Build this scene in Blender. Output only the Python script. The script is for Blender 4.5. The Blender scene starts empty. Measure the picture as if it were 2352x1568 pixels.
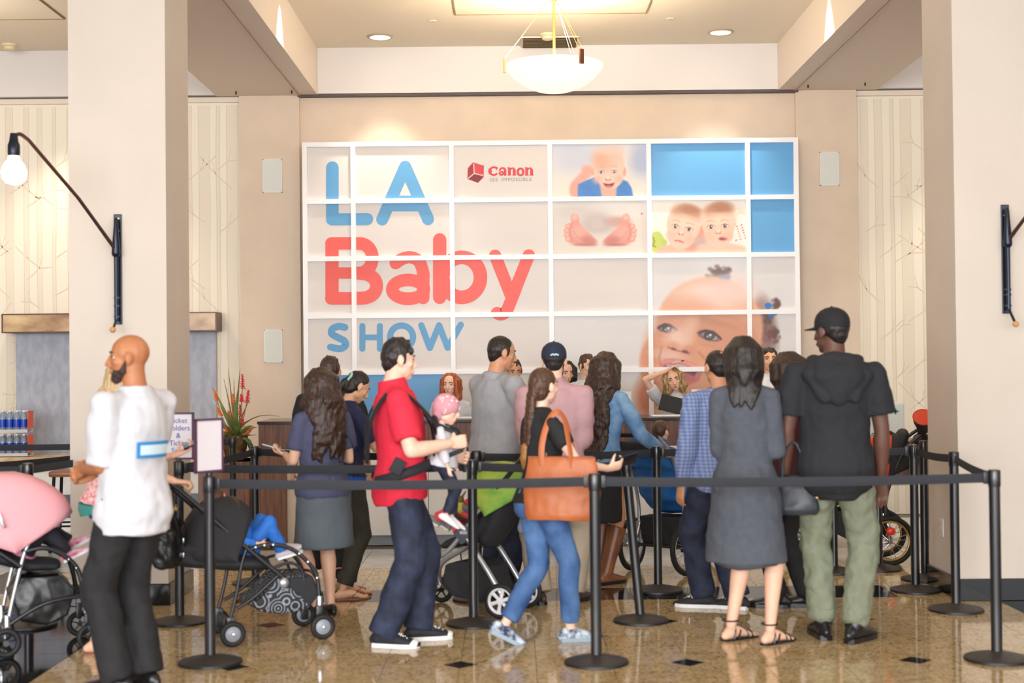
import bpy, bmesh, math, random
import numpy as np
from mathutils import Vector, Matrix
random.seed(7)
C = bpy.context.scene.collection
PI = math.pi
R = math.radians

# ------------------------------------------------------------------ camera, world, light, exposure
FPX = 3267.0
CAMZ = 1.56
PITCH, ROLL = R(0.859), R(0.58)
scene = bpy.context.scene
cam_data = bpy.data.cameras.new('camera')
cam_data.sensor_width = 36.0
cam_data.lens = FPX / 2352.0 * 36.0
cam_data.clip_end = 200
cam_data.dof.use_dof = True
cam_data.dof.focus_distance = 12.6
cam_data.dof.aperture_fstop = 1.8
camera = bpy.data.objects.new('camera', cam_data)
C.objects.link(camera)
CAMROT = Matrix.Rotation(PI/2 + PITCH, 3, 'X') @ Matrix.Rotation(-ROLL, 3, 'Z')
camera.matrix_world = Matrix.Translation((0, 0, CAMZ)) @ CAMROT.to_4x4()
scene.camera = camera

world = bpy.data.worlds.new('daylight')
scene.world = world
world.use_nodes = True
bgn = world.node_tree.nodes['Background']
bgn.inputs[0].default_value = (0.93, 0.96, 1.0, 1)
bgn.inputs[1].default_value = 2.25

def area(name, loc, rot, size, size_y, power, col):
    d = bpy.data.lights.new(name, 'AREA')
    d.shape = 'RECTANGLE'; d.size = size; d.size_y = size_y
    d.energy = power; d.color = col
    o = bpy.data.objects.new(name, d); C.objects.link(o)
    o.location = loc; o.rotation_euler = rot
    return o
# the tall shop-front windows behind the photographer, with the street daylight coming in
area('window_daylight', (-1.5, -5.0, 2.3), (R(93), 0, 0), 12, 3.6, 760, (1.0, 0.99, 0.98))

def spot(name, loc, target, power, angle, blend, col, size=0.05):
    d = bpy.data.lights.new(name, 'SPOT')
    d.energy = power; d.spot_size = R(angle); d.spot_blend = blend; d.color = col; d.shadow_soft_size = size
    o = bpy.data.objects.new(name, d); C.objects.link(o)
    o.location = loc
    o.rotation_euler = (Vector(target) - Vector(loc)).to_track_quat('-Z', 'Y').to_euler()
    return o
def point(name, loc, power, col, size=0.1):
    d = bpy.data.lights.new(name, 'POINT')
    d.energy = power; d.color = col; d.shadow_soft_size = size
    o = bpy.data.objects.new(name, d); C.objects.link(o); o.location = loc
    return o

scene.view_settings.view_transform = 'Standard'
scene.view_settings.look = 'None'
scene.view_settings.exposure = 0.60
scene.view_settings.gamma = 1.0
scene.view_settings.use_curve_mapping = False

# ------------------------------------------------------------------ pixel measuring helpers
def ray(px, py):
    return CAMROT @ Vector(((px-1176)/FPX, -(py-784)/FPX, -1.0))
def at(px, py, Y):
    d = ray(px, py); t = Y / d.y
    return Vector((d.x*t, Y, CAMZ + d.z*t))
def gp(px, py):
    d = ray(px, py); t = -CAMZ / d.z
    return Vector((d.x*t, d.y*t, 0))

# ------------------------------------------------------------------ materials
def lin(c):
    return tuple(((v/255.0)/12.92 if v/255.0 <= 0.04045 else ((v/255.0+0.055)/1.055)**2.4) for v in c)
def mat(name, rgb, rough=0.6, var=0.0, scale=20.0, bump=0.0, metal=0.0, spec=0.5, rgb2=None, stretch=(1,1,1), emit=None, estr=0.0,
        coat=0.0, detail=4.0, coords='Object', trans=0.0, sheen=0.0):
    m = bpy.data.materials.new(name)
    m.use_nodes = True
    nt = m.node_tree; b = nt.nodes['Principled BSDF']
    c = lin(rgb)
    b.inputs['Base Color'].default_value = (*c, 1)
    b.inputs['Roughness'].default_value = rough
    b.inputs['Metallic'].default_value = metal
    b.inputs['Specular IOR Level'].default_value = spec
    if coat: b.inputs['Coat Weight'].default_value = coat; b.inputs['Coat Roughness'].default_value = 0.08
    if trans: b.inputs['Transmission Weight'].default_value = trans
    if sheen: b.inputs['Sheen Weight'].default_value = sheen
    if emit:
        b.inputs['Emission Color'].default_value = (*lin(emit), 1)
        b.inputs['Emission Strength'].default_value = estr
    if var or bump or rgb2:
        tc = nt.nodes.new('ShaderNodeTexCoord'); mp = nt.nodes.new('ShaderNodeMapping')
        mp.inputs['Scale'].default_value = stretch
        nt.links.new(tc.outputs[coords], mp.inputs['Vector'])
        nz = nt.nodes.new('ShaderNodeTexNoise')
        nz.inputs['Scale'].default_value = scale; nz.inputs['Detail'].default_value = detail
        nt.links.new(mp.outputs['Vector'], nz.inputs['Vector'])
        if var or rgb2:
            rp = nt.nodes.new('ShaderNodeValToRGB')
            rp.color_ramp.elements[0].position = 0.35; rp.color_ramp.elements[1].position = 0.65
            if rgb2:
                c2 = lin(rgb2)
            else:
                c2 = tuple(min(1, v*(1+var)) for v in c)
                c = tuple(v*(1-var) for v in c)
            rp.color_ramp.elements[0].color = (*c, 1); rp.color_ramp.elements[1].color = (*c2, 1)
            nt.links.new(nz.outputs['Fac'], rp.inputs['Fac'])
            nt.links.new(rp.outputs['Color'], b.inputs['Base Color'])
        if bump:
            bp = nt.nodes.new('ShaderNodeBump'); bp.inputs['Strength'].default_value = bump; bp.inputs['Distance'].default_value = 0.01
            nt.links.new(nz.outputs['Fac'], bp.inputs['Height'])
            nt.links.new(bp.outputs['Normal'], b.inputs['Normal'])
    return m
_mc = {}
def M(key, *a, **k):
    if key not in _mc: _mc[key] = mat(key, *a, **k)
    return _mc[key]

def vcol_mat(name, rough=0.5):
    m = bpy.data.materials.new(name); m.use_nodes = True
    nt = m.node_tree; b = nt.nodes['Principled BSDF']
    a = nt.nodes.new('ShaderNodeVertexColor'); a.layer_name = 'print'
    nt.links.new(a.outputs['Color'], b.inputs['Base Color'])
    b.inputs['Roughness'].default_value = rough
    return m

# ------------------------------------------------------------------ object helpers
def setp(o, label=None, cat=None, group=None, kind=None):
    if label: o['label'] = label
    if cat: o['category'] = cat
    if group: o['group'] = group
    if kind: o['kind'] = kind
    return o
def thing(name, label, cat, loc=(0, 0, 0), rotz=0.0, group=None, tilt=None):
    o = bpy.data.objects.new(name, None); C.objects.link(o)
    o.location = loc; o.rotation_euler = (0, 0, rotz)
    if tilt: o.rotation_euler = tilt
    o.empty_display_size = 0.1
    return setp(o, label, cat, group)

class MB:
    """collects simple shapes into one mesh"""
    def __init__(s): s.v = []; s.f = []
    def add(s, v, f):
        n = len(s.v); s.v += [tuple(p) for p in v]; s.f += [tuple(i+n for i in q) for q in f]; return s
    def box(s, c, d, rot=None, bev=0.0):
        x, y, z = d[0]/2, d[1]/2, d[2]/2
        if bev > 0:
            bm = bmesh.new(); bmesh.ops.create_cube(bm, size=1.0)
            for v in bm.verts: v.co = Vector((v.co.x*d[0], v.co.y*d[1], v.co.z*d[2]))
            bmesh.ops.bevel(bm, geom=bm.edges[:], offset=bev, segments=2, affect='EDGES', profile=0.6)
            bm.verts.index_update()
            vs = [v.co.copy() for v in bm.verts]; fs = [[v.index for v in f.verts] for f in bm.faces]; bm.free()
        else:
            vs = [Vector((sx*x, sy*y, sz*z)) for sx in (-1, 1) for sy in (-1, 1) for sz in (-1, 1)]
            fs = [(0, 1, 3, 2), (4, 6, 7, 5), (0, 4, 5, 1), (2, 3, 7, 6), (0, 2, 6, 4), (1, 5, 7, 3)]
        c = Vector(c)
        vs = [(rot @ v if rot else v) + c for v in vs]
        return s.add(vs, fs)
    def loft(s, pts, ra, rb=None, side=None, n=12, cap='round', capn=3):
        """tube of elliptical sections along pts; ra along side, rb across"""
        pts = [Vector(p) for p in pts]; m = len(pts)
        ra = [ra]*m if not hasattr(ra, '__len__') else list(ra)
        rb = ra if rb is None else ([rb]*m if not hasattr(rb, '__len__') else list(rb))
        tang = []
        for i in range(m):
            a = pts[max(i-1, 0)]; b = pts[min(i+1, m-1)]
            t = b-a
            if t.length < 1e-9: t = Vector((0, 0, 1))
            tang.append(t.normalized())
        if side is None:
            t = tang[0]; side = t.cross(Vector((0, 0, 1)))
            if side.length < 0.2: side = t.cross(Vector((0, 1, 0)))
        sv = Vector(side)
        secs = []
        P = list(zip(pts, tang, ra, rb))
        if cap == 'round':
            h = []
            for k in range(capn, 0, -1):
                a = k/float(capn)*PI/2*0.97
                p, t, x, y = P[0]; h.append((p - t*math.sin(a)*min(x, y), t, x*math.cos(a), y*math.cos(a)))
            e = []
            for k in range(1, capn+1):
                a = k/float(capn)*PI/2*0.97
                p, t, x, y = P[-1]; e.append((p + t*math.sin(a)*min(x, y), t, x*math.cos(a), y*math.cos(a)))
            P = h + P + e
        vs = []; fs = []
        cs = [(math.cos(2*PI*k/n), math.sin(2*PI*k/n)) for k in range(n)]
        for p, t, x, y in P:
            u = sv - t*sv.dot(t)
            if u.length < 1e-6: u = t.orthogonal()
            u.normalize(); w = t.cross(u); sv = u
            for c_, s_ in cs: vs.append(p + u*(x*c_) + w*(y*s_))
        L = len(P)
        for i in range(L-1):
            for k in range(n):
                a = i*n+k; b = i*n+(k+1) % n
                fs.append((a, b, b+n, a+n))
        fs.append(tuple(range(n-1, -1, -1))); fs.append(tuple(range((L-1)*n, L*n)))
        return s.add(vs, fs)
    def tube(s, pts, r, n=8, cap='flat'): return s.loft(pts, r, n=n, cap=cap)
    def ell(s, c, r, rot=None, n=14, m=9):
        if not hasattr(r, '__len__'): r = (r, r, r)
        c = Vector(c); vs = []; fs = []
        vs.append(Vector((0, 0, -r[2])))
        for i in range(1, m):
            a = -PI/2 + PI*i/m
            for k in range(n):
                b = 2*PI*k/n
                vs.append(Vector((r[0]*math.cos(a)*math.cos(b), r[1]*math.cos(a)*math.sin(b), r[2]*math.sin(a))))
        vs.append(Vector((0, 0, r[2])))
        for k in range(n): fs.append((0, 1+(k+1) % n, 1+k))
        for i in range(m-2):
            for k in range(n):
                a = 1+i*n+k; b = 1+i*n+(k+1) % n
                fs.append((a, b, b+n, a+n))
        T = len(vs)-1
        for k in range(n): fs.append((T, 1+(m-2)*n+k, 1+(m-2)*n+(k+1) % n))
        return s.add([(rot @ v if rot else v)+c for v in vs], fs)
    def lathe(s, prof, n=24, c=(0, 0, 0), axis='Z', rot=None, caps=True):
        """prof: list of (radius, height)"""
        vs = []; fs = []; c = Vector(c)
        for r, h in prof:
            for k in range(n):
                a = 2*PI*k/n; vs.append(Vector((r*math.cos(a), r*math.sin(a), h)))
        for i in range(len(prof)-1):
            for k in range(n):
                a = i*n+k; b = i*n+(k+1) % n
                fs.append((a, b, b+n, a+n))
        if caps and prof[0][0] > 1e-6: fs.append(tuple(range(n-1, -1, -1)))
        if caps and prof[-1][0] > 1e-6: fs.append(tuple(range((len(prof)-1)*n, len(prof)*n)))
        if axis == 'Y': vs = [Vector((v.x, -v.z, v.y)) for v in vs]
        if axis == 'X': vs = [Vector((v.z, v.x, v.y)) for v in vs]
        return s.add([(rot @ v if rot else v)+c for v in vs], fs)
    def torus(s, c, R_, r, axis='Y', n=28, m=8, rot=None):
        vs = []; fs = []; c = Vector(c)
        for i in range(n):
            a = 2*PI*i/n
            for j in range(m):
                b = 2*PI*j/m
                q = R_ + r*math.cos(b)
                v = Vector((q*math.cos(a), r*math.sin(b), q*math.sin(a)))
                if axis == 'Z': v = Vector((v.x, v.z, v.y))
                if axis == 'X': v = Vector((v.y, v.x, v.z))
                vs.append((rot @ v if rot else v)+c)
        for i in range(n):
            for j in range(m):
                fs.append((i*m+j, i*m+(j+1) % m, ((i+1) % n)*m+(j+1) % m, ((i+1) % n)*m+j))
        return s.add(vs, fs)
    def prism(s, poly, d0, d1, fn):
        """poly: 2D points; fn(u, v, d) -> 3D"""
        n = len(poly)
        vs = [fn(u, v, d0) for u, v in poly] + [fn(u, v, d1) for u, v in poly]
        fs = [tuple(range(n)), tuple(range(2*n-1, n-1, -1))] + [(i, (i+1) % n, n+(i+1) % n, n+i) for i in range(n)]
        return s.add(vs, fs)
    def mesh(s, name, m, smooth=True, angle=40):
        me = bpy.data.meshes.new(name)
        me.from_pydata([tuple(v) for v in s.v], [], s.f)
        if m: me.materials.append(m)
        fix_normals(me)
        if smooth: shade(me, angle)
        return me
    def obj(s, name, m, parent=None, smooth=True, angle=40, **kw):
        o = bpy.data.objects.new(name, s.mesh(name, m, smooth, angle)); C.objects.link(o)
        if parent is not None: o.parent = parent
        return setp(o, **kw)
def fix_normals(me):
    bm = bmesh.new(); bm.from_mesh(me)
    bmesh.ops.recalc_face_normals(bm, faces=bm.faces[:])
    bm.to_mesh(me); bm.free()
def shade(me, angle=40):
    n = len(me.polygons)
    me.polygons.foreach_set('use_smooth', [True]*n)
    try: me.set_sharp_from_angle(angle=R(angle))
    except Exception: pass
def link(name, me, parent=None, **kw):
    o = bpy.data.objects.new(name, me); C.objects.link(o)
    if parent is not None: o.parent = parent
    return setp(o, **kw)

PENDING = []
def soft(name, mb, m, parent, voxel=0.012, it=6, disp=None, tex_scale=0.1, fine=None, fac=0.5, **kw):
    """shapes grown together into one smooth skin (voxel union, relaxed); finished in finish()"""
    o = bpy.data.objects.new(name, mb.mesh(name, m, smooth=False)); C.objects.link(o)
    if parent is not None: o.parent = parent
    setp(o, **kw)
    def mods(ob, vx, itn, dp):
        r = ob.modifiers.new('union', 'REMESH'); r.mode = 'VOXEL'; r.voxel_size = vx; r.use_smooth_shade = True
        if dp:
            d = ob.modifiers.new('fold', 'DISPLACE'); d.strength = dp; d.mid_level = 0.5
            t = bpy.data.textures.new('fold', 'CLOUDS'); t.noise_scale = tex_scale; t.noise_depth = 2
            d.texture = t; d.texture_coords = 'LOCAL'
        s_ = ob.modifiers.new('relax', 'SMOOTH'); s_.factor = fac; s_.iterations = itn
    mods(o, voxel, it, disp)
    f = None
    if fine:
        f = bpy.data.objects.new('fine', fine[0].mesh('fine', m, smooth=False)); C.objects.link(f)
        mods(f, fine[1], fine[2], None)
    PENDING.append((o, f, m))
    return o
def finish():
    dg = bpy.context.evaluated_depsgraph_get()
    dg.update()
    new = []
    for o, f, m in PENDING:
        me = bpy.data.meshes.new_from_object(o.evaluated_get(dg), depsgraph=dg)
        fm = bpy.data.meshes.new_from_object(f.evaluated_get(dg), depsgraph=dg) if f else None
        new.append((me, fm))
    for (o, f, m), (me, fm) in zip(PENDING, new):
        o.modifiers.clear()
        old = o.data
        if fm:
            bm = bmesh.new(); bm.from_mesh(me); bm.from_mesh(fm); bm.to_mesh(me); bm.free()
            bpy.data.objects.remove(f)
        if not me.materials: me.materials.append(m)
        shade(me, 180) if False else me.polygons.foreach_set('use_smooth', [True]*len(me.polygons))
        o.data = me
        bpy.data.meshes.remove(old)

def text_mesh(s, size, depth=0.0008, align='CENTER', space=1.0, bold=0.0, shear=0.0):
    cu = bpy.data.curves.new('lettering', 'FONT'); cu.body = s; cu.size = size; cu.align_x = align; cu.align_y = 'CENTER'
    cu.extrude = depth; cu.space_character = space; cu.offset = bold; cu.shear = shear; cu.resolution_u = 3
    o = bpy.data.objects.new('lettering', cu); C.objects.link(o)
    dg = bpy.context.evaluated_depsgraph_get()
    me = bpy.data.meshes.new_from_object(o.evaluated_get(dg), depsgraph=dg)
    bpy.data.objects.remove(o); bpy.data.curves.remove(cu)
    return me
def put_text(name, s, size, m, parent, loc, rot=(PI/2, 0, 0), **kw):
    me = text_mesh(s, size, **kw); me.materials.clear(); me.materials.append(m)
    o = link(name, me, parent); o.location = loc; o.rotation_euler = rot
    return o
# ------------------------------------------------------------------ room
WALLY = 14.3
SOFFIT = 4.27
CEIL = 4.74
wall_beige = mat('wall paint beige', (221, 203, 185), 0.75, var=0.03, scale=3)
pier_paint = mat('pillar paint pale beige', (211, 200, 189), 0.7, var=0.02, scale=2)
ceil_paint = mat('ceiling paint tan', (238, 228, 211), 0.8)
white_paint = mat('white paint', (226, 222, 222), 0.7)
beam_paint = mat('beam paint', (232, 220, 208), 0.75)
paper_cream = mat('wallpaper cream', (242, 235, 220), 0.55)
paper_trunk = mat('wallpaper trunk grey', (235, 225, 208), 0.55)
paper_line = mat('wallpaper branch line', (222, 208, 188), 0.55)
black_gran = mat('black granite', (22, 22, 24), 0.08, var=0.3, scale=120, spec=0.5)
dark_metal = mat('dark slot', (40, 36, 36), 0.6)

def S(name, mb, m, **kw): return mb.obj(name, m, kind='structure', smooth=False, **kw)

# floor: dark joint bed with every tile laid on it
floor = S('floor', MB().box((0, 3.6, -0.03), (20, 23, 0.05)), mat('floor joint bed', (78, 66, 48), 0.35))
def granite(name, a, b, c, rough=0.07):
    m = mat(name, a, rough, spec=0.5)
    nt = m.node_tree; bs = nt.nodes['Principled BSDF']
    tc = nt.nodes.new('ShaderNodeTexCoord')
    n1 = nt.nodes.new('ShaderNodeTexNoise'); n1.inputs['Scale'].default_value = 110; n1.inputs['Detail'].default_value = 3
    n2 = nt.nodes.new('ShaderNodeTexNoise'); n2.inputs['Scale'].default_value = 9; n2.inputs['Detail'].default_value = 5
    v = nt.nodes.new('ShaderNodeTexVoronoi'); v.inputs['Scale'].default_value = 75
    geo = nt.nodes.new('ShaderNodeNewGeometry')
    for q in (n1, n2, v): nt.links.new(geo.outputs['Position'], q.inputs['Vector'])
    r1 = nt.nodes.new('ShaderNodeValToRGB')
    e = r1.color_ramp.elements
    e[0].position = 0.36; e[0].color = (*lin(c), 1)
    e[1].position = 0.62; e[1].color = (*lin(b), 1)
    k = e.new(0.48); k.color = (*lin(a), 1)
    mx = nt.nodes.new('ShaderNodeMath'); mx.operation = 'MULTIPLY_ADD'; mx.inputs[1].default_value = 0.45
    nt.links.new(v.outputs['Color'], mx.inputs[0])
    m2 = nt.nodes.new('ShaderNodeMath'); m2.operation = 'MULTIPLY_ADD'; m2.inputs[1].default_value = 0.35
    nt.links.new(n1.outputs['Fac'], m2.inputs[0])
    m3 = nt.nodes.new('ShaderNodeMath'); m3.operation = 'MULTIPLY'; m3.inputs[1].default_value = 0.28
    nt.links.new(n2.outputs['Fac'], m3.inputs[0]); nt.links.new(m3.outputs[0], m2.inputs[2])
    nt.links.new(m2.outputs[0], mx.inputs[2])
    nt.links.new(mx.outputs[0], r1.inputs['Fac'])
    nt.links.new(r1.outputs['Color'], bs.inputs['Base Color'])
    return m
gran = granite('golden brown granite', (186, 160, 114), (208, 184, 140), (140, 112, 72))
gran2 = granite('golden brown granite pale', (192, 168, 126), (212, 190, 150), (152, 124, 86))
slate = mat('blue grey tile', (190, 193, 194), 0.1, var=0.08, scale=8)
TS = 0.393
OX, OY = -0.285, 7.39
me_tile = {}
def tile_mesh(w, d, m):
    k = (round(w, 4), round(d, 4), m.name)
    if k not in me_tile:
        me_tile[k] = MB().box((0, 0, -0.003), (w-0.003, d-0.003, 0.006)).mesh('tile', m, smooth=False)
    return me_tile[k]
def tile(x0, x1, y0, y1, m):
    o = link('tile', tile_mesh(x1-x0, y1-y0, m), floor); o.location = ((x0+x1)/2, (y0+y1)/2, 0.0)
BX0, BX1 = -2.41, 3.11
ys = [OY + TS*k for k in range(-4, 6)]            # 5.82 ... 9.36
for j in range(len(ys)-1):
    for i in range(-6, 9):
        x0 = OX + TS*i; x1 = x0 + TS
        if x1 < BX0+0.02 or x0 > BX1: continue
        tile(max(x0, BX0), min(x1, BX1), ys[j], ys[j+1], random.choice((gran, gran, gran2)))
    for k in range(3):
        tile(BX0-0.5*(k+1), BX0-0.5*k, ys[j], ys[j+1], black_gran)
        if k < 2: tile(BX1+0.5*k, BX1+0.5*(k+1), ys[j], ys[j+1], black_gran)
BY0, BY1 = ys[-1], ys[-1]+0.49
xe = [-4.6, -3.6, -2.6, -1.85] + [-1.85+0.396*k for k in range(1, 11)] + [2.52, 2.92, 3.5, 4.2]
for a, b in zip(xe[:-1], xe[1:]):
    if b-a < 0.05: continue
    tile(a, b, BY0, BY1, black_gran if -1.9 < a < 2.5 else gran)
yf = [BY1, BY1+0.36, BY1+0.72, BY1+1.08]
for j in range(3):
    for i in range(-8, 10):
        tile(OX+TS*i, OX+TS*(i+1), yf[j], yf[j+1], gran2)
yg = [yf[-1], yf[-1]+0.55, yf[-1]+1.1]
far = MB()
for j in range(2):
    for i in range(-7, 8):
        x0 = 0.05+0.62*i
        # cut corner to corner, as the thin diagonal joints show
        fn = lambda u, v, d: Vector((u, v, d))
        y0, y1 = yg[j]+0.002, yg[j+1]-0.002
        a, b = x0+0.002, x0+0.618
        for tri in ([(a, y0), (b, y0), (b, y1-0.004)], [(a, y0+0.004), (b-0.004, y1), (a, y1)]):
            far.prism(tri, -0.006, 0.0, fn)
for (xa, xb) in ((-6.2, -2.25), (2.6, 6.2)):          # the same tiles run on into the bays beside the counter
    for j in range(4):
        y0 = yg[-1]+0.5*j
        for i in range(7):
            w_ = (xb-xa)/7
            far.box((xa+w_*(i+.5), y0+.25, -0.003), (w_-.003, .497, .006))
for xa in (-4.65, -4.26, -3.87, 4.45, 4.84):
    for j in range(3): far.box((xa-.2, yf[j]+.18, -.003), (.39, .357, .006))
far.obj('far_tiles', slate, floor, smooth=False, kind='stuff')
dm = MB().prism([(-0.09, 0), (0, -0.09), (0.09, 0), (0, 0.09)], -0.002, 0.0006, lambda u, v, d: Vector((u, v, d))).mesh('inlay', black_gran, smooth=False)
for (i, j) in [(-3, 0), (0, 0), (3, 0), (6, 0), (-3, 3), (0, 3), (3, 3), (6, 3), (-3, -3), (0, -3), (3, -3), (6, -3)]:
    o = link('diamond_inlay', dm, floor); o.location = (OX+TS*i, OY+TS*j, 0.0)

# ceiling, beams, bulkhead
ceiling = S('ceiling', MB().box((0, 4.6, CEIL+0.1), (20, 20, 0.2)), ceil_paint)
def beam(x0, x1, nm):
    o = S(nm, MB().box(((x0+x1)/2, 4.8, (SOFFIT+CEIL)/2+0.002), (x1-x0, 19.6, CEIL-SOFFIT)), beam_paint)
    g = -2.11 if x0 < 0 else 2.87
    MB().box((g, 4.6, SOFFIT-0.004), (0.012, 19.3, 0.012)).obj('shadow_joint', dark_joint, o, smooth=False)
    return o
dark_joint = mat('joint line', (176, 158, 144), 0.8)
LB0, LB1, RB0, RB1 = -2.95, -1.93, 2.70, 3.70
beam(LB0, LB1, 'trim_1'); beam(RB0, RB1, 'trim_2')
for k, (xa, xb) in enumerate(((LB1, RB0), (-9.0, LB0), (RB1, 9.0))):
    S('trim_%d' % (3+k), MB().box(((xa+xb)/2, WALLY+0.1, (SOFFIT+CEIL)/2+0.01), (xb-xa-0.004, 0.32, CEIL-SOFFIT)), white_paint)
S('trim_6', MB().box(((LB1+RB0)/2-0.0, WALLY-0.03, SOFFIT-0.012), (RB0-LB1+0.4, 0.05, 0.018)), mat('reveal shadow gap', (92, 78, 82), 0.7))
# back wall: centre field, two piers, papered fields either side
S('wall_back', MB().box((0.38, WALLY+0.12, SOFFIT/2), (5.0, 0.2, SOFFIT)), wall_beige)
pierL = S('wall_back_left', MB().box(((-2.72-2.115)/2, WALLY+0.1, SOFFIT/2), (0.605, 0.28, SOFFIT)), wall_beige)
pierR = S('wall_back_right', MB().box(((2.875+3.485)/2, WALLY+0.1, SOFFIT/2), (0.61, 0.28, SOFFIT)), wall_beige)
def papered(nm, x0, x1, seed):
    w = S(nm, MB().box(((x0+x1)/2, WALLY+0.14, SOFFIT/2), (x1-x0, 0.2, SOFFIT)), paper_cream)
    rnd = random.Random(seed)
    yy = WALLY+0.04
    tr = MB(); ln = MB()
    def ribbon(mb, pts, wd, d=0.0012):
        for (a, b) in zip(pts[:-1], pts[1:]):
            a = Vector(a); b = Vector(b); t = (b-a).normalized(); nrm = Vector((-t.y, t.x))*wd/2
            mb.prism([a-nrm, b-nrm, b+nrm, a+nrm], -d, 0.0, lambda u, v, dd: Vector((u, yy+dd, v)))
    x = x0+0.05
    while x < x1-0.04:
        wd = rnd.choice((0.035, 0.05, 0.075, 0.11))
        wd = min(wd, x1-x-0.01)
        pts = [(x+wd/2+rnd.uniform(-.006, .006), z) for z in np.linspace(0.02, SOFFIT-0.08, 9)]
        ribbon(tr, pts, wd)
        for sd in (-1, 1):
            ribbon(ln, [(p[0]+sd*wd/2, p[1]) for p in pts], rnd.choice((0.004, 0.006, 0.009)), 0.0016)
        z = rnd.uniform(0.5, 0.9)
        while z < SOFFIT-0.6:
            sd = rnd.choice((-1, 1)); L = rnd.uniform(0.14, 0.36); up = rnd.uniform(0.6, 1.1)
            p0 = (x+wd/2, z); p1 = (p0[0]+sd*L*.5, z+L*up*.45); p2 = (p0[0]+sd*L, z+L*up*(1.0 if rnd.random() < .6 else .5))
            p1 = (min(max(p1[0], x0+.01), x1-.01), p1[1]); p2 = (min(max(p2[0], x0+.01), x1-.01), p2[1])
            if abs(p2[0]-p1[0]) > .01 and abs(p1[0]-p0[0]) > .01:
                ribbon(ln, [p0, p1, p2], 0.009, 0.0018)
                q = (p1[0]+sd*0.03, p1[1]+0.12); q = (min(max(q[0], x0+.01), x1-.01), q[1])
                ribbon(ln, [p1, q], 0.006, 0.0018)
            z += rnd.uniform(0.35, 0.8)
        x += wd + rnd.uniform(0.05, 0.12)
    tr.obj('printed_trunks', paper_trunk, w, smooth=False, kind='stuff')
    ln.obj('printed_branches', paper_line, w, smooth=False, kind='stuff')
    MB().box(((x0+x1)/2, WALLY+0.02, SOFFIT-0.03), (x1-x0, 0.05, 0.05)).obj('picture_rail', beam_paint, w, smooth=False)
    return w
papered('wall_paper_left', -5.6, -2.722, 3)
papered('wall_paper_right', 3.487, 5.6, 5)
# side walls well outside the view keep the hall closed at its ends
S('wall_left', MB().box((-9.0, 7.5, CEIL/2), (0.2, 13.8, CEIL)), wall_beige)
S('wall_right', MB().box((9.0, 7.5, CEIL/2), (0.2, 13.8, CEIL)), wall_beige)
S('wall_far_left', MB().box((-7.3, WALLY+0.14, SOFFIT/2), (3.4, 0.2, SOFFIT)), wall_beige)
S('wall_far_right', MB().box((7.3, WALLY+0.14, SOFFIT/2), (3.4, 0.2, SOFFIT)), wall_beige)

# pillars
def pillar(nm, x0, x1, y0):
    d = 0.66
    o = S(nm, MB().box(((x0+x1)/2, y0+d/2, SOFFIT/2+0.07), (x1-x0, d, SOFFIT-0.142)), pier_paint)
    MB().box(((x0+x1)/2, y0+d/2, 0.07), (x1-x0+0.03, d+0.03, 0.14), bev=0.004).obj('baseboard', black_gran, o, smooth=False)
    return o
PLX0, PLX1, PLY = -2.90, -2.262, 9.32
PRX0, PRX1, PRY = 2.868, 3.6, 9.18
pillar('pillar_left', PLX0, PLX1, PLY)
pr = pillar('pillar_right', PRX0, PRX1, PRY)

# ceiling fittings
lamp_white = mat('lamp diffuser', (255, 250, 240), 0.5, emit=(255, 236, 205), estr=6)
ring_m = mat('downlight ring', (196, 176, 152), 0.4, metal=0.3)
WARM = (1.0, 0.87, 0.70)
for px, py, lb in ((873, 84, 'round recessed ceiling downlight left of the pendant bowl, over the banner'), (1655, 73, 'round recessed ceiling downlight right of the pendant bowl, over the banner')):
    p = at(px, py, 13.55); k = (CEIL-CAMZ)/(p.z-CAMZ); p = Vector((p.x*k, p.y*k, CEIL))
    t = thing('ceiling_downlight', lb, 'ceiling light', (p.x, p.y, CEIL))
    MB().lathe([(0.098, 0.0), (0.125, 0.0), (0.128, -0.006), (0.12, -0.012), (0.1, -0.012), (0.098, 0.0)], 32, caps=False).obj('trim_ring', ring_m, t)
    MB().lathe([(0.0, 0.004), (0.1, 0.004), (0.1, -0.004), (0.0, -0.006)], 32).obj('diffuser', lamp_white, t)
    spot('downlight', (p.x, p.y, CEIL-0.03), (p.x, p.y+0.55, 0), 95, 68, 0.8, WARM)
for x in (LB1+0.10, RB0-0.10):
    spot('beam_downlight', (x, 11.95, CEIL-0.03), (x, 11.95, 0), 110, 55, 0.5, WARM)
# the same pendant bowls hang in the side bays, just out of view
for x in (-4.9, 5.5):
    point('bay_pendant_bulb', (x, 12.0, 4.0), 20, (1.0, 0.88, 0.7), 0.3)
# hidden from view: the neighbouring downlights of the hall's ceiling grid
for x in (-4.3, 5.0):
    spot('bay_downlight', (x, 13.5, CEIL-0.03), (x, 13.75, 0), 120, 80, 0.6, WARM)
cream_plastic = mat('cream plastic', (236, 218, 184), 0.5)
def smoke(px, py, lb):
    p = at(px, py, 13.0); k = (CEIL-CAMZ)/(p.z-CAMZ); p = Vector((p.x*k, p.y*k, CEIL))
    t = thing('smoke_detector', lb, 'smoke detector', (p.x, p.y, CEIL))
    MB().lathe([(0.075, 0), (0.075, -0.02), (0.06, -0.028)], 24).obj('base', cream_plastic, t)
    MB().lathe([(0.058, -0.025), (0.056, -0.05), (0.035, -0.06), (0.0, -0.062)], 24).obj('cover', cream_plastic, t)
smoke(1258, 78, 'cream smoke detector on the ceiling behind the pendant bowl')
smoke(22, 102, 'cream smoke detector on the ceiling of the bay above the bulb lamp')
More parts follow.
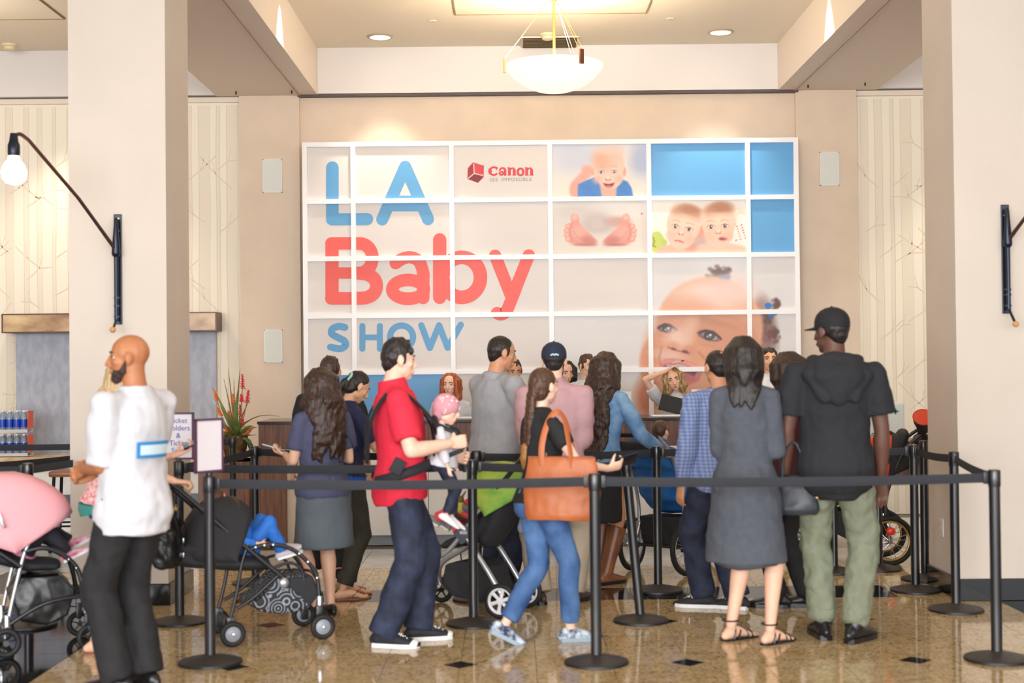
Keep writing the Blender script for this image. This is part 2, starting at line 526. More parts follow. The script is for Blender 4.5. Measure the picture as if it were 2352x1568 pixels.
def disc(px, py, lb):
    p = at(px, py, 13.0); k = (CEIL-CAMZ)/(p.z-CAMZ); p = Vector((p.x*k, p.y*k, CEIL))
    t = thing('sprinkler_cover', lb, 'sprinkler', (p.x, p.y, CEIL))
    MB().lathe([(0.04, 0), (0.042, -0.004), (0.038, -0.008), (0, -0.009)], 20).obj('cap', beam_paint, t)
disc(993, 48, 'small flush sprinkler disc on the ceiling left of the pendant stem')
disc(1540, 43, 'small flush sprinkler disc on the ceiling right of the pendant stem')
# air vent
p0 = at(1200, 99, 13.9); k = (CEIL-CAMZ)/(p0.z-CAMZ)
vx, vy = at(1262, 99, 13.9).x*k, 13.9*k
vent = thing('air_vent', 'dark square air vent in the ceiling behind the pendant bowl', 'vent', (vx, vy-0.05, CEIL))
MB().box((0, 0, -0.006), (0.56, 0.5, 0.012)).obj('backing', mat('vent dark', (96, 84, 66), 0.7), vent, smooth=False)
fr = MB()
for sx in (-1, 1): fr.box((sx*0.275, 0, -0.012), (0.02, 0.52, 0.014)); fr.box((0, sx*0.255, -0.012), (0.57, 0.02, 0.014))
fr.obj('frame', beam_paint, vent, smooth=False)
sl = MB().box((0, 0, 0), (0.53, 0.035, 0.004), rot=Matrix.Rotation(R(35), 3, 'X')).mesh('slat', mat('vent slat', (128, 112, 88), 0.6), smooth=False)
for k in range(9): o = link('slat', sl, vent); o.location = (0, -0.21+0.052*k, -0.02)
# access panels
def panel(px0, px1, py, nm):
    a = at(px0, py, 12.9); b = at(px1, py, 12.9); k = (CEIL-CAMZ)/(a.z-CAMZ)
    x0, x1, y1 = a.x*k, b.x*k, 12.9*k
    o = S(nm, MB().box(((x0+x1)/2, y1-0.6, CEIL-0.004), (x1-x0, 1.2, 0.008)), ceil_paint)
    g = MB()
    for sx in (x0, x1): g.box((sx, y1-0.6, CEIL-0.006), (0.012, 1.2, 0.012))
    g.box(((x0+x1)/2, y1, CEIL-0.006), (x1-x0+.012, 0.012, 0.012))
    g.obj('reveal', mat('panel reveal', (150, 128, 98), 0.8), o, smooth=False)
panel(1046, 1484, 32, 'ceiling_panel'); panel(-300, 148, 46, 'ceiling_panel_left')
# bolts in the soffits
bolt = MB().lathe([(0.0, -0.03), (0.008, -0.03), (0.008, 0.0)], 8).mesh('bolt', dark_metal)
for px, py in ((542, 210), (670, 208), (1856, 195), (1987, 190)):
    a = at(px, py, 13.4); k = (SOFFIT-CAMZ)/(a.z-CAMZ)
    o = link('ceiling_bolt', bolt); o.location = (a.x*k, 13.4*k, SOFFIT)
    setp(o, 'small steel bolt under the %s beam soffit, the one nearer the %s' % (('left' if px < 1000 else 'right'), ('banner' if px in (670, 1856) else 'papered wall')), 'bolt')

# pendant bowl lamp
pc = at(1273, 132, 12.0)
pend = thing('pendant_lamp', 'large frosted glass bowl pendant lamp hung from a brass rod', 'pendant lamp', (pc.x, pc.y, 0))
brass = mat('brass', (222, 186, 120), 0.3, metal=0.8)
rz = at(1273, 150, 12.0).z
glass = mat('frosted lamp glass', (250, 236, 210), 0.4, emit=(255, 232, 196), estr=0.75, var=0.02, scale=6)
rr = 0.425
prof = [(rr*math.sin(R(a))/math.sin(R(64)), rz-0.235 + (1-math.cos(R(a)))/(1-math.cos(R(64)))*0.235) for a in range(0, 65, 5)]
bm_ = MB().lathe([(max(r, 0.0005), z) for r, z in prof] + [(rr-0.012, rz+0.002)] + [(max(r-0.012, 0.0004), z+0.014) for r, z in prof[::-1]], 48)
bm_.obj('glass_bowl', glass, pend, angle=60)
MB().lathe([(0.012, CEIL-0.12), (0.012, rz-0.2)], 12).obj('rod', brass, pend)
MB().lathe([(0.06, CEIL), (0.06, CEIL-0.015), (0.035, CEIL-0.03), (0.03, CEIL-0.11), (0.014, CEIL-0.13)], 24).obj('ceiling_canopy', brass, pend)
for a in (185, 300, 60):
    ca, sa = math.cos(R(a)), math.sin(R(a))
    for d in (-0.02, 0.02):
        MB().tube([(rr*ca-d*sa, rr*sa+d*ca, rz+0.05), (0.025*ca, 0.025*sa, CEIL-0.1)], 0.0022, 5).obj('suspension_wire', brass, pend)
    rot = Matrix.Rotation(R(a), 3, 'Z')
    MB().box((rr*ca, rr*sa, rz-0.005), (0.02, 0.035, 0.12), rot=rot).obj('bowl_clip', mat('bronze clip', (120, 72, 52), 0.4, metal=0.5) if a == 300 else brass, pend, smooth=False)
point('pendant_bulb', (pc.x, pc.y, rz+0.02), 60, (1.0, 0.86, 0.64), 0.08)
# added warm fill lights, out of view, to brighten the pillars' inner sides
for yy in (7.2, 2.2):
    point('hall_pendant_bulb', (pc.x, yy, 4.05), 28, (1.0, 0.88, 0.72), 0.3)
# ------------------------------------------------------------------ gridded exhibition banner
BY = 14.12
def bxz(px, py, Y=BY):
    p = at(px, py, Y); return p.x, p.z
def proj(X, Y, Z):
    """numpy world -> photo measuring units"""
    Rm = np.array(CAMROT).T
    P = np.stack([X, Y, Z-CAMZ], -1) @ Rm.T
    return 1176+FPX*P[..., 0]/-P[..., 2], 784-FPX*P[..., 1]/-P[..., 2]
banner = thing('banner_display', 'large white gridded exhibition banner with blue and red lettering and baby pictures behind the counter', 'banner', (0.4, BY, 0))
def bobj(name, mb, m, parent=None, **kw):
    o = mb.obj(name, m, None, smooth=False, **kw)
    o.parent = parent or banner
    o.matrix_parent_inverse = Matrix.Translation((-0.4, -BY, 0)) if parent is None else Matrix.Identity(4)
    return o
alu = mat('white aluminium frame', (248, 248, 252), 0.3)
col_px = [702, 813, 1039, 1265, 1492, 1719, 1830]
row_py = [327.5, 458, 589.5, 721, 851, 985]
CX = [bxz(x, 590)[0] for x in col_px]
RZ = [bxz(1265, y)[1] for y in row_py]
bw = 0.047
for x in CX:
    bobj('frame_bar', MB().box((x, BY-0.014, (RZ[0]+bw/2)/2+.001), (bw, 0.028, RZ[0]+bw/2-.002)), alu)
for z in RZ[:-1]:
    for a, b in zip(CX[:-1], CX[1:]):
        bobj('frame_bar', MB().box(((a+b)/2, BY-0.015, z), (b-a-bw+0.002, 0.028, bw)), alu)
pan_w = mat('banner panel pale grey', (224, 218, 216), 0.45)
pan_b = mat('banner panel sky blue', (94, 165, 222), 0.4)
printm = vcol_mat('photo print', 0.42)

class Paint:
    def __init__(s, px, py, bg):
        s.x = (px-1250)/0.3827; s.y = (py-300)/0.3827
        s.c = np.zeros(px.shape+(3,)); s.c[:] = bg
    def blend(s, a, col):
        a = np.clip(a, 0, 1)[..., None]; s.c = s.c*(1-a)+np.array(col, float)*a; return s
    def E(s, cx, cy, rx, ry, col, soft=0.12, rot=0.0, al=1.0):
        t = R(rot); dx = s.x-cx; dy = s.y-cy
        u = dx*math.cos(t)+dy*math.sin(t); v = -dx*math.sin(t)+dy*math.cos(t)
        d = np.sqrt((u/rx)**2+(v/ry)**2)
        return s.blend(al*np.clip((1+soft/2-d)/soft, 0, 1), col)
    def L(s, pts, w, col, soft=4.0, al=1.0):
        best = np.full(s.x.shape, 1e9)
        for (a, b) in zip(pts[:-1], pts[1:]):
            ax, ay = a; bx, by = b; vx, vy = bx-ax, by-ay
            t = np.clip(((s.x-ax)*vx+(s.y-ay)*vy)/(vx*vx+vy*vy), 0, 1)
            best = np.minimum(best, np.hypot(s.x-ax-t*vx, s.y-ay-t*vy))
        return s.blend(al*np.clip((w/2+soft/2-best)/soft, 0, 1), col)
    def G(s, pts, col, soft=6.0, al=1.0):
        ins = np.zeros(s.x.shape, bool); n = len(pts); best = np.full(s.x.shape, 1e9)
        for i in range(n):
            ax, ay = pts[i]; bx, by = pts[(i+1) % n]
            c = ((ay > s.y) != (by > s.y)) & (s.x < (bx-ax)*(s.y-ay)/((by-ay) if abs(by-ay) > 1e-9 else 1e-9)+ax)
            ins ^= c
            vx, vy = bx-ax, by-ay; t = np.clip(((s.x-ax)*vx+(s.y-ay)*vy)/(vx*vx+vy*vy+1e-9), 0, 1)
            best = np.minimum(best, np.hypot(s.x-ax-t*vx, s.y-ay-t*vy))
        d = np.where(ins, best, -best)
        return s.blend(al*np.clip(d/soft+0.5, 0, 1), col)

def crawler(p):
    p.E(180, 150, 150, 130, (204, 211, 228), 1.2); p.E(590, 180, 70, 110, (180, 192, 220), 0.9); p.E(330, 400, 420, 130, (238, 228, 218), 0.9)
    p.E(255, 235, 34, 30, (232, 184, 172), .5, 30); p.L([(265, 245), (205, 310), (185, 370)], 60, (228, 172, 158), 16)
    p.E(192, 350, 40, 52, (224, 164, 150), .4)
    p.G([(200, 400), (203, 322), (250, 300), (300, 280), (345, 330), (425, 330), (462, 290), (500, 305), (525, 345), (536, 400)], (66, 134, 212), 6)
    for k in range(6): p.L([(225+k*9, 320+k*3), (245+k*12, 390)], 3, (46, 108, 190), 5, .6)
    for k in range(5): p.L([(470+k*12, 300+k*8), (450+k*14, 390)], 3, (46, 108, 190), 5, .6)
    p.G([(330, 300), (440, 300), (430, 400), (345, 400)], (234, 178, 160), 14)
    p.E(480, 245, 12, 28, (232, 170, 152), .4); p.E(296, 245, 10, 24, (230, 170, 152), .5)
    p.E(386, 205, 94, 108, (243, 206, 190), .1); p.E(396, 275, 76, 74, (244, 206, 190), .14)
    p.E(350, 175, 62, 60, (226, 170, 146), 1.1, 0, .8); p.E(420, 150, 50, 50, (236, 194, 176), 1.2, 0, .7)
    p.E(386, 118, 84, 26, (230, 208, 196), .9, 0, .7)
    for ex, ey in ((342, 250), (421, 247)):
        p.E(ex, ey, 19, 10, (214, 160, 140), .6); p.E(ex, ey, 15, 7.5, (246, 240, 240), .3); p.E(ex, ey, 8, 7.5, (58, 66, 110), .3); p.E(ex+2, ey-2, 2.4, 2.4, (250, 250, 255), .5)
        p.L([(ex-16, ey-7), (ex, ey-10), (ex+16, ey-6)], 3, (120, 84, 80), 4, .7)
        p.L([(ex-20, ey-30), (ex, ey-35), (ex+18, ey-30)], 5, (206, 160, 138), 8, .7)
    p.E(382, 292, 18, 10, (222, 160, 142), .9); p.E(384, 283, 10, 10, (250, 222, 208), .9)
    p.E(374, 297, 4, 3, (150, 84, 74), .6); p.E(392, 296, 4, 3, (150, 84, 74), .6)
    p.G([(350, 312), (388, 318), (426, 310), (418, 330), (402, 344), (386, 347), (368, 340), (356, 328)], (226, 138, 128), 5); p.G([(356, 315), (388, 321), (420, 314), (410, 330), (396, 338), (380, 338), (366, 330)], (118, 44, 48), 4); p.E(388, 333, 17, 6, (216, 112, 112), .5)
    p.E(318, 295, 26, 22, (240, 182, 166), 1.2, 0, .8); p.E(450, 290, 22, 22, (240, 182, 166), 1.2, 0, .8)
def feet(p):
    p.E(330, 470, 330, 70, (234, 230, 228), .8); p.E(180, 490, 160, 60, (212, 206, 204), 1.2); p.E(320, 560, 90, 60, (196, 186, 186), .9)
    p.E(320, 560, 46, 40, (208, 196, 194), .8); p.E(440, 545, 70, 30, (206, 168, 160), .9); p.E(330, 690, 400, 60, (226, 220, 212), .9)
    p.E(585, 498, 7, 6, (214, 120, 140), .5)
    for sx, c in ((1, 0), (-1, 672)):
        X = lambda x: x*sx+c
        r = sx
        p.G([(X(150), 556), (X(172), 545), (X(208), 548), (X(238), 590), (X(286), 628), (X(316), 660), (X(306), 682), (X(262), 692), (X(190), 688), (X(150), 672), (X(136), 640)], (222, 152, 142), 14)
        p.E(X(205), 605, 44, 36, (234, 178, 164), 1.1, 30*r, .8); p.E(X(270), 662, 44, 24, (202, 124, 118), 1.0, 20*r, .8); p.E(X(240), 684, 60, 8, (176, 100, 100), 1.0, 0, .6)
        p.E(X(184), 531, 25, 34, (226, 158, 146), .25, -18*r); p.E(X(182), 520, 16, 16, (240, 190, 176), .9)
        for tx, ty in ((145, 574), (137, 601), (138, 628), (146, 651)):
            p.E(X(tx), ty, 20, 17, (224, 156, 146), .3); p.E(X(tx-3), ty-3, 9, 8, (242, 194, 180), .9)
            p.L([(X(tx+18), ty-10), (X(tx+20), ty+10)], 4, (190, 112, 108), 6, .6)
        p.L([(X(176), 600), (X(200), 640), (X(240), 660)], 3, (200, 128, 120), 6, .7)
def twins(p):
    p.E(700, 480, 120, 110, (246, 240, 232), 1.2); p.E(1190, 560, 60, 130, (244, 234, 228), .5)
    for k in range(40):
        p.E(1150+((k*37) % 60), 560+((k*23) % 100), 3.4, 3.4, (214, 84, 84), .5)
    p.L([(1150, 505), (1180, 490), (1205, 500)], 10, (240, 214, 170), 8)
    p.E(676, 670, 46, 66, (196, 214, 100), .15); p.L([(655, 640), (662, 665), (652, 690), (668, 697)], 5, (116, 90, 40), 4); p.E(722, 672, 16, 22, (190, 206, 110), .3)
    p.E(930, 640, 70, 70, (206, 176, 170), .9)
    p.E(790, 735, 120, 54, (236, 184, 164), .2); p.E(1050, 730, 190, 56, (240, 194, 176), .2); p.E(880, 700, 40, 26, (206, 140, 124), .9, 0, .7)
    for cx, cy, rt, hc in ((836, 575, 12, 1), (1048, 565, -4, 2)):
        t = R(rt)
        def q(dx, dy): return (cx+dx*math.cos(t)-dy*math.sin(t), cy+dx*math.sin(t)+dy*math.cos(t))
        e = q(100, 20) if hc == 1 else q(-100, 25)
        p.E(*e, 16, 30, (228, 160, 140), .4)
        p.E(*q(0, -20), 103, 118, (241, 200, 180), .09, rt); p.E(*q(-4, 50), 84, 88, (242, 200, 182), .12, rt)
        p.E(*q(4, -84), 88, 50, (206, 156, 128), .55, rt, .95); p.E(*q(24, -106), 60, 30, (186, 132, 104), .9, rt, .8)
        p.E(*q(10, -28), 84, 36, (246, 210, 192), 1.0, rt, .9)
        for ex in (-48, 36):
            a = q(ex, 10)
            p.E(*a, 24, 15, (224, 166, 146), .7, rt); p.E(*a, 18, 10, (246, 240, 238), .3, rt); p.E(*a, 10, 10, (62, 48, 56), .3); p.E(a[0]+3, a[1]-3, 3, 3, (255, 255, 255), .5)
            p.L([q(ex-20, 4), q(ex, -3), q(ex+20, 4)], 3.5, (126, 84, 76), 4, .8)
            p.L([q(ex-22, -24), q(ex, -30), q(ex+22, -22)], 6, (204, 152, 128), 9, .8)
        p.E(*q(-6, 44), 20, 12, (226, 162, 142), .8, rt); p.E(*q(-6, 38), 11, 11, (250, 220, 204), .9); 
        for k in (-15, 3): p.E(*q(k, 50), 4.5, 3.2, (160, 92, 80), .6)
        if hc == 1:
            p.L([q(-32, 93), q(-8, 88), q(18, 94)], 9, (214, 128, 118), 5); p.L([q(-32, 93), q(-8, 92), q(18, 94)], 2.5, (160, 78, 76), 3)
        else:
            p.E(*q(20, 85), 30, 14, (218, 130, 122), .3); p.E(*q(20, 85), 22, 6, (136, 60, 62), .4)
        p.E(*q(-60, 62), 28, 28, (244, 190, 170), 1.2, 0, .8); p.E(*q(52, 66), 26, 26, (240, 186, 166), 1.2, 0, .8)
def bigface(p):
    rnd = random.Random(4)
    p.E(1050, 880, 130, 120, (234, 234, 240), 1.4)
    for k in range(60):
        a = rnd.uniform(0, 2*PI); d = rnd.random()
        p.E(1045+85*math.cos(a)*d, 850+38*math.sin(a)*d, 15, 12, (122, 102, 98), .9, 0, .45)
    p.G([(1040, 868), (1120, 868), (1112, 900), (1058, 904)], (86, 132, 200), 12)
    # side hair and bunches
    p.E(1330, 1190, 60, 170, (132, 104, 98), .9, -8); p.E(1290, 1080, 60, 60, (170, 140, 130), 1.0)
    for bx, by, w, h in ((1385, 1050, 28, 46), (1378, 1235, 36, 56), (1320, 1240, 34, 80), (1340, 1120, 30, 40)):
        for k in range(26):
            a = rnd.uniform(0, 2*PI); d = rnd.random()**.6
            p.E(bx+w*math.cos(a)*d, by+h*math.sin(a)*d, 12, 13, (98, 72, 70), .9, 0, .5)
    p.E(1345, 1050, 22, 18, (44, 118, 206), .3); p.E(1360, 1108, 18, 13, (44, 118, 206), .3); p.E(1352, 1220, 16, 26, (120, 62, 66), .5)
    sk = (220, 160, 128)
    p.E(990, 1190, 322, 312, (226, 174, 146), .07); p.E(800, 1400, 228, 240, (222, 162, 130), .09); p.E(1060, 1420, 260, 330, sk, .12); p.E(900, 1560, 260, 200, sk, .2)
    p.E(990, 980, 190, 90, (242, 218, 210), 1.2, 0, .95); p.E(880, 1060, 120, 60, (226, 166, 138), 1.3, 0, .6); p.E(1150, 960, 110, 80, (240, 212, 204), 1.2, 0, .9)
    p.E(1190, 1330, 120, 200, (214, 150, 122), 1.3, 0, .7); p.E(640, 1400, 50, 170, (214, 146, 112), 1.1, 0, .8); p.E(900, 1110, 180, 46, (206, 144, 118), 1.4, 0, .5)
    p.E(1010, 1145, 130, 22, (200, 142, 118), .9, 14, .7); p.E(740, 1120, 70, 18, (206, 150, 126), .9, -8, .7)
    for ex, ey, rx, ry, rt in ((738, 1188, 56, 30, 8), (990, 1230, 70, 34, 16)):
        p.E(ex, ey, rx*1.35, ry*1.5, (208, 148, 124), .9, rt, .8); p.E(ex, ey, rx, ry*.82, (92, 64, 64), .35, rt); p.E(ex+3, ey+5, rx*.74, ry*.5, (178, 164, 168), .5, rt)
        p.E(ex, ey+1, ry*1.0, ry*.74, (60, 50, 56), .3); p.E(ex+2, ey+3, ry*.62, ry*.4, (112, 106, 118), .9); p.E(ex+7, ey-4, 7, 6, (240, 240, 246), .5); p.E(ex-10, ey+6, 6, 4, (190, 190, 204), .6)
        t = R(rt); p.L([(ex-rx*math.cos(t), ey-rx*math.sin(t)+4), (ex-rx*.3, ey-ry), (ex+rx*.4, ey-ry*.7), (ex+rx*1.1*math.cos(t), ey+rx*1.1*math.sin(t))], 8, (66, 46, 50), 6)
        p.L([(ex-rx*.8, ey+ry*1.5), (ex, ey+ry*1.75), (ex+rx, ey+ry*2.2)], 8, (206, 146, 124), 12, .8)
    p.E(800, 1240, 66, 60, (242, 208, 194), 1.2, 20, .95); p.E(870, 1200, 40, 80, (238, 196, 176), 1.3, 20, .8)
    p.E(770, 1300, 46, 34, (226, 162, 134), .8); p.E(870, 1318, 40, 30, (218, 152, 124), .9)
    p.L([(745, 1300), (772, 1312), (800, 1320), (830, 1328), (872, 1336)], 8, (156, 92, 80), 9); p.E(776, 1310, 16, 8, (120, 66, 60), .6, 14); p.E(846, 1326, 20, 9, (120, 66, 60), .6, 14)
    p.E(750, 1350, 90, 30, (236, 200, 188), 1.2, 10, .8); p.L([(705, 1300), (690, 1360), (700, 1420)], 10, (196, 130, 108), 14, .8); p.L([(930, 1330), (990, 1400), (1000, 1500)], 10, (190, 122, 100), 16, .8)
    p.G([(690, 1400), (720, 1372), (780, 1366), (850, 1378), (910, 1402), (950, 1440), (930, 1500), (860, 1530), (780, 1500), (716, 1450)], (206, 124, 114), 12); p.L([(712, 1388), (780, 1378), (850, 1390), (912, 1416)], 16, (226, 160, 150), 12, .8); p.G([(716, 1410), (780, 1400), (850, 1412), (918, 1446), (890, 1486), (830, 1490), (766, 1462)], (112, 66, 76), 10); p.L([(740, 1412), (800, 1408), (850, 1418)], 14, (224, 214, 218), 8, .7)
    p.E(860, 1478, 56, 22, (196, 110, 108), .6, 20)
    p.E(620, 1600, 70, 120, (200, 128, 98), .9)
for j in range(5):
    for i in range(6):
        x0, x1 = CX[i]+bw/2-.004, CX[i+1]-bw/2+.004
        z1, z0 = RZ[j]-bw/2+.004, RZ[j+1]+(bw/2-.004 if j < 4 else -0.1)
        fn = None
        if (i, j) == (3, 0): fn = crawler; bg = (226, 222, 226)
        elif (i, j) == (3, 1): fn = feet; bg = (224, 216, 210)
        elif (i, j) == (4, 1): fn = twins; bg = (242, 234, 226)
        elif (i >= 4 and j >= 2) or (i == 3 and j >= 3): fn = bigface; bg = (224, 222, 224)
        if not fn:
            blue = (i, j) in ((4, 0), (5, 0), (5, 1), (0, 4), (1, 4))
            bobj('panel', MB().box(((x0+x1)/2, BY+0.004, (z0+z1)/2), (x1-x0, 0.008, z1-z0)), pan_b if blue else pan_w)
            continue
        st = 0.0085
        nx, nz = int((x1-x0)/st)+1, int((z1-z0)/st)+1
        gx, gz = np.meshgrid(np.linspace(x0, x1, nx), np.linspace(z0, z1, nz))
        P = Paint(*proj(gx, np.full(gx.shape, BY), gz), bg); fn(P)
        col = np.clip(P.c, 0, 255).reshape(-1, 3)/255.0
        col = np.where(col <= 0.04045, col/12.92, ((col+0.055)/1.055)**2.4)
        vs = np.stack([gx, np.full(gx.shape, BY), gz], -1).reshape(-1, 3)
        k = np.arange(nx*nz).reshape(nz, nx)
        fs = np.stack([k[:-1, :-1], k[:-1, 1:], k[1:, 1:], k[1:, :-1]], -1).reshape(-1, 4).tolist()
        me = bpy.data.meshes.new('picture_panel'); me.from_pydata(vs.tolist(), [], fs); me.materials.append(printm)
        at_ = me.color_attributes.new('print', 'FLOAT_COLOR', 'POINT')
        at_.data.foreach_set('color', np.concatenate([col, np.ones((len(col), 1))], 1).astype(np.float32).ravel())
        o = link('picture_panel', me, banner); o.matrix_parent_inverse = Matrix.Translation((-0.4, -BY, 0))
        bk = MB().box(((x0+x1)/2, BY+0.006, (z0+z1)/2), (x1-x0, 0.008, z1-z0)).obj('backing', pan_w, o, smooth=False)

# lettering: flat strokes with round ends printed on the panels
def smooth_path(pts, n=8):
    if len(pts) < 3: return pts
    out = []; P = [pts[0]]+list(pts)+[pts[-1]]
    for i in range(1, len(P)-2):
        a, b, c, d = [np.array(q, float) for q in P[i-1:i+3]]
        for k in range(n):
            t = k/n
            out.append(tuple(0.5*((2*b)+(-a+c)*t+(2*a-5*b+4*c-d)*t*t+(-a+3*b-3*c+d)*t**3)))
    out.append(tuple(pts[-1])); return out
def strokes(name, items, m, S=0.3827, ox=680, oy=300, d=0.0015):
    mb = MB(); dd = [d]
    def W(x, y):
        p = at(ox+x*S, oy+y*S, BY-dd[0]); return p
    for it in items:
        kind = it[0]; dd[0] += 0.0001
        if kind == 'P':
            mb.add([W(*q) for q in it[1]], [tuple(range(len(it[1])))]); continue
        pts, w = it[1], it[2]
        if kind == 'S': pts = smooth_path(pts)
        closed = kind == 'O'
        if closed:
            cx, cy, rx, ry = pts
            a = [(cx+(rx+w/2)*math.cos(t), cy+(ry+w/2)*math.sin(t)) for t in np.linspace(0, 2*PI, 41)]
            w2 = it[3] if len(it) > 3 else w
            b = [(cx+(rx-w/2)*math.cos(t), cy+(ry-w2/2)*math.sin(t)) for t in np.linspace(0, 2*PI, 41)]
        else:
            a = []; b = []
            n = len(pts)
            for i in range(n):
                p = np.array(pts[i], float)
                t1 = np.array(pts[min(i+1, n-1)], float)-p if i < n-1 else p-np.array(pts[i-1], float)
                t0 = p-np.array(pts[i-1], float) if i > 0 else t1
                t1 /= np.linalg.norm(t1); t0 /= np.linalg.norm(t0)
                t = t0+t1; t /= np.linalg.norm(t); nn = np.array([-t[1], t[0]])
                k = 1/max(0.5, np.dot(nn, [-t1[1], t1[0]]))
                a.append(tuple(p+nn*w/2*k)); b.append(tuple(p-nn*w/2*k))
            for e in ((pts[0]), (pts[-1])):
                dd[0] += 0.0001
                mb.add([W(e[0]+w/2*math.cos(t), e[1]+w/2*math.sin(t)) for t in np.linspace(0, 2*PI, 25)[:-1]], [tuple(range(24))])
        L = len(a); dd[0] += 0.0001
        mb.add([W(*q) for q in a]+[W(*q) for q in b], [(i, i+1, L+i+1, L+i) for i in range(L-1)])
    return bobj(name, mb, m)
blue_l = mat('print sky blue', (92, 162, 214), 0.45)
red_l = mat('print coral red', (240, 92, 84), 0.45)
strokes('letter_l', [('L', [(218, 222), (218, 525)], 76), ('L', [(218, 532), (427, 530)], 72), ('L', [(214, 500), (214, 532)], 68)], blue_l)
strokes('letter_a', [('L', [(655, 216), (517, 532)], 72), ('L', [(655, 216), (792, 530)], 72), ('P', [(580, 390), (726, 390), (770, 484), (538, 484)])], blue_l)
strokes('letter_b', [('L', [(216, 680), (216, 1004)], 80), ('L', [(212, 676), (395, 676)], 74), ('L', [(216, 854), (400, 854)], 68), ('L', [(212, 1006), (395, 1006)], 76),
        ('S', [(360, 676), (410, 682), (446, 715), (458, 765), (444, 815), (410, 846), (370, 854)], 76), ('S', [(370, 854), (430, 862), (470, 890), (483, 930), (468, 974), (425, 1000), (360, 1006)], 78)], red_l)
strokes('letter_a', [('O', (672, 952, 94, 56), 78, 76), ('L', [(763, 860), (763, 1003)], 76), ('S', [(598, 795), (640, 768), (690, 760), (738, 785), (763, 850), (763, 900)], 74)], red_l)
strokes('letter_b', [('L', [(862, 655), (862, 1000)], 80), ('O', (994, 880, 113, 120), 82)], red_l)
strokes('letter_y', [('L', [(1195, 750), (1292, 995)], 74), ('S', [(1397, 748), (1340, 890), (1290, 1020), (1262, 1082), (1232, 1102), (1206, 1094)], 74)], red_l)
strokes('letter_s', [('S', [(293, 1180), (255, 1174), (218, 1190), (214, 1218), (252, 1241), (290, 1262), (296, 1290), (262, 1308), (207, 1298)], 42)], blue_l)
strokes('letter_h', [('L', [(398, 1172), (398, 1308)], 36), ('L', [(503, 1172), (503, 1308)], 36), ('L', [(398, 1240), (503, 1240)], 34)], blue_l)
strokes('letter_o', [('O', (633, 1238, 69, 69), 38)], blue_l)
strokes('letter_w', [('L', [(752, 1168), (803, 1303)], 38), ('L', [(803, 1303), (858, 1168)], 38), ('L', [(858, 1168), (910, 1302)], 38), ('L', [(910, 1302), (988, 1165)], 38)], blue_l)
# small sponsor mark: red wordmark, grey line under it, red cube beside it
red_d = mat('print deep red', (214, 52, 66), 0.45)
def wm(x, w): return x
def arch(x):     # letter n of the wordmark: two heavy stems and a thin joining arch
    return [('P', [(x, 222), (x+17, 222), (x+17, 268), (x, 268)]), ('P', [(x-4, 220), (x+12, 220), (x+12, 226), (x-4, 226)]), ('P', [(x+29, 232), (x+46, 232), (x+46, 268), (x+29, 268)]),
            ('S', [(x+15, 232), (x+24, 226), (x+34, 226), (x+40, 236)], 9), ('P', [(x-3, 263), (x+19, 263), (x+19, 269), (x-3, 269)]), ('P', [(x+26, 263), (x+50, 263), (x+50, 269), (x+26, 269)])]
strokes('wordmark', [('S', [(1205, 224), (1186, 219), (1168, 228), (1162, 243), (1168, 258), (1186, 266), (1204, 260)], 12), ('P', [(1152, 243), (1158, 226), (1170, 222), (1176, 243), (1170, 264), (1158, 260)]), ('P', [(1200, 216), (1206, 216), (1206, 238), (1200, 234)]),
        ('S', [(1222, 236), (1232, 226), (1248, 226), (1254, 236), (1254, 266)], 11), ('P', [(1246, 232), (1262, 232), (1262, 268), (1246, 268)]), ('O', (1232, 256, 10, 9), 11),
        ] + arch(1272) + [('O', (1347, 247, 17, 19), 14, 8)] + arch(1376), red_d)
strokes('logo_cube', [('P', [(1062, 190), (1128, 210), (1126, 280), (1092, 314), (1028, 290), (1030, 225)])], red_d, d=0.0012)
strokes('logo_cube_face', [('P', [(1034, 228), (1060, 196), (1064, 254), (1034, 284)])], mat('print dark red', (158, 36, 44), 0.45), d=0.0018)
strokes('logo_cube_face', [('P', [(1036, 290), (1070, 262), (1122, 276), (1092, 310)])], mat('print maroon', (120, 26, 34), 0.45), d=0.0018)
strokes('logo_cube_glow', [('L', [(1066, 200), (1070, 256)], 6), ('L', [(1070, 256), (1120, 268)], 6), ('L', [(1070, 256), (1034, 286)], 6)], mat('print pale pink', (246, 206, 190), 0.45), d=0.0022)
grey_l = mat('print grey', (150, 140, 138), 0.45)
p = at(680+1288*.3827, 300+294*.3827, BY-0.002)
put_text('tagline', 'SEE', 0.05, grey_l, banner, (p.x-0.4-0.168, p.y-BY, p.z), space=1.2)
put_text('tagline', 'IMPOSSIBLE', 0.05, grey_l, banner, (p.x-0.4+0.06, p.y-BY, p.z), space=1.2)

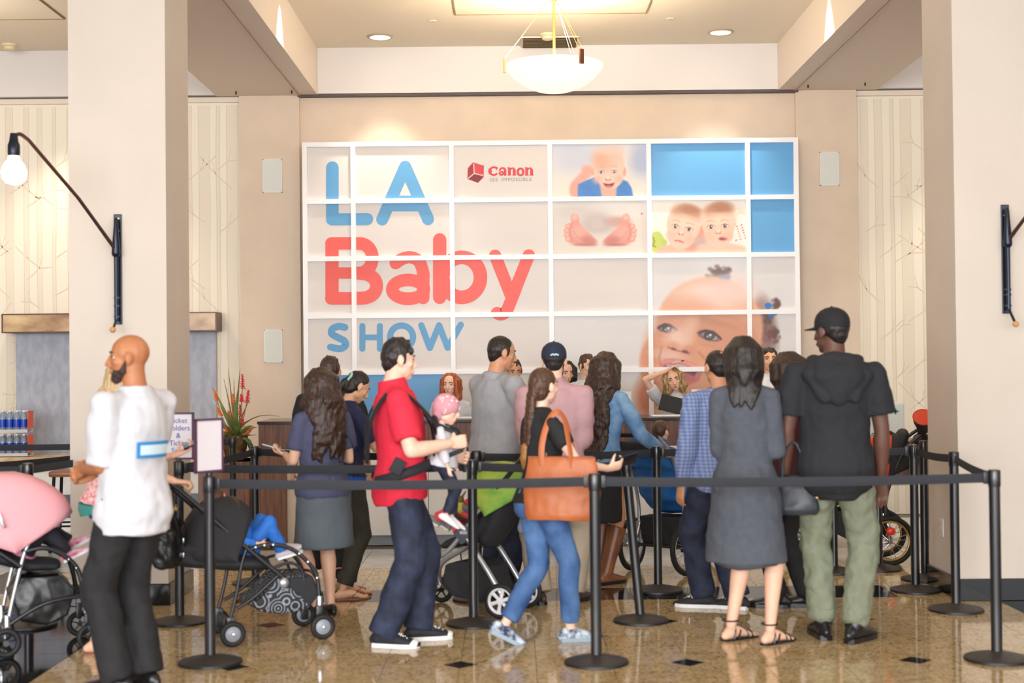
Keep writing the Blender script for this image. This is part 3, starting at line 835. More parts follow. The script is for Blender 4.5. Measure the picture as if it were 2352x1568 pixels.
# flush wall speakers beside the banner
grille = mat('white speaker grille', (222, 226, 222), 0.6, bump=0.3, scale=400)
spk_frame = mat('white speaker frame', (230, 232, 228), 0.5)
for (x0, y0, x1, y1, lb) in ((603, 365, 648, 442, 'flat white wall speaker left of the banner, the upper of the two on that pier'), (606, 757, 649, 832, 'flat white wall speaker left of the banner, the lower one above the flowers'),
                             (1883, 349, 1928, 426, 'flat white wall speaker right of the banner, high on the wall above the black cap')):
    a = at(x0, y0, WALLY-0.05); b = at(x1, y1, WALLY-0.05)
    c = ((a.x+b.x)/2, WALLY-0.042, (a.z+b.z)/2); w, h = b.x-a.x, a.z-b.z
    t = thing('wall_speaker', lb, 'speaker', c, group='flush wall speakers beside the banner')
    MB().box((0, -0.004, 0), (w-0.012, 0.012, h-0.012), bev=0.002).obj('grille', grille, t, smooth=False)
    f = MB()
    for s_ in (-1, 1): f.box((s_*(w/2-0.004), -0.003, 0), (0.008, 0.014, h)); f.box((0, -0.003, s_*(h/2-0.004)), (w, 0.014, 0.008))
    f.obj('frame', spk_frame, t, smooth=False)
# ------------------------------------------------------------------ swing-arm wall lamps on the pillars
iron = mat('black iron', (38, 44, 58), 0.3, metal=0.6)
bronze = mat('dark bronze arm', (92, 62, 54), 0.35, metal=0.5)
wood_ball = mat('turned wood', (206, 152, 92), 0.5)
bulb_m = mat('lit bulb glass', (255, 246, 236), 0.3, emit=(255, 226, 200), estr=4.0)
def swing_lamp(lb, px, py0, py1, Y, arm_px, bulb, ball, side, xoff=0.0):
    a = at(px, py0, Y); b = at(px, py1, Y)
    t = thing('swing_arm_lamp', lb, 'wall lamp', (a.x, Y, 0), group='swing-arm lamps on the pillars')
    zt, zb = a.z, b.z; x0 = a.x
    L = lambda p: Vector((p.x-x0, p.y-Y, p.z))
    MB().box((0, -0.006, (zt+zb)/2), (0.052, 0.012, zt-zb), bev=0.004).obj('wall_plate', iron, t, smooth=False)
    rod = MB().tube([(0, -0.05, zt-0.22), (0, -0.05, zb+0.02)], 0.014, 12)
    rod.obj('pivot_rod', iron, t)
    for z in (zt-0.24, zt-0.55, zb+0.12, zb+0.05):
        MB().box((0, -0.035, z), (0.03, 0.05, 0.012)).obj('bracket', iron, t, smooth=False)
    for z in (zt-0.03, zt-0.07, zt-0.11):
        MB().lathe([(0, -0.016), (0.006, -0.016), (0.006, -0.01)], 8, axis='Y', c=(0.008 if z != zt-.07 else -.008, -0.028, z)).obj('screw', brass, t)
    el = L(at(px+ (2 if side < 0 else -2), arm_px[0][1], Y-0.06))
    pts = [Vector((0, -0.05, el.z))]
    for (x, y, yy) in arm_px[1:]: pts.append(L(at(x, y, yy)))
    sp = smooth_path([tuple(q) for q in pts[2:]], 6) if len(pts) > 4 else [tuple(q) for q in pts[2:]]
    MB().tube([pts[0], pts[1]]+[Vector(q) for q in sp], 0.0115, 10).obj('swing_arm', bronze, t)
    MB().loft([(0, -0.05, el.z-0.02), (0, -0.05, el.z+0.2)], [0.03, 0.012], n=10).obj('gusset', iron, t)
    MB().tube([Vector((0, -0.05, zt-0.26)), pts[1].lerp(pts[2], 0.2)], 0.0018, 5).obj('stay_wire', iron, t)
    bl = L(at(ball[0], ball[1], Y-0.16)); 
    MB().tube([(0, -0.05, zb+0.03), (bl.x, bl.y, bl.z)], 0.009, 8).obj('handle_rod', iron, t)
    MB().ell(bl, 0.02).obj('handle_ball', wood_ball, t)
    if bulb:
        c = L(at(bulb[0], bulb[1], bulb[3])); r = bulb[2]
        MB().lathe([(0.0, r*1.62), (r*.4, r*1.55), (r*.42, r*1.25), (r*.5, r*1.0), (r*.8, r*.62), (r, 0.05*r), (r*.92, -r*.45), (r*.6, -r*.85), (0.0, -r*1.02)], 28, c=c).obj('bulb', bulb_m, t, angle=80)
        MB().lathe([(0.0, 0.14), (0.02, 0.14), (0.028, 0.09), (0.036, 0.07), (0.036, 0.02), (0.03, 0.0)], 18, c=c+Vector((0, 0, r*1.25))).obj('socket', iron, t)
        w = Vector((x0, Y, 0))+c; point('bulb_light', w, 14, (1.0, 0.84, 0.66), 0.08)
        t.children[-1]
    return t
swing_lamp('swing-arm wall lamp on the left pillar holding out a glowing round bulb', 271, 492, 745, PLY, [(271, 574, 0), (180, 455, 8.95), (66, 322, 8.55), (46, 308, 8.5), (34, 316, 8.47), (32, 345, 8.47)], (32, 396, 0.075, 8.47), (259, 757), -1)
swing_lamp('swing-arm wall lamp on the right pillar, its arm running out of view', 2307, 470, 720, PRY, [(2312, 552, 0), (2400, 440, 8.8), (2510, 300, 8.4), (2530, 290, 8.36), (2545, 298, 8.33), (2546, 325, 8.33)], (2546, 376, 0.075, 8.33), (2333, 744), 1)

# power outlet on the right pillar's side
o_ = thing('power_outlet', 'small white power outlet low on the side of the right pillar', 'outlet', (PRX0-0.004, PRY+0.36, 0.43))
MB().box((0, 0, 0), (0.006, 0.075, 0.12), bev=0.002).obj('cover_plate', white_paint, o_, smooth=False)
for z in (-0.025, 0.025): MB().box((-0.004, 0, z), (0.004, 0.032, 0.03)).obj('socket', mat('socket', (196, 190, 186), 0.5) if z < 0 else bpy.data.materials['socket'], o_, smooth=False)

# ------------------------------------------------------------------ left bay: stone niche, brass header, marble ledge, stools, water
stone = mat('grey blue travertine', (164, 171, 188), 0.5, rgb2=(184, 190, 206), scale=9, stretch=(2, 1, 0.9), detail=9, bump=0.15)
goldst = mat('polished gold agate', (150, 112, 74), 0.25, rgb2=(226, 196, 150), scale=2.6, detail=6, stretch=(1, 1, 2.0))
marble = mat('white marble', (226, 224, 220), 0.2, rgb2=(242, 240, 236), scale=5, detail=8)
NX0, NX1 = at(37, 900, WALLY).x, at(497, 900, WALLY).x
hz1, hz0 = at(300, 720, WALLY).z, at(300, 763, WALLY).z
nb = thing('stone_niche_panel', 'grey blue stone panel on the papered wall behind the left pillar', 'wall panel', ((NX0+NX1)/2, WALLY+0.022, 0))
MB().box((0, -0.01, (hz0+0.62)/2+0.0), (NX1-NX0, 0.05, hz0-0.62), bev=0.004).obj('slab', stone, nb, smooth=False)
hd = thing('gold_header', 'gold agate header band over the grey stone panel', 'shelf', ((NX0+NX1)/2, WALLY-0.11, (hz0+hz1)/2))
MB().box((0, 0, 0), (NX1-NX0+0.09, 0.26, hz1-hz0-0.02)).obj('band', goldst, hd, smooth=False)
for s_ in (-1, 1): MB().box((s_*(NX1-NX0+0.1)/2, 0, 0), (0.012, 0.27, hz1-hz0)).obj('end_trim', bronze, hd, smooth=False)
for s_ in (-1, 1): MB().box((0, 0, s_*(hz1-hz0-0.01)/2), (NX1-NX0+0.09, 0.268, 0.012)).obj('edge_trim', bronze, hd, smooth=False)
LZ = at(120, 1046, 13.7).z
lg = thing('marble_bar', 'pale marble bar ledge below the grey stone panel', 'bar counter', (-4.3, 13.75, 0))
MB().box((0, 0, LZ-0.03), (2.9, 0.62, 0.06), bev=0.006).obj('top', goldst, lg, smooth=False)
MB().box((0, 0.05, (LZ-0.06)/2), (2.8, 0.5, LZ-0.06)).obj('body', marble, lg, smooth=False)
MB().box((0, -0.205, 0.24), (2.8, 0.02, 0.22)).obj('dark_band', mat('charcoal stone', (70, 76, 88), 0.3), lg, smooth=False)
MB().box((0, -0.2, 0.04), (2.8, 0.03, 0.08)).obj('plinth', marble, lg, smooth=False)
# bottled water packs on the ledge
bot_w = mat('clear water bottle', (196, 214, 232), 0.08, trans=0.6)
bot_b = mat('blue bottle label', (30, 72, 190), 0.35)
cap_w = mat('white bottle cap', (236, 238, 242), 0.4)
bm1 = MB().lathe([(0.028, 0), (0.032, 0.01), (0.032, 0.13), (0.026, 0.16), (0.013, 0.185), (0.013, 0.195), (0, 0.195)], 14).mesh('bottle_body', bot_w)
bm2 = MB().lathe([(0.0325, 0.045), (0.0327, 0.05), (0.0327, 0.115), (0.0325, 0.12)], 14).mesh('bottle_label', bot_b)
bm3 = MB().lathe([(0.015, 0.19), (0.015, 0.205), (0, 0.206)], 12).mesh('bottle_cap', cap_w)
tray_m = mat('shrink wrap tray', (206, 206, 214), 0.3)
rowname = ['front', 'back']
wx = at(26, 1000, 13.6).x
for lay in range(2):
    z0 = LZ+0.005+lay*0.225
    t = thing('carton_tray', '%s cardboard tray under bottled water at the left end of the marble bar' % ('lower' if lay == 0 else 'upper'), 'tray', (wx-0.03, 13.64, z0))
    MB().box((0, 0, 0.003), (0.40, 0.16, 0.006)).obj('bottom', tray_m, t, smooth=False)
    for s_ in (-1, 1): MB().box((0, s_*0.08, 0.015), (0.40, 0.003, 0.03)).obj('wall', tray_m, t, smooth=False)
    MB().box((0.2, 0, 0.12), (0.004, 0.15, 0.17)).obj('end_flap', mat('orange carton', (240, 104, 72), 0.5) if lay == 0 else bpy.data.materials['orange carton'], t, smooth=False)
    for r_ in range(2):
        for k in range(5):
            nth = ('rightmost', 'second from the right', 'middle', 'second from the left', 'leftmost')[k]
            b = thing('water_bottle', 'blue labelled water bottle, %s, %s row of the %s pack' % (nth, rowname[r_], ('lower', 'upper')[lay]), 'bottle',
                      (wx+0.12-0.068*k, 13.60+0.07*r_, z0+0.0065), group='bottled water on the marble bar')
            link('body', bm1, b); link('label', bm2, b); link('cap', bm3, b)
def stool(loc, rz, lb):
    t = thing('bar_stool', lb, 'bar stool', loc, rz, group='bar stools at the marble bar')
    wood = M('stool wood', (112, 62, 34), 0.3, rgb2=(150, 90, 52), scale=6, stretch=(1, 8, 1))
    MB().box((0, 0, 0.66), (0.4, 0.38, 0.05), bev=0.018).obj('seat', wood, t)
    for sx in (-1, 1):
        for sy in (-1, 1):
            MB().tube([(sx*0.16, sy*0.15, 0.64), (sx*0.19, sy*0.18, 0.0)], 0.014, 8).obj('leg', iron, t)
    for z in (0.22,):
        for sx in (-1, 1):
            MB().tube([(sx*0.177, -0.167, z), (sx*0.177, 0.167, z)], 0.009, 6).obj('stretcher', iron, t)
            MB().tube([(-0.177, sx*0.167, z), (0.177, sx*0.167, z)], 0.009, 6).obj('stretcher', iron, t)
    return t
g = gp(178, 1262); stool((g.x, g.y, 0), 0.1, 'iron bar stool with polished brown seat just left of the left pillar')

# ------------------------------------------------------------------ reception counter
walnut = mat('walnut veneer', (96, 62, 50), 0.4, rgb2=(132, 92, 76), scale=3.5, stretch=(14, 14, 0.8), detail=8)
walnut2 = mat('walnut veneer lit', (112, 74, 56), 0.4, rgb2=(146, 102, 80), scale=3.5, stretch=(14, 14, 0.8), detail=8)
ctop = mat('counter top dark laminate', (58, 50, 48), 0.2)
cwhite = mat('counter front white', (248, 247, 247), 0.35)
CY = 12.2
CXL, CXR = at(592, 1000, CY).x, 2.55
def cz(py, px=1060): return at(px, py, CY).z
counter = thing('reception_counter', 'long walnut and white reception counter in front of the banner', 'counter', ((CXL+CXR)/2, CY, 0))
cw = CXR-CXL; TOPZ = cz(963)
MB().box((0, 0.33, TOPZ-0.012), (cw, 0.72, 0.024), bev=0.003).obj('countertop', ctop, counter, smooth=False)
f0, f1 = cz(1028), TOPZ-0.025
MB().box((0, 0.03, (f0+f1)/2), (cw-0.01, 0.05, f1-f0)).obj('fascia', walnut, counter, smooth=False)
MB().box((0, 0.035, f0-0.012), (cw-0.02, 0.06, 0.022)).obj('light_ledge', cwhite, counter, smooth=False)
zz = f0-0.024
xl = -cw/2
lw = at(657, 1100, CY).x-CXL
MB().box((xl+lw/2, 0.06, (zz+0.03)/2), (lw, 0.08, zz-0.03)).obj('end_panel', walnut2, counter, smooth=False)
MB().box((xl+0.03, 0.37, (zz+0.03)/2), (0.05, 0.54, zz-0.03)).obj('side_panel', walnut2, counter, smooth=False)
lw2 = at(690, 1100, CY).x-CXL
MB().box(((xl+lw+xl+lw2)/2, 0.075, (zz+0.03)/2), (lw2-lw-.004, 0.06, zz-0.03)).obj('cream_strip', mat('cream strip', (222, 208, 190), 0.5), counter, smooth=False)
nP = 4; w = (cw-lw2)/nP
for k in range(nP):
    MB().box((xl+lw2+w*(k+.5), 0.07, (zz+0.09)/2), (w-0.005, 0.05, zz-0.09)).obj('front_panel', cwhite, counter, smooth=False)
MB().box((lw2/2, 0.12, 0.045), (cw-lw2, 0.08, 0.088)).obj('toe_kick', mat('toe kick grey', (150, 156, 168), 0.35), counter, smooth=False)
MB().box((0, 0.6, 0.72), (cw-0.12, 0.3, 0.03)).obj('work_shelf', ctop, counter, smooth=False)
# low return at the right with the first aid box
rt = thing('side_table', 'dark low table carrying the white first aid box beside the counter', 'table', (3.1, 12.1, 0))
TZ = at(2050, 1013, 11.9).z
MB().box((0, 0, TZ-0.03), (1.02, 0.55, 0.06), bev=0.005).obj('top', walnut, rt, smooth=False)
for sx in (-1, 1):
    for sy in (-1, 1): MB().box((sx*0.46, sy*0.22, (TZ-0.06)/2), (0.06, 0.06, TZ-0.06)).obj('leg', walnut, rt, smooth=False)
MB().box((0, 0.2, TZ-0.2), (0.9, 0.02, 0.26)).obj('apron', walnut, rt, smooth=False)
a = at(1975, 925, 12.0); b = at(2080, 1009, 12.0)
fa = thing('first_aid_box', 'white first aid box with green lettering at the right of the counter', 'first aid box', ((a.x+b.x)/2, 12.1, TZ))
fw, fh = b.x-a.x, a.z-TZ
fm = mat('white painted steel', (226, 236, 232), 0.35); grn = mat('print green', (58, 150, 116), 0.5)
MB().box((0, 0, fh/2), (fw, 0.16, fh-.002), bev=0.006).obj('case', fm, fa, smooth=False)
MB().box((0, -0.086, fh/2), (fw-0.02, 0.012, fh-0.03), bev=0.004).obj('door', fm, fa, smooth=False)
put_text('lettering', 'FIRST AID', 0.062, grn, fa, (0.03, -0.0935, 0.04), shear=0.2, bold=0.001)
MB().box((0.11, -0.093, fh-0.075), (0.05, 0.002, 0.016)).box((0.11, -0.093, fh-0.075), (0.016, 0.002, 0.05)).obj('cross', grn, fa, smooth=False)
MB().box((0, -0.094, fh-0.03), (0.03, 0.012, 0.02)).obj('latch', mat('chrome', (200, 204, 210), 0.2, metal=1.0), fa, smooth=False)
chrome = bpy.data.materials['chrome']
# papers and little signs on the counter
paper = mat('white paper', (240, 240, 244), 0.6)
ink = mat('grey ink', (96, 98, 112), 0.6); ink_b = mat('violet ink', (104, 108, 190), 0.6); ink_r = mat('magenta ink', (196, 60, 120), 0.6)
def tent(px0, py0, px1, py1, Y, lb, words, m, size, dx=0):
    a = at(px0, py0, Y); b = at(px1, py1, Y); w, h = b.x-a.x, a.z-TOPZ
    t = thing('counter_sign', lb, 'sign', ((a.x+b.x)/2, Y, TOPZ+0.0005))
    MB().box((0, 0.012, h/2), (w, 0.003, h), rot=Matrix.Rotation(R(6), 3, 'X')).obj('card', paper, t, smooth=False)
    MB().box((0, 0.05, h*.42), (w*.9, 0.003, h*.86), rot=Matrix.Rotation(R(-16), 3, 'X')).obj('stand', paper, t, smooth=False)
    for k, wd in enumerate(words):
        zq = h*.82-size*1.15*k
        put_text('lettering', wd, size, m, t, (dx, 0.010-(zq-h/2)*math.tan(R(6)), zq), rot=(PI/2+R(6)*0+R(6), 0, 0))
    return t
tent(800, 915, 830, 962, 12.45, 'white counter sign behind the navy shirted woman at the left', ['IN'], ink_r, 0.05)
tent(1404, 899, 1450, 940, 12.75, 'white ticket sign on the counter left of the blonde woman', ['Ticket'], ink, 0.05)
tent(1588, 894, 1660, 960, 12.7, 'white sign with violet letters on the counter right of the blonde woman', ['Tickets'], ink_b, 0.05)
o = MB().box((0, 0, 0.004), (0.34, 0.2, 0.008)).obj('paper_stack', paper, smooth=False); o.location = (at(1540, 960, 12.5).x, 12.5, TOPZ+0.0005)
setp(o, 'stack of white papers lying on the counter before the blonde woman', 'papers')
o = MB().box((0, 0, 0.004), (0.4, 0.22, 0.008)).obj('paper_stack', paper, smooth=False); o.location = (at(1050, 960, 12.5).x, 12.5, TOPZ+0.0005)
setp(o, 'stack of white papers lying on the counter before the red-haired woman', 'papers')

# planter with tropical flowers on its walnut stand
pa = at(455, 1060, 12.25); pb = at(588, 1060, 12.25)
stand = thing('planter_stand', 'walnut block stand under the flower pot left of the counter', 'stand', ((pa.x+pb.x)/2-0.02, 12.45, 0))
sw = pb.x-pa.x-0.06
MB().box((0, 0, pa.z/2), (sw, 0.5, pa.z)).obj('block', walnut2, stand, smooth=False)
MB().box((0, 0, pa.z-0.01), (sw+0.01, 0.51, 0.02)).obj('top', walnut, stand, smooth=False)
pp = at(540, 1056, 12.4)
pot = thing('flower_planter', 'rustic brown pot of red torch flowers and spiky leaves left of the counter', 'potted plant', (pp.x, 12.4, pa.z+0.001))
potm = mat('rustic basket', (82, 54, 34), 0.7, rgb2=(132, 96, 56), scale=14, bump=0.4)
MB().lathe([(0.075, 0), (0.085, 0.02), (0.105, 0.12), (0.112, 0.2), (0.115, 0.215), (0.1, 0.215), (0.095, 0.18), (0, 0.18)], 20).obj('pot', potm, pot)
leafg = mat('leaf green', (74, 112, 52), 0.45, rgb2=(128, 150, 78), scale=9)
leafo = mat('leaf olive bronze', (132, 112, 60), 0.5, rgb2=(150, 130, 80), scale=9)
bloom = mat('red bloom', (214, 36, 62), 0.5, rgb2=(236, 60, 70), scale=30)
bloom2 = mat('orange bloom', (232, 88, 44), 0.5, rgb2=(240, 140, 60), scale=30)
rnd = random.Random(11)
def leaf(p0, p1, p2, w, m, nm='leaf'):
    pts = [Vector(p0)*(1-t)**2+Vector(p1)*2*t*(1-t)+Vector(p2)*t*t for t in np.linspace(0, 1, 7)]
    MB().loft(pts, [w*.5, w*.8, w, w, w*.8, w*.5, 0.0015], [0.0025]*7, side=(1, 0.4, 0), n=6, cap='flat').obj(nm, m, pot)
def pz(px, py, dy=0.0):
    q = at(px, py, 12.4+dy); return (q.x-pp.x, dy, q.z-pa.z)
base = (0, 0, 0.19)
for (x, y, m, w) in ((552, 846, leafo, .010), (524, 846, leafo, .007), (514, 870, leafo, .007), (537, 870, leafo, .007), (487, 888, leafg, .012), (575, 914, leafo, .007), (545, 900, leafg, .02), (505, 930, leafg, .016)):
    q = pz(x, y, rnd.uniform(-.06, .06)); leaf(base, (q[0]*.35, q[1]*.3, .19+(q[2]-.19)*.5), q, w, m)
q = pz(642, 956, -.1); leaf(base, (q[0]*.3, -.05, q[2]+.06), q, .006, leafo)
for k in range(46):
    a = rnd.uniform(0, 2*PI); L = rnd.uniform(.12, .3); e = rnd.uniform(.1, 1.1)
    tip = (math.cos(a)*L*math.cos(e)*.75, math.sin(a)*L*math.cos(e)*.75, .2+L*math.sin(e)-.04*rnd.random())
    leaf(base, (tip[0]*.5, tip[1]*.5, .2+L*math.sin(e)*.75), tip, rnd.uniform(.007, .016), leafg if k % 4 else leafo)
for k in range(12):
    a = R(rnd.uniform(-60, 60)); x = .1+rnd.random()*.06
    leaf((.06, rnd.uniform(-.08, .04), .2), (x, -.05, .19), (x+.015, rnd.uniform(-.08, .02), .02+rnd.random()*.12), .012, leafg, 'trailing_leaf')
for (x, y, y2, m, tl) in ((557, 860, 890, bloom, 0), (571, 896, 922, bloom, .25), (555, 906, 920, bloom, 0), (492, 896, 918, bloom2, -.4), (552, 930, 955, bloom, 0), (536, 905, 925, bloom2, 0), (500, 936, 952, bloom2, -.5), (526, 944, 960, bloom2, 0), (520, 982, 996, bloom2, 0), (578, 985, 996, bloom2, .8), (558, 962, 976, bloom, .2)):
    a = Vector(pz(x, y, rnd.uniform(-.08, 0))); b = Vector((a.x-tl*.06, a.y, pz(x, y2)[2]))
    MB().tube([Vector((0, 0, .19)), Vector((b.x*.7, b.y*.7, .19+(b.z-.19)*.5)), b], 0.0035, 5).obj('stem', leafo, pot)
    mb = MB(); ax = (a-b); L = ax.length
    for k in range(26):
        t = k/26; an = k*2.4; r = 0.026*(1-t*.55)
        c = b+ax*t
        d = Vector((math.cos(an)*r, math.sin(an)*r, -.012+.02*t))
        mb.loft([c, c+d], [.0055, .003], n=5, capn=1)
    mb.obj('torch_flower', m, pot, kind='stuff')
# ------------------------------------------------------------------ queue posts and belts
post_m = mat('black satin post', (20, 22, 28), 0.28, spec=0.6, coat=0.3)
base_m = mat('charcoal cast base', (52, 48, 46), 0.5, var=0.08, scale=60)
rim_m = mat('base rubber rim', (26, 26, 30), 0.45)
belt_m = mat('black webbing belt', (30, 33, 42), 0.65, bump=0.2, scale=300)
clip_m = mat('black plastic clip', (26, 28, 34), 0.35)
PH = 0.985
def lm(prof, nm, m, n=28): return MB().lathe(prof, n).mesh(nm, m, angle=30)
pm = lm([(0.0, 0.03), (0.0285, 0.03), (0.0285, 0.9), (0.0, 0.9)], 'post', post_m)
hm = lm([(0.0, 0.895), (0.031, 0.895), (0.032, 0.9), (0.032, PH-0.012), (0.029, PH-0.003), (0.0, PH)], 'belt_head', post_m)
bm_b = lm([(0.0, 0.048), (0.03, 0.048), (0.05, 0.042), (0.12, 0.028), (0.162, 0.017), (0.165, 0.015), (0.0, 0.014)], 'base_cover', base_m, 40)
bm_r = lm([(0.160, 0.016), (0.166, 0.014), (0.167, 0.002), (0.16, 0.0), (0.0, 0.0)], 'rubber_rim', rim_m, 40)
clm = MB().box((0, 0, 0), (0.022, 0.018, 0.062), bev=0.003).mesh('clip', clip_m)
POST = {}
def stanchion(key, x, y, lb, lean=0.0):
    t = thing('queue_post', lb, 'queue post', (x, y, 0), group='black belt posts of the queue')
    link('base_cover', bm_b, t); link('rubber_rim', bm_r, t); po = link('post', pm, t); he = link('belt_head', hm, t)
    if lean:
        for o in (po, he): o.rotation_euler = (0, lean, 0); o.location = (0, 0, 0.004)
    POST[key] = Vector((x+math.sin(lean)*0.94, y, 0.94*math.cos(lean)))
    return t
def pst(key, px, py, lb, lean=0.0):
    g = gp(px, py); return stanchion(key, g.x, g.y, lb, lean)
pst('A', 483, 1523, 'black queue post in the front row carrying the blank white sign')
pst('B', 1370, 1523, 'black queue post in the front row right of the tan tote bag')
pst('C', 2290, 1515, 'black queue post at the right end of the front belt, before the right pillar')
pst('D', 413, 1430, 'black queue post carrying the ticket holders sign')
pst('E', 1088, 1434, 'black queue post in front of the green and black stroller')
pst('F', 1472, 1427, 'leaning black queue post between the brown boots and the blue stroller', -0.085)
pst('G', 1512, 1357, 'black queue post in front of the blue jogging stroller')
pst('H', 2196, 1402, 'black queue post beside the right pillar, second from the right end')
pst('I', 2103, 1357, 'black queue post in front of the gold rimmed stroller wheel')
pst('L', 2019, 1308, 'far black queue post left of the gold rimmed stroller wheel')
pst('N', 1916, 1314, 'far black queue post seen between the legs in green trousers')
pst('M', 66, 1437, 'black queue post behind the pink canopy stroller')
stanchion('K', at(585, 1033, 10.2).x, 10.2, 'black queue post before the left end of the counter')
stanchion('J', at(540, 1000, 11.7).x, 11.6, 'black queue post in front of the flower planter')
stanchion('E2', at(1095, 1040, 9.45).x, 9.4, 'black queue post close behind the green and black stroller')
stanchion('I2', at(2116, 1020, 10.1).x, 10.05, 'black queue post standing just behind the post at the gold rimmed wheel')
stanchion('Q', -2.72, 11.3, 'far black queue post behind the left pillar')
stanchion('T', -5.4, 11.6, 'far black queue post at the left by the marble bar')
def belt(a, b, lb, sag=0.012, twist=0.0, hz=0.0):
    A, B = POST[a] if isinstance(a, str) else Vector(a), POST[b] if isinstance(b, str) else Vector(b)
    d = (B-A); dh = Vector((d.x, d.y, 0)).normalized()
    A = A+dh*0.034; B = B-dh*0.034
    t = thing('queue_belt', lb, 'belt', (A.x, A.y, 0), group='black belts between the queue posts')
    t.rotation_euler = (0, 0, math.atan2(dh.y, dh.x))
    L = (Vector((B.x, B.y, 0))-Vector((A.x, A.y, 0))).length
    pts = []
    for k in range(9):
        s_ = k/8.0
        pts.append(Vector((L*s_, 0, A.z+(B.z-A.z)*s_-sag*4*s_*(1-s_))))
    MB().loft(pts, 0.0014, 0.0245, side=(0, 1, 0), n=8, cap='flat').obj('webbing', belt_m, t, angle=60)
    for x, z in ((0.012, A.z), (L-0.012, B.z)):
        o = link('clip', clm, t); o.location = (x, 0, z)
    return t
belt('A', 'B', 'black belt along the front row between the blank sign and the tan bag')
belt('B', 'C', 'black belt along the front row before the grey dress and hooded shirt')
belt('D', 'E', 'black belt crossing behind the grey skirt and the red polo shirt')
belt('D', 'K', 'black belt running back from the ticket sign post to the counter end')
belt('K', 'E2', 'black belt in front of the white counter front')
belt('E2', 'G', 'black belt running behind the tan tote bag to the blue stroller')
belt('E', 'F', 'black belt ending at the leaning post')
belt('G', 'I', 'black belt running behind the grey dress and the black hooded shirt')
belt('I', 'H', 'black belt slanting forward from the gold rimmed wheel along the right pillar')
belt('H', 'C', 'black belt from the pillar post forward to the right end post')
belt('T', 'J', 'far black belt in front of the marble bar and water bottles', 0.03)
belt('M', 'Q', 'black belt going back along the left pillar from the post behind the pink stroller')
belt('Q', (-4.3, 8.8, 0.94), 'black belt sagging across the left edge above the pink stroller', 0.06)
stanchion('U', -4.3, 8.8, 'black queue post just beyond the left edge of the view')
belt('U', 'M', 'black belt ending at the post behind the pink stroller, coming from the left')
# sign frames on posts
plum = mat('plum painted frame', (92, 62, 88), 0.4)
signw = mat('sign sheet white', (238, 236, 246), 0.25)
def post_sign(key, w, h, z, yaw, lb, words):
    p = POST[key]
    t = thing('sign_frame', lb, 'sign', (p.x, p.y, PH+0.001), yaw)
    MB().tube([(0, 0, 0), (0, 0, z)], 0.009, 8).obj('stem', plum, t)
    MB().lathe([(0.02, 0), (0.018, 0.012), (0.009, 0.016)], 14).obj('socket', post_m, t)
    MB().box((0, 0, z+h/2), (w, 0.006, h)).obj('sheet', signw, t, smooth=False)
    f = MB()
    for s_ in (-1, 1):
        f.box((s_*(w/2-.004), 0, z+h/2), (0.012, 0.016, h+0.01)); f.box((0, 0, z+h/2+s_*h/2), (w+.004, 0.016, 0.012))
    f.obj('frame', plum, t, smooth=False)
    for k, wd in enumerate(words):
        put_text('lettering', wd, 0.045, ink_b, t, (0, -0.0045, z+h-0.045-0.0455*k))
    return t
post_sign('D', 0.19, 0.275, 0.012, R(-6), 'plum framed white sign reading Ticket Holders and Ticket Sales behind the man in white', ['Ticket', 'Holders', '&', 'Ticket', 'Sales'])
post_sign('A', 0.19, 0.272, 0.02, R(54), 'plum framed blank white sign turned edgeways on the front post', [])
# ------------------------------------------------------------------ people
V = Vector
def skin_mat(key, rgb, rgb2=None):
    m = M('skin '+key, rgb, 0.5, rgb2=rgb2 or tuple(min(255, int(c*1.04)) for c in rgb), scale=9)
    m.node_tree.nodes['Principled BSDF'].inputs['Subsurface Weight'].default_value = 0.0
    return m
SK_PALE = skin_mat('pale', (238, 196, 174)); SK_FAIR = skin_mat('fair', (230, 184, 158)); SK_TAN = skin_mat('tan', (206, 150, 116))
SK_ASIA = skin_mat('warm', (222, 172, 138)); SK_BROWN = skin_mat('brown', (150, 98, 68)); SK_DARK = skin_mat('deep brown', (96, 64, 52))
LIP = M('lips', (190, 104, 98), 0.4); LIPR = M('rose lips', (186, 62, 82), 0.35)
EYEW = M('eye white', (238, 236, 236), 0.2); IRIS = M('dark iris', (44, 32, 28), 0.15)
HAIR_BK = M('black hair', (24, 18, 18), 0.42, rgb2=(44, 34, 32), scale=40, stretch=(3, 3, .25), bump=.6)
HAIR_DB = M('dark brown hair', (36, 24, 20), 0.4, rgb2=(72, 48, 38), scale=40, stretch=(3, 3, .25), bump=.6)
HAIR_BR = M('brown hair', (58, 38, 28), 0.42, rgb2=(98, 66, 44), scale=40, stretch=(3, 3, .25), bump=.6)
HAIR_RED = M('copper red hair', (126, 54, 20), 0.4, rgb2=(196, 96, 42), scale=36, stretch=(3, 3, .25), bump=.6)
HAIR_BL = M('dark blond hair', (112, 82, 50), 0.45, rgb2=(200, 166, 112), scale=30, stretch=(3, 3, .25), bump=.6)
HAIR_LB = M('light blond hair', (190, 158, 112), 0.5, rgb2=(226, 204, 162), scale=30, stretch=(3, 3, .25), bump=.5)
STUB = M('shaved hair shadow', (160, 103, 70), 0.6, rgb2=(170, 110, 75), scale=30)
BEARD = M('dark beard', (48, 34, 32), 0.7, rgb2=(72, 52, 48), scale=80, bump=.5)

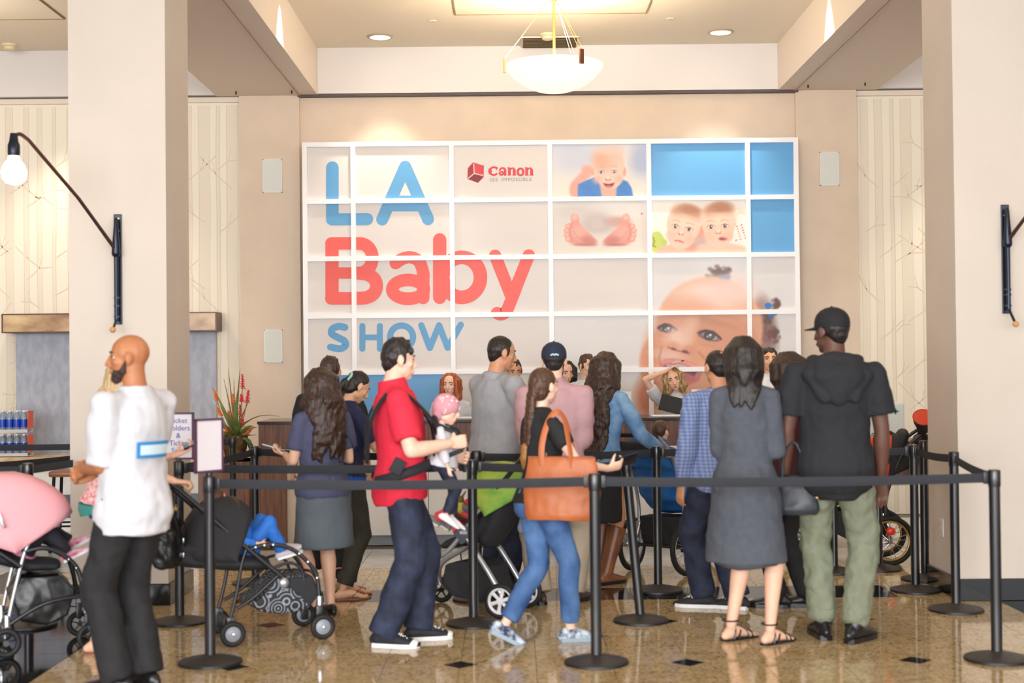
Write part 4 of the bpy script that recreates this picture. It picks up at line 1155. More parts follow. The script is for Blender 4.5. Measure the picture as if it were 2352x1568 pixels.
MALE = dict(z=[.45, .47, .50, .54, .60, .66, .72, .78, .825, .853], w=[.06, .085, .096, .094, .086, .092, .102, .100, .074, .036], d=[.05, .068, .074, .068, .060, .065, .071, .064, .050, .040],
            y=[0, 0, -.006, -.004, .002, .003, .0, -.006, -.010, -.012], sh=.116, neck=.033, arm=1.0, leg=1.0)
FEM = dict(z=[.45, .47, .50, .54, .60, .66, .72, .78, .825, .853], w=[.06, .088, .101, .094, .073, .079, .089, .086, .062, .030], d=[.05, .070, .080, .070, .053, .058, .068, .056, .042, .034],
           y=[0, -.004, -.012, -.006, .004, .003, .005, -.006, -.010, -.012], sh=.100, neck=.027, arm=.84, leg=.98)

def rot(ax, deg): return Matrix.Rotation(R(deg), 3, ax)
class Fig:
    """a posed figure: local +Y is forward, +X its right hand; local origin on the floor"""
    def __init__(s, name, label, x, y, yaw, H, sex='m', cat='person', lean=0, side=0, twist=0, head=(0, 0, 0), drop=0.0, off=(0, 0), fat=1.0, wide=1.0, skin=SK_FAIR,
                 lh=None, rh=None, lpole=None, rpole=None, lf=None, rf=None, lfy=8, rfy=-8, lfp=0, rfp=0, lcurl=25, rcurl=25, ldir=None, rdir=None, lpalm=None, rpalm=None, feet='shoe', z=0.0, headk=1.0, shoulder=0.0, scale=1.0):
        s.H = H; s.b = MALE if sex == 'm' else FEM; s.sex = sex; s.skin = skin; s.fat = fat; s.wide = wide
        s.root = thing(name, label, cat, (x, y, z), R(yaw))
        s.lean, s.side, s.twist = lean, side, twist
        s.hip = V((off[0], off[1], .53*H-drop))
        b = s.b
        s.nb = s.T(V((0, -.013*H, .838*H)))
        s.Rt = s.TR(1.0)
        s.Rh = s.Rt @ rot('X', lean*0.8) @ rot('Z', head[0]) @ rot('X', -head[1]) @ rot('Y', head[2])
        s.hs = .132*H*headk
        s.hc = s.nb + s.Rt @ V((0, .010*H, .040*H)) + s.Rh @ V((0, .10*s.hs, .40*s.hs))
        # arms
        s.sh = {}; s.el = {}; s.wr = {}; s.hd = {}; s.hip_j = {}; s.kn = {}; s.an = {}
        UA, FA = .172*H, .150*H
        for k, sg, tgt, pole, dr, pl in (('l', -1, lh, lpole, ldir, lpalm), ('r', 1, rh, rpole, rdir, rpalm)):
            S_ = s.T(V((sg*b['sh']*H*wide, -.008*H, (.802 if sex == 'm' else .800)*H+shoulder)))
            if tgt is None: tgt = (sg*(.155*wide+.012)*H, .03*H, .485*H)
            W = V(tgt); d = W-S_; L = d.length
            if L > (UA+FA)*.995: W = S_+d*((UA+FA)*.995/L); d = W-S_; L = d.length
            if pole is None: pole = (sg*.35, -1, -.35)
            p = V(pole); u = d.normalized(); p = (p-u*p.dot(u)).normalized()
            a = (UA*UA-FA*FA+L*L)/(2*L); h = math.sqrt(max(0, UA*UA-a*a))
            E = S_+u*a+p*h
            fd = (W-E).normalized()
            dirv = V(dr).normalized() if dr else fd
            pn = V(pl) if pl else V((-sg, 0.2, 0))
            pn = (pn-dirv*pn.dot(dirv)).normalized()
            s.sh[k], s.el[k], s.wr[k], s.hd[k] = S_, E, W, (dirv, pn)
        s.curl = {'l': lcurl, 'r': rcurl}
        TH, SHN = .245*H, .245*H
        for k, sg, ft, fy, fp in (('l', -1, lf, lfy, lfp), ('r', 1, rf, rfy, rfp)):
            Hj = s.hip+V((sg*.052*H*wide, 0, -.012*H))
            if ft is None: ft = (sg*.06*H, 0, 0)
            fr = rot('Z', fy) @ rot('X', fp)
            A = V((ft[0], ft[1], (ft[2] if len(ft) > 2 else 0)))+V((0, 0, .048*H))
            d = A-Hj; L = d.length
            if L > (TH+SHN)*.999:
                d = d*((TH+SHN)*.999/L); L = d.length; A = Hj+d
            u = d.normalized(); p = fr @ V((0, 1, 0)); p = (p-u*p.dot(u)).normalized()
            a = L/2; h = math.sqrt(max(0, TH*TH-a*a))
            s.hip_j[k], s.kn[k], s.an[k] = Hj, Hj+u*a+p*h, (A, fr)
        s.feetkind = feet
        s.body()
    def TR(s, w):
        return rot('Z', s.twist*w) @ rot('X', -s.lean*w) @ rot('Y', s.side*w)
    def T(s, p):
        q = p-V((0, 0, .53*s.H)); w = min(1, max(0, q.z/(.27*s.H)))
        # bend the spine gradually
        return s.hip + s.TR(.35+.65*w) @ q if q.z > 0 else s.hip+q
    def ring(s, z):
        b = s.b; f = s.fat
        k = 1+(f-1)*max(0, 1-abs(z-.60)/.24)
        return (np.interp(z, b['z'], b['w'])*(s.wide*.7+.3 if s.wide != 1 else 1)*k, np.interp(z, b['z'], b['d'])*k, np.interp(z, b['z'], b['y'])+(k-1)*.03)
    def torso(s, mb, z0, z1, pad=0.0, cap='flat', n=22, m=14, padlow=None, flare=None):
        zs = np.linspace(z0, z1, m); pts = []; ra = []; rb = []
        for z in zs:
            w, d, y = s.ring(max(z, .47))
            p = pad if padlow is None else pad+(padlow-pad)*max(0, min(1, (.72-z)/(.72-z0)))
            if flare: e = flare(z); w, d, y = w+e[0], d+e[1], y+(e[2] if len(e) > 2 else 0)
            pts.append(s.T(V((0, y*s.H, z*s.H)))); ra.append(w*s.H+p); rb.append(d*s.H+p)
        mb.loft(pts, ra, rb, side=s.TR(.5) @ V((1, 0, 0)), n=n, cap=cap)
    def tri(s, a, b, ra, n=12, cap='round'): pass
    def arm_pts(s, k): return s.sh[k], s.el[k], s.wr[k]
    def body(s):
        H = s.H; mb = MB(); fi = MB(); A_ = s.b['arm']*(1+(s.fat-1)*.5)
        s.torso(mb, .46, .84, -.006)
        mb.loft([s.T(V((0, -.012*H, .815*H))), s.nb+s.Rt @ V((0, .0, .02*H))], [s.b['neck']*H*1.15, s.b['neck']*H*.96], n=14)
        for k in 'lr':
            S_, E, W = s.arm_pts(k)
            mb.ell(S_, .031*H*A_)
            mb.loft([S_, S_.lerp(E, .35), S_.lerp(E, .75), E], [.031*H*A_, .030*H*A_, .0255*H*A_, .0235*H*A_], n=12)
            mb.loft([E, E.lerp(W, .28), E.lerp(W, .7), W], [.0235*H*A_, .0255*H*A_, .019*H*A_, .0155*H*A_], n=12)
            Hj, K = s.hip_j[k], s.kn[k]; A, fr = s.an[k]; G = s.b['leg']
            back = fr @ V((0, -1, 0))
            mb.loft([Hj, Hj.lerp(K, .3), Hj.lerp(K, .7), K], [.050*H*G, .047*H*G, .036*H*G, .031*H*G], n=14)
            mb.loft([K, K.lerp(A, .28)+back*.008*H, K.lerp(A, .6)+back*.004*H, A], [.030*H*G, .033*H*G, .025*H*G, .0185*H*G], n=14)
            s.foot(fi if s.feetkind == 'bare' else mb, k)
            s.hand(fi, k)
        s.head(fi)
        s.obj = soft('body', mb, s.skin, s.root, voxel=.0105, it=5, fine=(fi, .0058, 3))
    def foot(s, mb, k):
        A, fr = s.an[k]; u = s.H/1.7
        F = lambda x, y, z: A+fr @ V((x*u, y*u, z*u-.048*s.H))
        mb.loft([F(0, -.045, .03), F(0, -.02, .04), F(0, .04, .045), F(0, .10, .03), F(0, .145, .018)], [.026*u, .032*u, .034*u, .041*u, .038*u], [.026*u, .038*u, .036*u, .024*u, .014*u], side=fr @ V((1, 0, 0)), n=12)
        if s.feetkind == 'bare':
            sg = -1 if k == 'l' else 1
            for j, (tx, ty, r) in enumerate(((-.028, .185, .0135), (-.007, .188, .010), (.009, .182, .0095), (.022, .174, .009), (.033, .163, .0085))):
                mb.loft([F(tx*sg, ty-.05, .018), F(tx*sg, ty, .012)], [r*1.1*u, r*u], n=8)
    def hand(s, mb, k):
        W = s.wr[k]; d, pn = s.hd[k]; u = s.H/1.72*(1.0 if s.sex == 'm' else .93); sg = -1 if k == 'l' else 1
        sd = d.cross(pn).normalized()            # across the palm
        # thumb side: the right hand, palm facing the body, has its thumb forward
        up = sd if k == 'r' else -sd
        th = up
        s.thumb = th
        c = R(s.curl[k])
        mb.loft([W-d*.02*u, W+d*.03*u, W+d*.07*u, W+d*.092*u], [.024*u, .036*u, .041*u, .040*u], [.019*u, .0165*u, .014*u, .012*u], side=sd, n=12)
        for j, (o, L) in enumerate(((.030, .070), (.010, .079), (-.010, .073), (-.029, .057))):
            p = W+d*.088*u+th*o*u; ang = 0; pts = [p]; Ls = (L*.46, L*.31, L*.26)
            for q in range(3):
                ang += c*(.75 if q == 0 else 1.0)
                dv = d*math.cos(ang)+pn*math.sin(ang)+th*(o*.9)
                p = p+dv.normalized()*Ls[q]*u; pts.append(p)
            mb.loft(pts, [.0094*u, .0088*u, .0080*u, .0068*u], n=8, capn=2)
        p = W+d*.025*u+th*.030*u+pn*.006*u
        a = min(c, R(45))
        t1 = (th*.72+d*.62+pn*(.25+a*.4)).normalized(); t2 = (th*.25+d*.85+pn*(.3+a*.6)).normalized()
        mb.loft([p-t1*.01*u, p+t1*.04*u, p+t1*.04*u+t2*.032*u], [.0135*u, .0112*u, .0086*u], n=8, capn=2)
    def hp(s, x, y, z): return s.hc+s.Rh @ V((x*s.hs, y*s.hs, z*s.hs))
    def head(s, mb):
        h = s.hs; f = s.sex != 'm'; E = lambda c, r, rt=None: mb.ell(s.hp(*c), tuple(q*h for q in r), rot=s.Rh @ rt if rt else s.Rh)
        E((0, -.055, .13), (.325, .405, .37))
        E((0, .10, -.06), (.262, .262, .36))
        E((0, .10, -.27), (.225 if not f else .20, .235, .20))
        E((0, .215, -.40), (.105 if not f else .085, .12, .085))
        E((0, .29, .085), (.20, .075, .055))
        for x in (-1, 1):
            E((x*.175, .215, -.09), (.085, .09, .075)); E((x*.20, .0, -.25), (.06, .17, .12))
            E((x*.345, -.06, -.01), (.036, .092, .135), rot('Z', x*-22)); E((x*.335, -.035, -.12), (.030, .045, .06))
            E((x*.048, .395, -.155), (.042, .05, .035))
        mb.loft([s.hp(0, .335, .06), s.hp(0, .395, -.05), s.hp(0, .445, -.135)], [.036*h, .045*h, .05*h], [.04*h, .05*h, .045*h], side=s.Rh @ V((1, 0, 0)), n=10)
        E((0, .338, -.275), (.12, .045, .07))
        mb.loft([s.nb+s.Rt @ V((0, -.002*s.H, -.018*s.H)), s.nb+s.Rt @ V((0, .003*s.H, .01*s.H)), s.hp(0, -.10, -.28), s.hp(0, -.1, -.1)], [s.b['neck']*s.H*1.2, s.b['neck']*s.H, s.b['neck']*s.H*.98, s.b['neck']*s.H*1.0], n=16)
    def face(s, iris=IRIS, brow=HAIR_DB, lip=LIP, smile=0.0, open_=0.0):
        h = s.hs
        for x in (-1, 1):
            o = MB().ell(s.hp(x*.135, .250, .02), (.064*h, .060*h, .030*h), rot=s.Rh).obj('eye', EYEW, s.root)
            MB().ell(s.hp(x*.135, .300, .02), (.030*h, .014*h, .029*h), rot=s.Rh).obj('iris', iris, o)
            MB().loft([s.hp(x*.065, .322, .036), s.hp(x*.135, .328, .052), s.hp(x*.205, .282, .03)], [.010*h, .013*h, .007*h], n=6).obj('eyelash', brow, s.root)
            MB().loft([s.hp(x*.06, .362, .115), s.hp(x*.135, .352, .14), s.hp(x*.215, .285, .11)], [.018*h, .022*h, .010*h], [.012*h]*3, side=s.Rh @ V((0, 0, 1)), n=8).obj('eyebrow', brow, s.root)
        sm = smile*.03
        m = MB()
        m.loft([s.hp(-.095-sm, .325, -.268+sm), s.hp(-.04, .378, -.255), s.hp(0, .386, -.262), s.hp(.04, .378, -.255), s.hp(.095+sm, .325, -.268+sm)], [.006*h, .02*h, .018*h, .02*h, .006*h], [.012*h]*5, side=s.Rh @ V((0, 0, 1)), n=8)
        m.loft([s.hp(-.088-sm, .325, -.275+sm-open_*.02), s.hp(0, .375, -.303-open_*.05), s.hp(.088+sm, .325, -.275+sm-open_*.02)], [.006*h, .024*h, .006*h], [.014*h]*3, side=s.Rh @ V((0, 0, 1)), n=8)
        m.obj('lips', lip, s.root)
        if open_:
            MB().loft([s.hp(-.08, .33, -.275+sm), s.hp(0, .368, -.282), s.hp(.08, .33, -.275+sm)], [.008*h, .02*h, .008*h], [.01*h]*3, side=s.Rh @ V((0, 0, 1)), n=8).obj('teeth', EYEW, s.root)
    # ---- hair
    def short_hair(s, m, top=0.0, nape=True, side=0.0, front=0.0, name='hair', tuft=0, disp=.012):
        mb = MB(); h = s.hs; E = lambda c, r, rt=None: mb.ell(s.hp(*c), tuple(q*h for q in r), rot=s.Rh @ rt if rt else s.Rh)
        E((0, -.095+front, .175+top), (.345, .40, .365)); E((0, -.17, .10), (.345+side, .325, .33))
        E((0, -.24, -.06), (.27, .215, .24))
        if nape: E((0, -.25, -.19), (.20, .16, .14))
        for x in (-1, 1): E((x*.30, .04, .05), (.035, .075, .15))
        rnd = random.Random(len(s.root.name)+tuft)
        for k in range(tuft):
            x = rnd.uniform(-.25, .25); y = rnd.uniform(-.3, .27)
            z = .175+top+.355*math.sqrt(max(0, 1-(x/.345)**2-((y+.095-front)/.42)**2))
            mb.loft([s.hp(x, y, z-.05), s.hp(x*1.15, y+.05, z+.055)], [.045*h, .014*h], n=6, capn=1)
        return soft(name, mb, m, s.root, voxel=.0065, it=3, disp=disp, tex_scale=.025)
    def cap_of_hair(s, mb, front=0.0, k=1.0):
        h = s.hs; E = lambda c, r: mb.ell(s.hp(*c), tuple(q*h*k for q in r), rot=s.Rh)
        E((0, -.09+front, .18), (.355, .41, .37)); E((0, -.17, .06), (.36, .34, .36)); E((0, -.22, -.12), (.31, .25, .30))
    def long_hair(s, m, length, spread=110, locks=22, wave=.02, freq=3.0, fr=0.0, thick=.05, out=1.0, tex=.03, disp=.016, seed=1, gather=0.0, both=0.0, name='hair', backoff=.0):
        mb = MB(); h = s.hs; s.cap_of_hair(mb, fr); rnd = random.Random(seed)
        back = s.Rh @ V((0, -1, 0))
        for i in range(locks):
            a = -spread+2*spread*i/(locks-1)+rnd.uniform(-4, 4)
            sx, cy = math.sin(R(a)), -math.cos(R(a))
            p0 = s.hp(sx*.16, cy*.2-.06, .48); p1 = s.hp(sx*.36*out, cy*.40-.10, .18); p2 = s.hp(sx*.375*out, cy*.42-.10, -.22)
            L = length*rnd.uniform(.88, 1.05); pts = [p0, p1, p2]
            ph = rnd.uniform(0, 6)
            n = 7
            for q in range(1, n+1):
                t = q/n
                p = V((p2.x*(1-gather*t)+s.hc.x*gather*t, p2.y*(1-gather*t*.5)+(s.hc.y-.1)*gather*t*.5, p2.z))+V((0, -backoff*t, -L*t))
                # keep outside the shoulders
                p += V((math.sin(ph+freq*t*2.2)*wave, math.cos(ph*1.3+freq*t*2)*wave-.01, 0))
                w, d, y = s.ring(max(.5, min(.85, p.z/s.H)))
                q_ = s.T(V((0, y*s.H, min(p.z, .84*s.H)))) if p.z/s.H < .855 else None
                if q_ is not None and cy < .5:
                    e = ((p.x-q_.x)/(w*s.H+.02))**2+((p.y-q_.y)/(d*s.H+.02))**2
                    if e < 1: p.y = q_.y-math.sqrt(max(0, 1-((p.x-q_.x)/(w*s.H+.02))**2))*(d*s.H+.025)
                pts.append(p)
            r = thick*rnd.uniform(.8, 1.2)
            k = len(pts)
            mb.loft(pts, [r*h/.22*.5]+[r*h/.22*(1.0-.75*max(0, (j-3)/(k-4))) for j in range(1, k)], n=7, capn=2)
        return soft(name, mb, m, s.root, voxel=.0075, it=3, disp=disp, tex_scale=tex)
    def ponytail(s, m, length, z=.05, dirn=(0, -1, -.3), thick=.05, wave=.015, name='ponytail', taper=.3):
        mb = MB(); h = s.hs; p = s.hp(0, -.46, z); pts = [s.hp(0, -.36, z)]
        d = s.Rh @ V(dirn).normalized()
        for q in range(1, 9):
            t = q/8; pts.append(p+d*.06*min(1, t*3)+V((math.sin(t*7)*wave, math.cos(t*6)*wave*.6-.02*t, -length*t)))
        mb.loft(pts, [.03]+[thick*(1-(1-taper)*(k/8)) for k in range(1, 9)], n=9)
        for k in range(7):
            a = k/7*2*PI
            mb.loft([q+V((math.cos(a), math.sin(a), 0))*thick*.7*(1-.5*i/8) for i, q in enumerate(pts)], [thick*.35*(1-.7*i/8) for i in range(len(pts))], n=6)
        return soft(name, mb, m, s.root, voxel=.0075, it=3, disp=.014, tex_scale=.03)
    # ---- clothes
    def top(s, m, z0=.49, pad=.016, padlow=None, sleeve=.5, spad=.014, name='shirt', flare=None, neck=.856, disp=.02, tex=.10, vox=.010, cuff=None, extra=None, hemshape=None):
        mb = MB(); H = s.H; A_ = s.b['arm']*(1+(s.fat-1)*.5)
        s.torso(mb, z0, .826, pad, padlow=padlow, flare=flare)
        mb.loft([s.T(V((0, -.010*H, .805*H))), s.T(V((0, -.012*H, neck*H)))], [.078*H, s.b['neck']*H*1.42], [.056*H, s.b['neck']*H*1.45], side=(1, 0, 0), n=18, cap='flat')
        for k in 'lr':
            S_, E, W = s.arm_pts(k)
            inn = s.T(V(((-1 if k == 'l' else 1)*.04*H, -.012*H, .816*H)))
            mb.loft([inn, S_], [.033*H, .029*H*A_+spad*.45], n=12)
            mb.ell(S_, .030*H*A_+spad*.55)
            if sleeve <= 1.0:
                C_ = S_.lerp(E, sleeve)
                mb.loft([S_, S_.lerp(E, sleeve*.25), S_.lerp(E, sleeve*.6), C_], [.029*H*A_+spad*.5, .033*H*A_+spad*.75, .033*H*A_+spad, (.031*H*A_ if cuff is None else cuff)+spad], n=14, cap='flat')
            else:
                t = sleeve-1; C_ = E.lerp(W, t)
                mb.loft([S_, S_.lerp(E, .25), S_.lerp(E, .6), E], [.028*H*A_+spad*.5, .031*H*A_+spad*.8, .028*H*A_+spad, .025*H*A_+spad], n=14)
                mb.loft([E, E.lerp(W, t*.5), C_], [.025*H*A_+spad, .026*H*A_+spad*.9, .018*H*A_+spad*.8], n=14, cap='flat')
        if extra: extra(mb)
        return soft(name, mb, m, s.root, voxel=vox, it=4, disp=disp, tex_scale=tex)
    def trousers(s, m, top_=.60, pad=.014, hem=.044, knee=.044, thigh=.056, end=.97, name='trousers', disp=.022, tex=.09, vox=.010):
        mb = MB(); H = s.H
        s.torso(mb, .475, top_, pad, m=8)
        for k in 'lr':
            Hj, K = s.hip_j[k], s.kn[k]; A, fr = s.an[k]; bk = fr @ V((0, -1, 0)); E = K.lerp(A, end)
            mb.ell(Hj+bk*.012*H, (.050*H, .058*H, .072*H))
            mb.loft([Hj+V((0, 0, .02*H)), Hj.lerp(K, .25), Hj.lerp(K, .65), K], [thigh*H*1.02, thigh*H, (thigh*.4+knee*.6)*H, knee*H], n=16)
            mb.loft([K, K.lerp(A, .3)+bk*.006*H, K.lerp(A, .65), E], [knee*H, (knee*.6+hem*.4)*H, (knee*.25+hem*.75)*H, hem*H], n=16, cap='flat')
        return soft(name, mb, m, s.root, voxel=vox, it=4, disp=disp, tex_scale=tex)
    def skirt(s, m, z0, z1=.62, w0=.115, d0=.085, name='skirt', pad=.012, disp=.014, y0=0.0, tex=.09, tail=0):
        mb = MB(); zs = np.linspace(z0, z1, 12); pts = []; ra = []; rb = []; H = s.H
        for z in zs:
            w, d, y = s.ring(max(z, .50)); t = max(0, (.50-z)/(.50-z0))
            w = w*(1-t)+w0*t; d = d*(1-t)+d0*t
            pts.append(s.T(V((0, (y+y0*t)*H, z*H))) if z > .53 else s.hip+V((0, (y+y0*t)*H, (z-.53)*H))); ra.append(w*H+pad); rb.append(d*H+pad)
        mb.loft(pts, ra, rb, side=(1, 0, 0), n=24, cap='flat')
        if tail: mb.loft([pts[0]+V((0, 0, .02)), pts[0]-V((0, 0, tail*.6)), pts[0]-V((0, 0, tail))], [ra[0]*.92, ra[0]*.72, ra[0]*.4], [rb[0]*.97, rb[0]*.92, rb[0]*.8], side=(1, 0, 0), n=22, cap='flat')
        return soft(name, mb, m, s.root, voxel=.010, it=4, disp=disp, tex_scale=tex)
    def shoes(s, m, sole=None, kind='low', lace=None, toe=None, size=1.0):
        u = s.H/1.7*size
        for k in 'lr':
            A, fr = s.an[k]
            F = lambda x, y, z: A+fr @ V((x*u, y*u, z*u))-fr @ V((0, 0, .048*s.H))
            mb = MB(); X = fr @ V((1, 0, 0))
            mb.loft([F(0, -.062, .036), F(0, -.045, .045), F(0, 0, .052), F(0, .06, .042), F(0, .115, .034), F(0, .16, .028), F(0, .195, .022)],
                    [.022*u, .034*u, .038*u, .042*u, .046*u, .043*u, .026*u], [.030*u, .042*u, .046*u, .038*u, .030*u, .024*u, .016*u], side=X, n=14)
            if kind in ('boot', 'tall'):
                K = s.kn[k]; t = .82 if kind == 'boot' else .16
                mb.loft([K.lerp(A, t), K.lerp(A, .75 if kind == 'tall' else .92), A, F(0, -.012, .05)], [(.034 if kind == 'boot' else .042)*s.H, .031*s.H, .030*s.H, .038*u], n=14, cap='flat')
            o = soft('shoe' if kind == 'low' else 'boot', mb, m, s.root, voxel=.0065, it=3)
            if sole:
                sm = MB()
                out = [(-.036, -.03), (-.03, -.062), (0, -.07), (.03, -.062), (.036, -.03), (.039, .03), (.048, .10), (.046, .15), (.03, .19), (0, .204), (-.03, .19), (-.046, .15), (-.048, .10), (-.039, .03)]
                sm.prism(out, 0.0, .024, lambda a, b, d: F(a, b, d+.001))
                sm.obj('sole', sole, o, smooth=False)
            if toe: MB().ell(F(0, .165, .025), (.042*u, .04*u, .024*u), rot=fr).obj('toe_cap', toe, o)
            if lace:
                lm_ = MB()
                for j in range(5):
                    y = .03+j*.022; z = .108-j*.0115
                    lm_.tube([F(-.03, y, z-.02), F(0, y+.004, z), F(.03, y, z-.02)], .0045*u, 6)
                    lm_.tube([F(-.028, y, z-.018), F(.02, y+.02, z-.006)], .004*u, 6)
                lm_.obj('laces', lace, o, kind='stuff')
    def sandals(s, m, straps=True, ankle=False, thong=False):
        u = s.H/1.7
        for k in 'lr':
            A, fr = s.an[k]; F = lambda x, y, z: A+fr @ V((x*u, y*u, z*u))-fr @ V((0, 0, .048*s.H))
            out = [(-.034, -.03), (-.028, -.058), (0, -.066), (.028, -.058), (.034, -.03), (.035, .03), (.046, .10), (.048, .15), (.036, .19), (0, .212), (-.036, .19), (-.048, .15), (-.046, .10), (-.035, .03)]
            o = MB().prism(out, -.004, .009, lambda a, b, d: F(a, b, d)).obj('sandal', m, s.root, smooth=False)
            st = []
            if thong: st = [[F(0, .155, .04), F(-.02, .11, .056), F(-.042, .06, .03), F(-.042, .04, .01)], [F(0, .155, .04), F(.02, .11, .056), F(.042, .06, .03), F(.042, .04, .01)], [F(0, .155, .04), F(0, .165, .012)]]
            else:
                st = [[F(-.046, .13, .008), F(-.03, .135, .036), F(.0, .138, .043), F(.03, .135, .036), F(.046, .13, .008)],
                      [F(-.04, .04, .008), F(-.034, .055, .05), F(.0, .07, .072), F(.03, .09, .05), F(.046, .10, .012)],
                      [F(.04, .02, .008), F(.036, .04, .05), F(.0, .06, .074), F(-.03, .09, .05), F(-.046, .10, .012)]]
            if ankle:
                r = .026*s.H
                st.append([F(0, 0, .0)*0+A+fr @ V((r*math.cos(t), r*math.sin(t)-.004, .03*u)) for t in np.linspace(0, 2*PI, 13)])
                st.append([F(-.034, -.01, .01), F(-.036, .0, .05), F(0, .034, .082), F(.0, .062, .074)]); st.append([F(.034, -.01, .01), F(.036, .0, .05), F(0, .034, .082)])
            for q in st: MB().loft(q, [.0055*u]*len(q), [.004*u]*len(q), n=6, cap='flat').obj('strap', m, o)
    def belt_line(s, m, z=.60, pad=.018, h=.012, name='waistband'):
        mb = MB(); s.torso(mb, z-h, z+h, pad, m=3); return mb.obj(name, m, s.root)
    def world(s, p): return s.root.matrix_basis @ V(p)
# ------------------------------------------------------------------ the people in the hall
def X(px, D): return (px-1176)/FPX*D
WHITE_T = M('white cotton', (210, 211, 219), 0.75, bump=.12, scale=90)
BLACK_C = M('black cotton', (30, 30, 34), 0.8, bump=.15, scale=70)
DENIM_D = M('dark indigo denim', (24, 31, 50), 0.75, rgb2=(42, 52, 80), scale=12, bump=.25)
DENIM = M('blue denim', (44, 78, 132), 0.75, rgb2=(86, 124, 176), scale=6, bump=.25)
DENIM_L = M('light blue denim jacket', (84, 130, 184), 0.75, rgb2=(140, 178, 216), scale=9, bump=.3)
PHONE = M('black phone', (26, 28, 36), 0.2); PHONE_W = M('pale phone', (206, 220, 224), 0.2)
SOLE_W = M('white rubber', (236, 236, 238), 0.5); SHOE_BK = M('black leather', (24, 24, 28), 0.3)
CANVAS_BK = M('black canvas', (30, 32, 40), 0.7); LACE_W = M('white lace', (238, 238, 240), 0.7)
TAN_L = M('tan sandal leather', (150, 94, 62), 0.5)

def phone(fig, k, lb, m=PHONE, up=.05, tilt=0, size=1.0):
    """a phone resting in the hand k of fig"""
    d, pn = fig.hd[k]; w = fig.wr[k]; sd = d.cross(pn).normalized()
    c = fig.root.matrix_basis @ (w+d*.11+pn*.022)
    Rm = fig.root.matrix_basis.to_3x3() @ Matrix((sd, d, pn)).transposed()
    t = thing('phone', lb, 'phone', c); t.rotation_euler = Rm.to_euler()
    MB().box((0, .02, 0), (.072*size, .145*size, .009), bev=.004).obj('case', m, t)
    MB().box((0, .02, .005), (.066*size, .13*size, .001)).obj('screen', M('phone screen', (120, 140, 150), .1), t, smooth=False)
    return t
def torso_patch(fig, z0, z1, a0, a1, pad, m, name, padlow=None, zl=.5):
    """a strip lying on the torso between heights z0..z1 (fractions) and angles a0..a1 (deg, 0 = right side, 90 = front)"""
    vs = []; fs = []; N = 9; K = 3; H = fig.H
    for j in range(K):
        z = z0+(z1-z0)*j/(K-1); w, d, y = fig.ring(max(z, .47))
        p = pad if padlow is None else pad+(padlow-pad)*max(0, min(1, (.72-z)/(.72-zl)))
        for i in range(N):
            a = R(a0+(a1-a0)*i/(N-1))
            vs.append(fig.T(V(((w*H+p)*math.cos(a), y*H+(d*H+p)*math.sin(a), z*H))))
    for j in range(K-1):
        for i in range(N-1): fs.append((j*N+i, j*N+i+1, (j+1)*N+i+1, (j+1)*N+i))
    me = bpy.data.meshes.new(name); me.from_pydata([tuple(v) for v in vs], [], fs); me.materials.append(m); shade(me)
    return link(name, me, fig.root)
def sash(name, pts, w, m, parent, t=.004, side=None):
    return MB().loft(smooth_path([tuple(p) for p in pts], 5), w/2, t, side=side or (0, 1, 0), n=8, cap='flat').obj(name, m, parent)

# 1 bald bearded man in an oversized white T-shirt
f = Fig('person', 'bald bearded man in an oversized white T-shirt and black trousers, hands clasped', X(303, 6.85), 6.85, 62, 1.72, head=(36, 0, 0), skin=skin_mat('bald', (176, 112, 74), (188, 124, 84)),
        lh=(-.045, .27, 1.06), rh=(.035, .265, 1.045), lpole=(-.45, -1, -1), rpole=(1, -.1, -1), lcurl=48, rcurl=50, lpalm=(1, -.3, -.2), rpalm=(-1, -.3, .2), ldir=(.25, 1, -.25), rdir=(-.35, 1, -.3), lf=(-.075, .03), rf=(.075, -.02), lfy=14)
f.face()
mb = MB(); h = f.hs
for c, r in (((0, .13, -.31), (.235, .225, .175)), ((0, .235, -.43), (.125, .13, .12)), ((0, .33, -.215), (.115, .05, .03))):
    mb.ell(f.hp(*c), tuple(q*h for q in r), rot=f.Rh)
for x in (-1, 1): mb.loft([f.hp(x*.31, .02, -.06), f.hp(x*.255, .08, -.28)], [.022*h, .085*h], n=8)
soft('beard', mb, BEARD, f.root, voxel=.006, it=3, disp=.008, tex_scale=.015)
f.top(WHITE_T, z0=.445, pad=.016, padlow=.048, sleeve=.95, spad=.025, disp=.04, tex=.14)
f.trousers(BLACK_C, top_=.56, pad=.02, hem=.047, knee=.049, thigh=.056, end=1.02, disp=.03, tex=.10)
f.shoes(SHOE_BK, SHOE_BK)
LOGO_B = M('print bright blue', (40, 140, 206), .6); LOGO_W = M('print white blue', (206, 228, 240), .6)
a = torso_patch(f, .655, .70, 238, 300, .034, LOGO_B, 'back_print', padlow=.048)
b = torso_patch(f, .664, .691, 243, 297, .038, LOGO_W, 'print_band', padlow=.052)

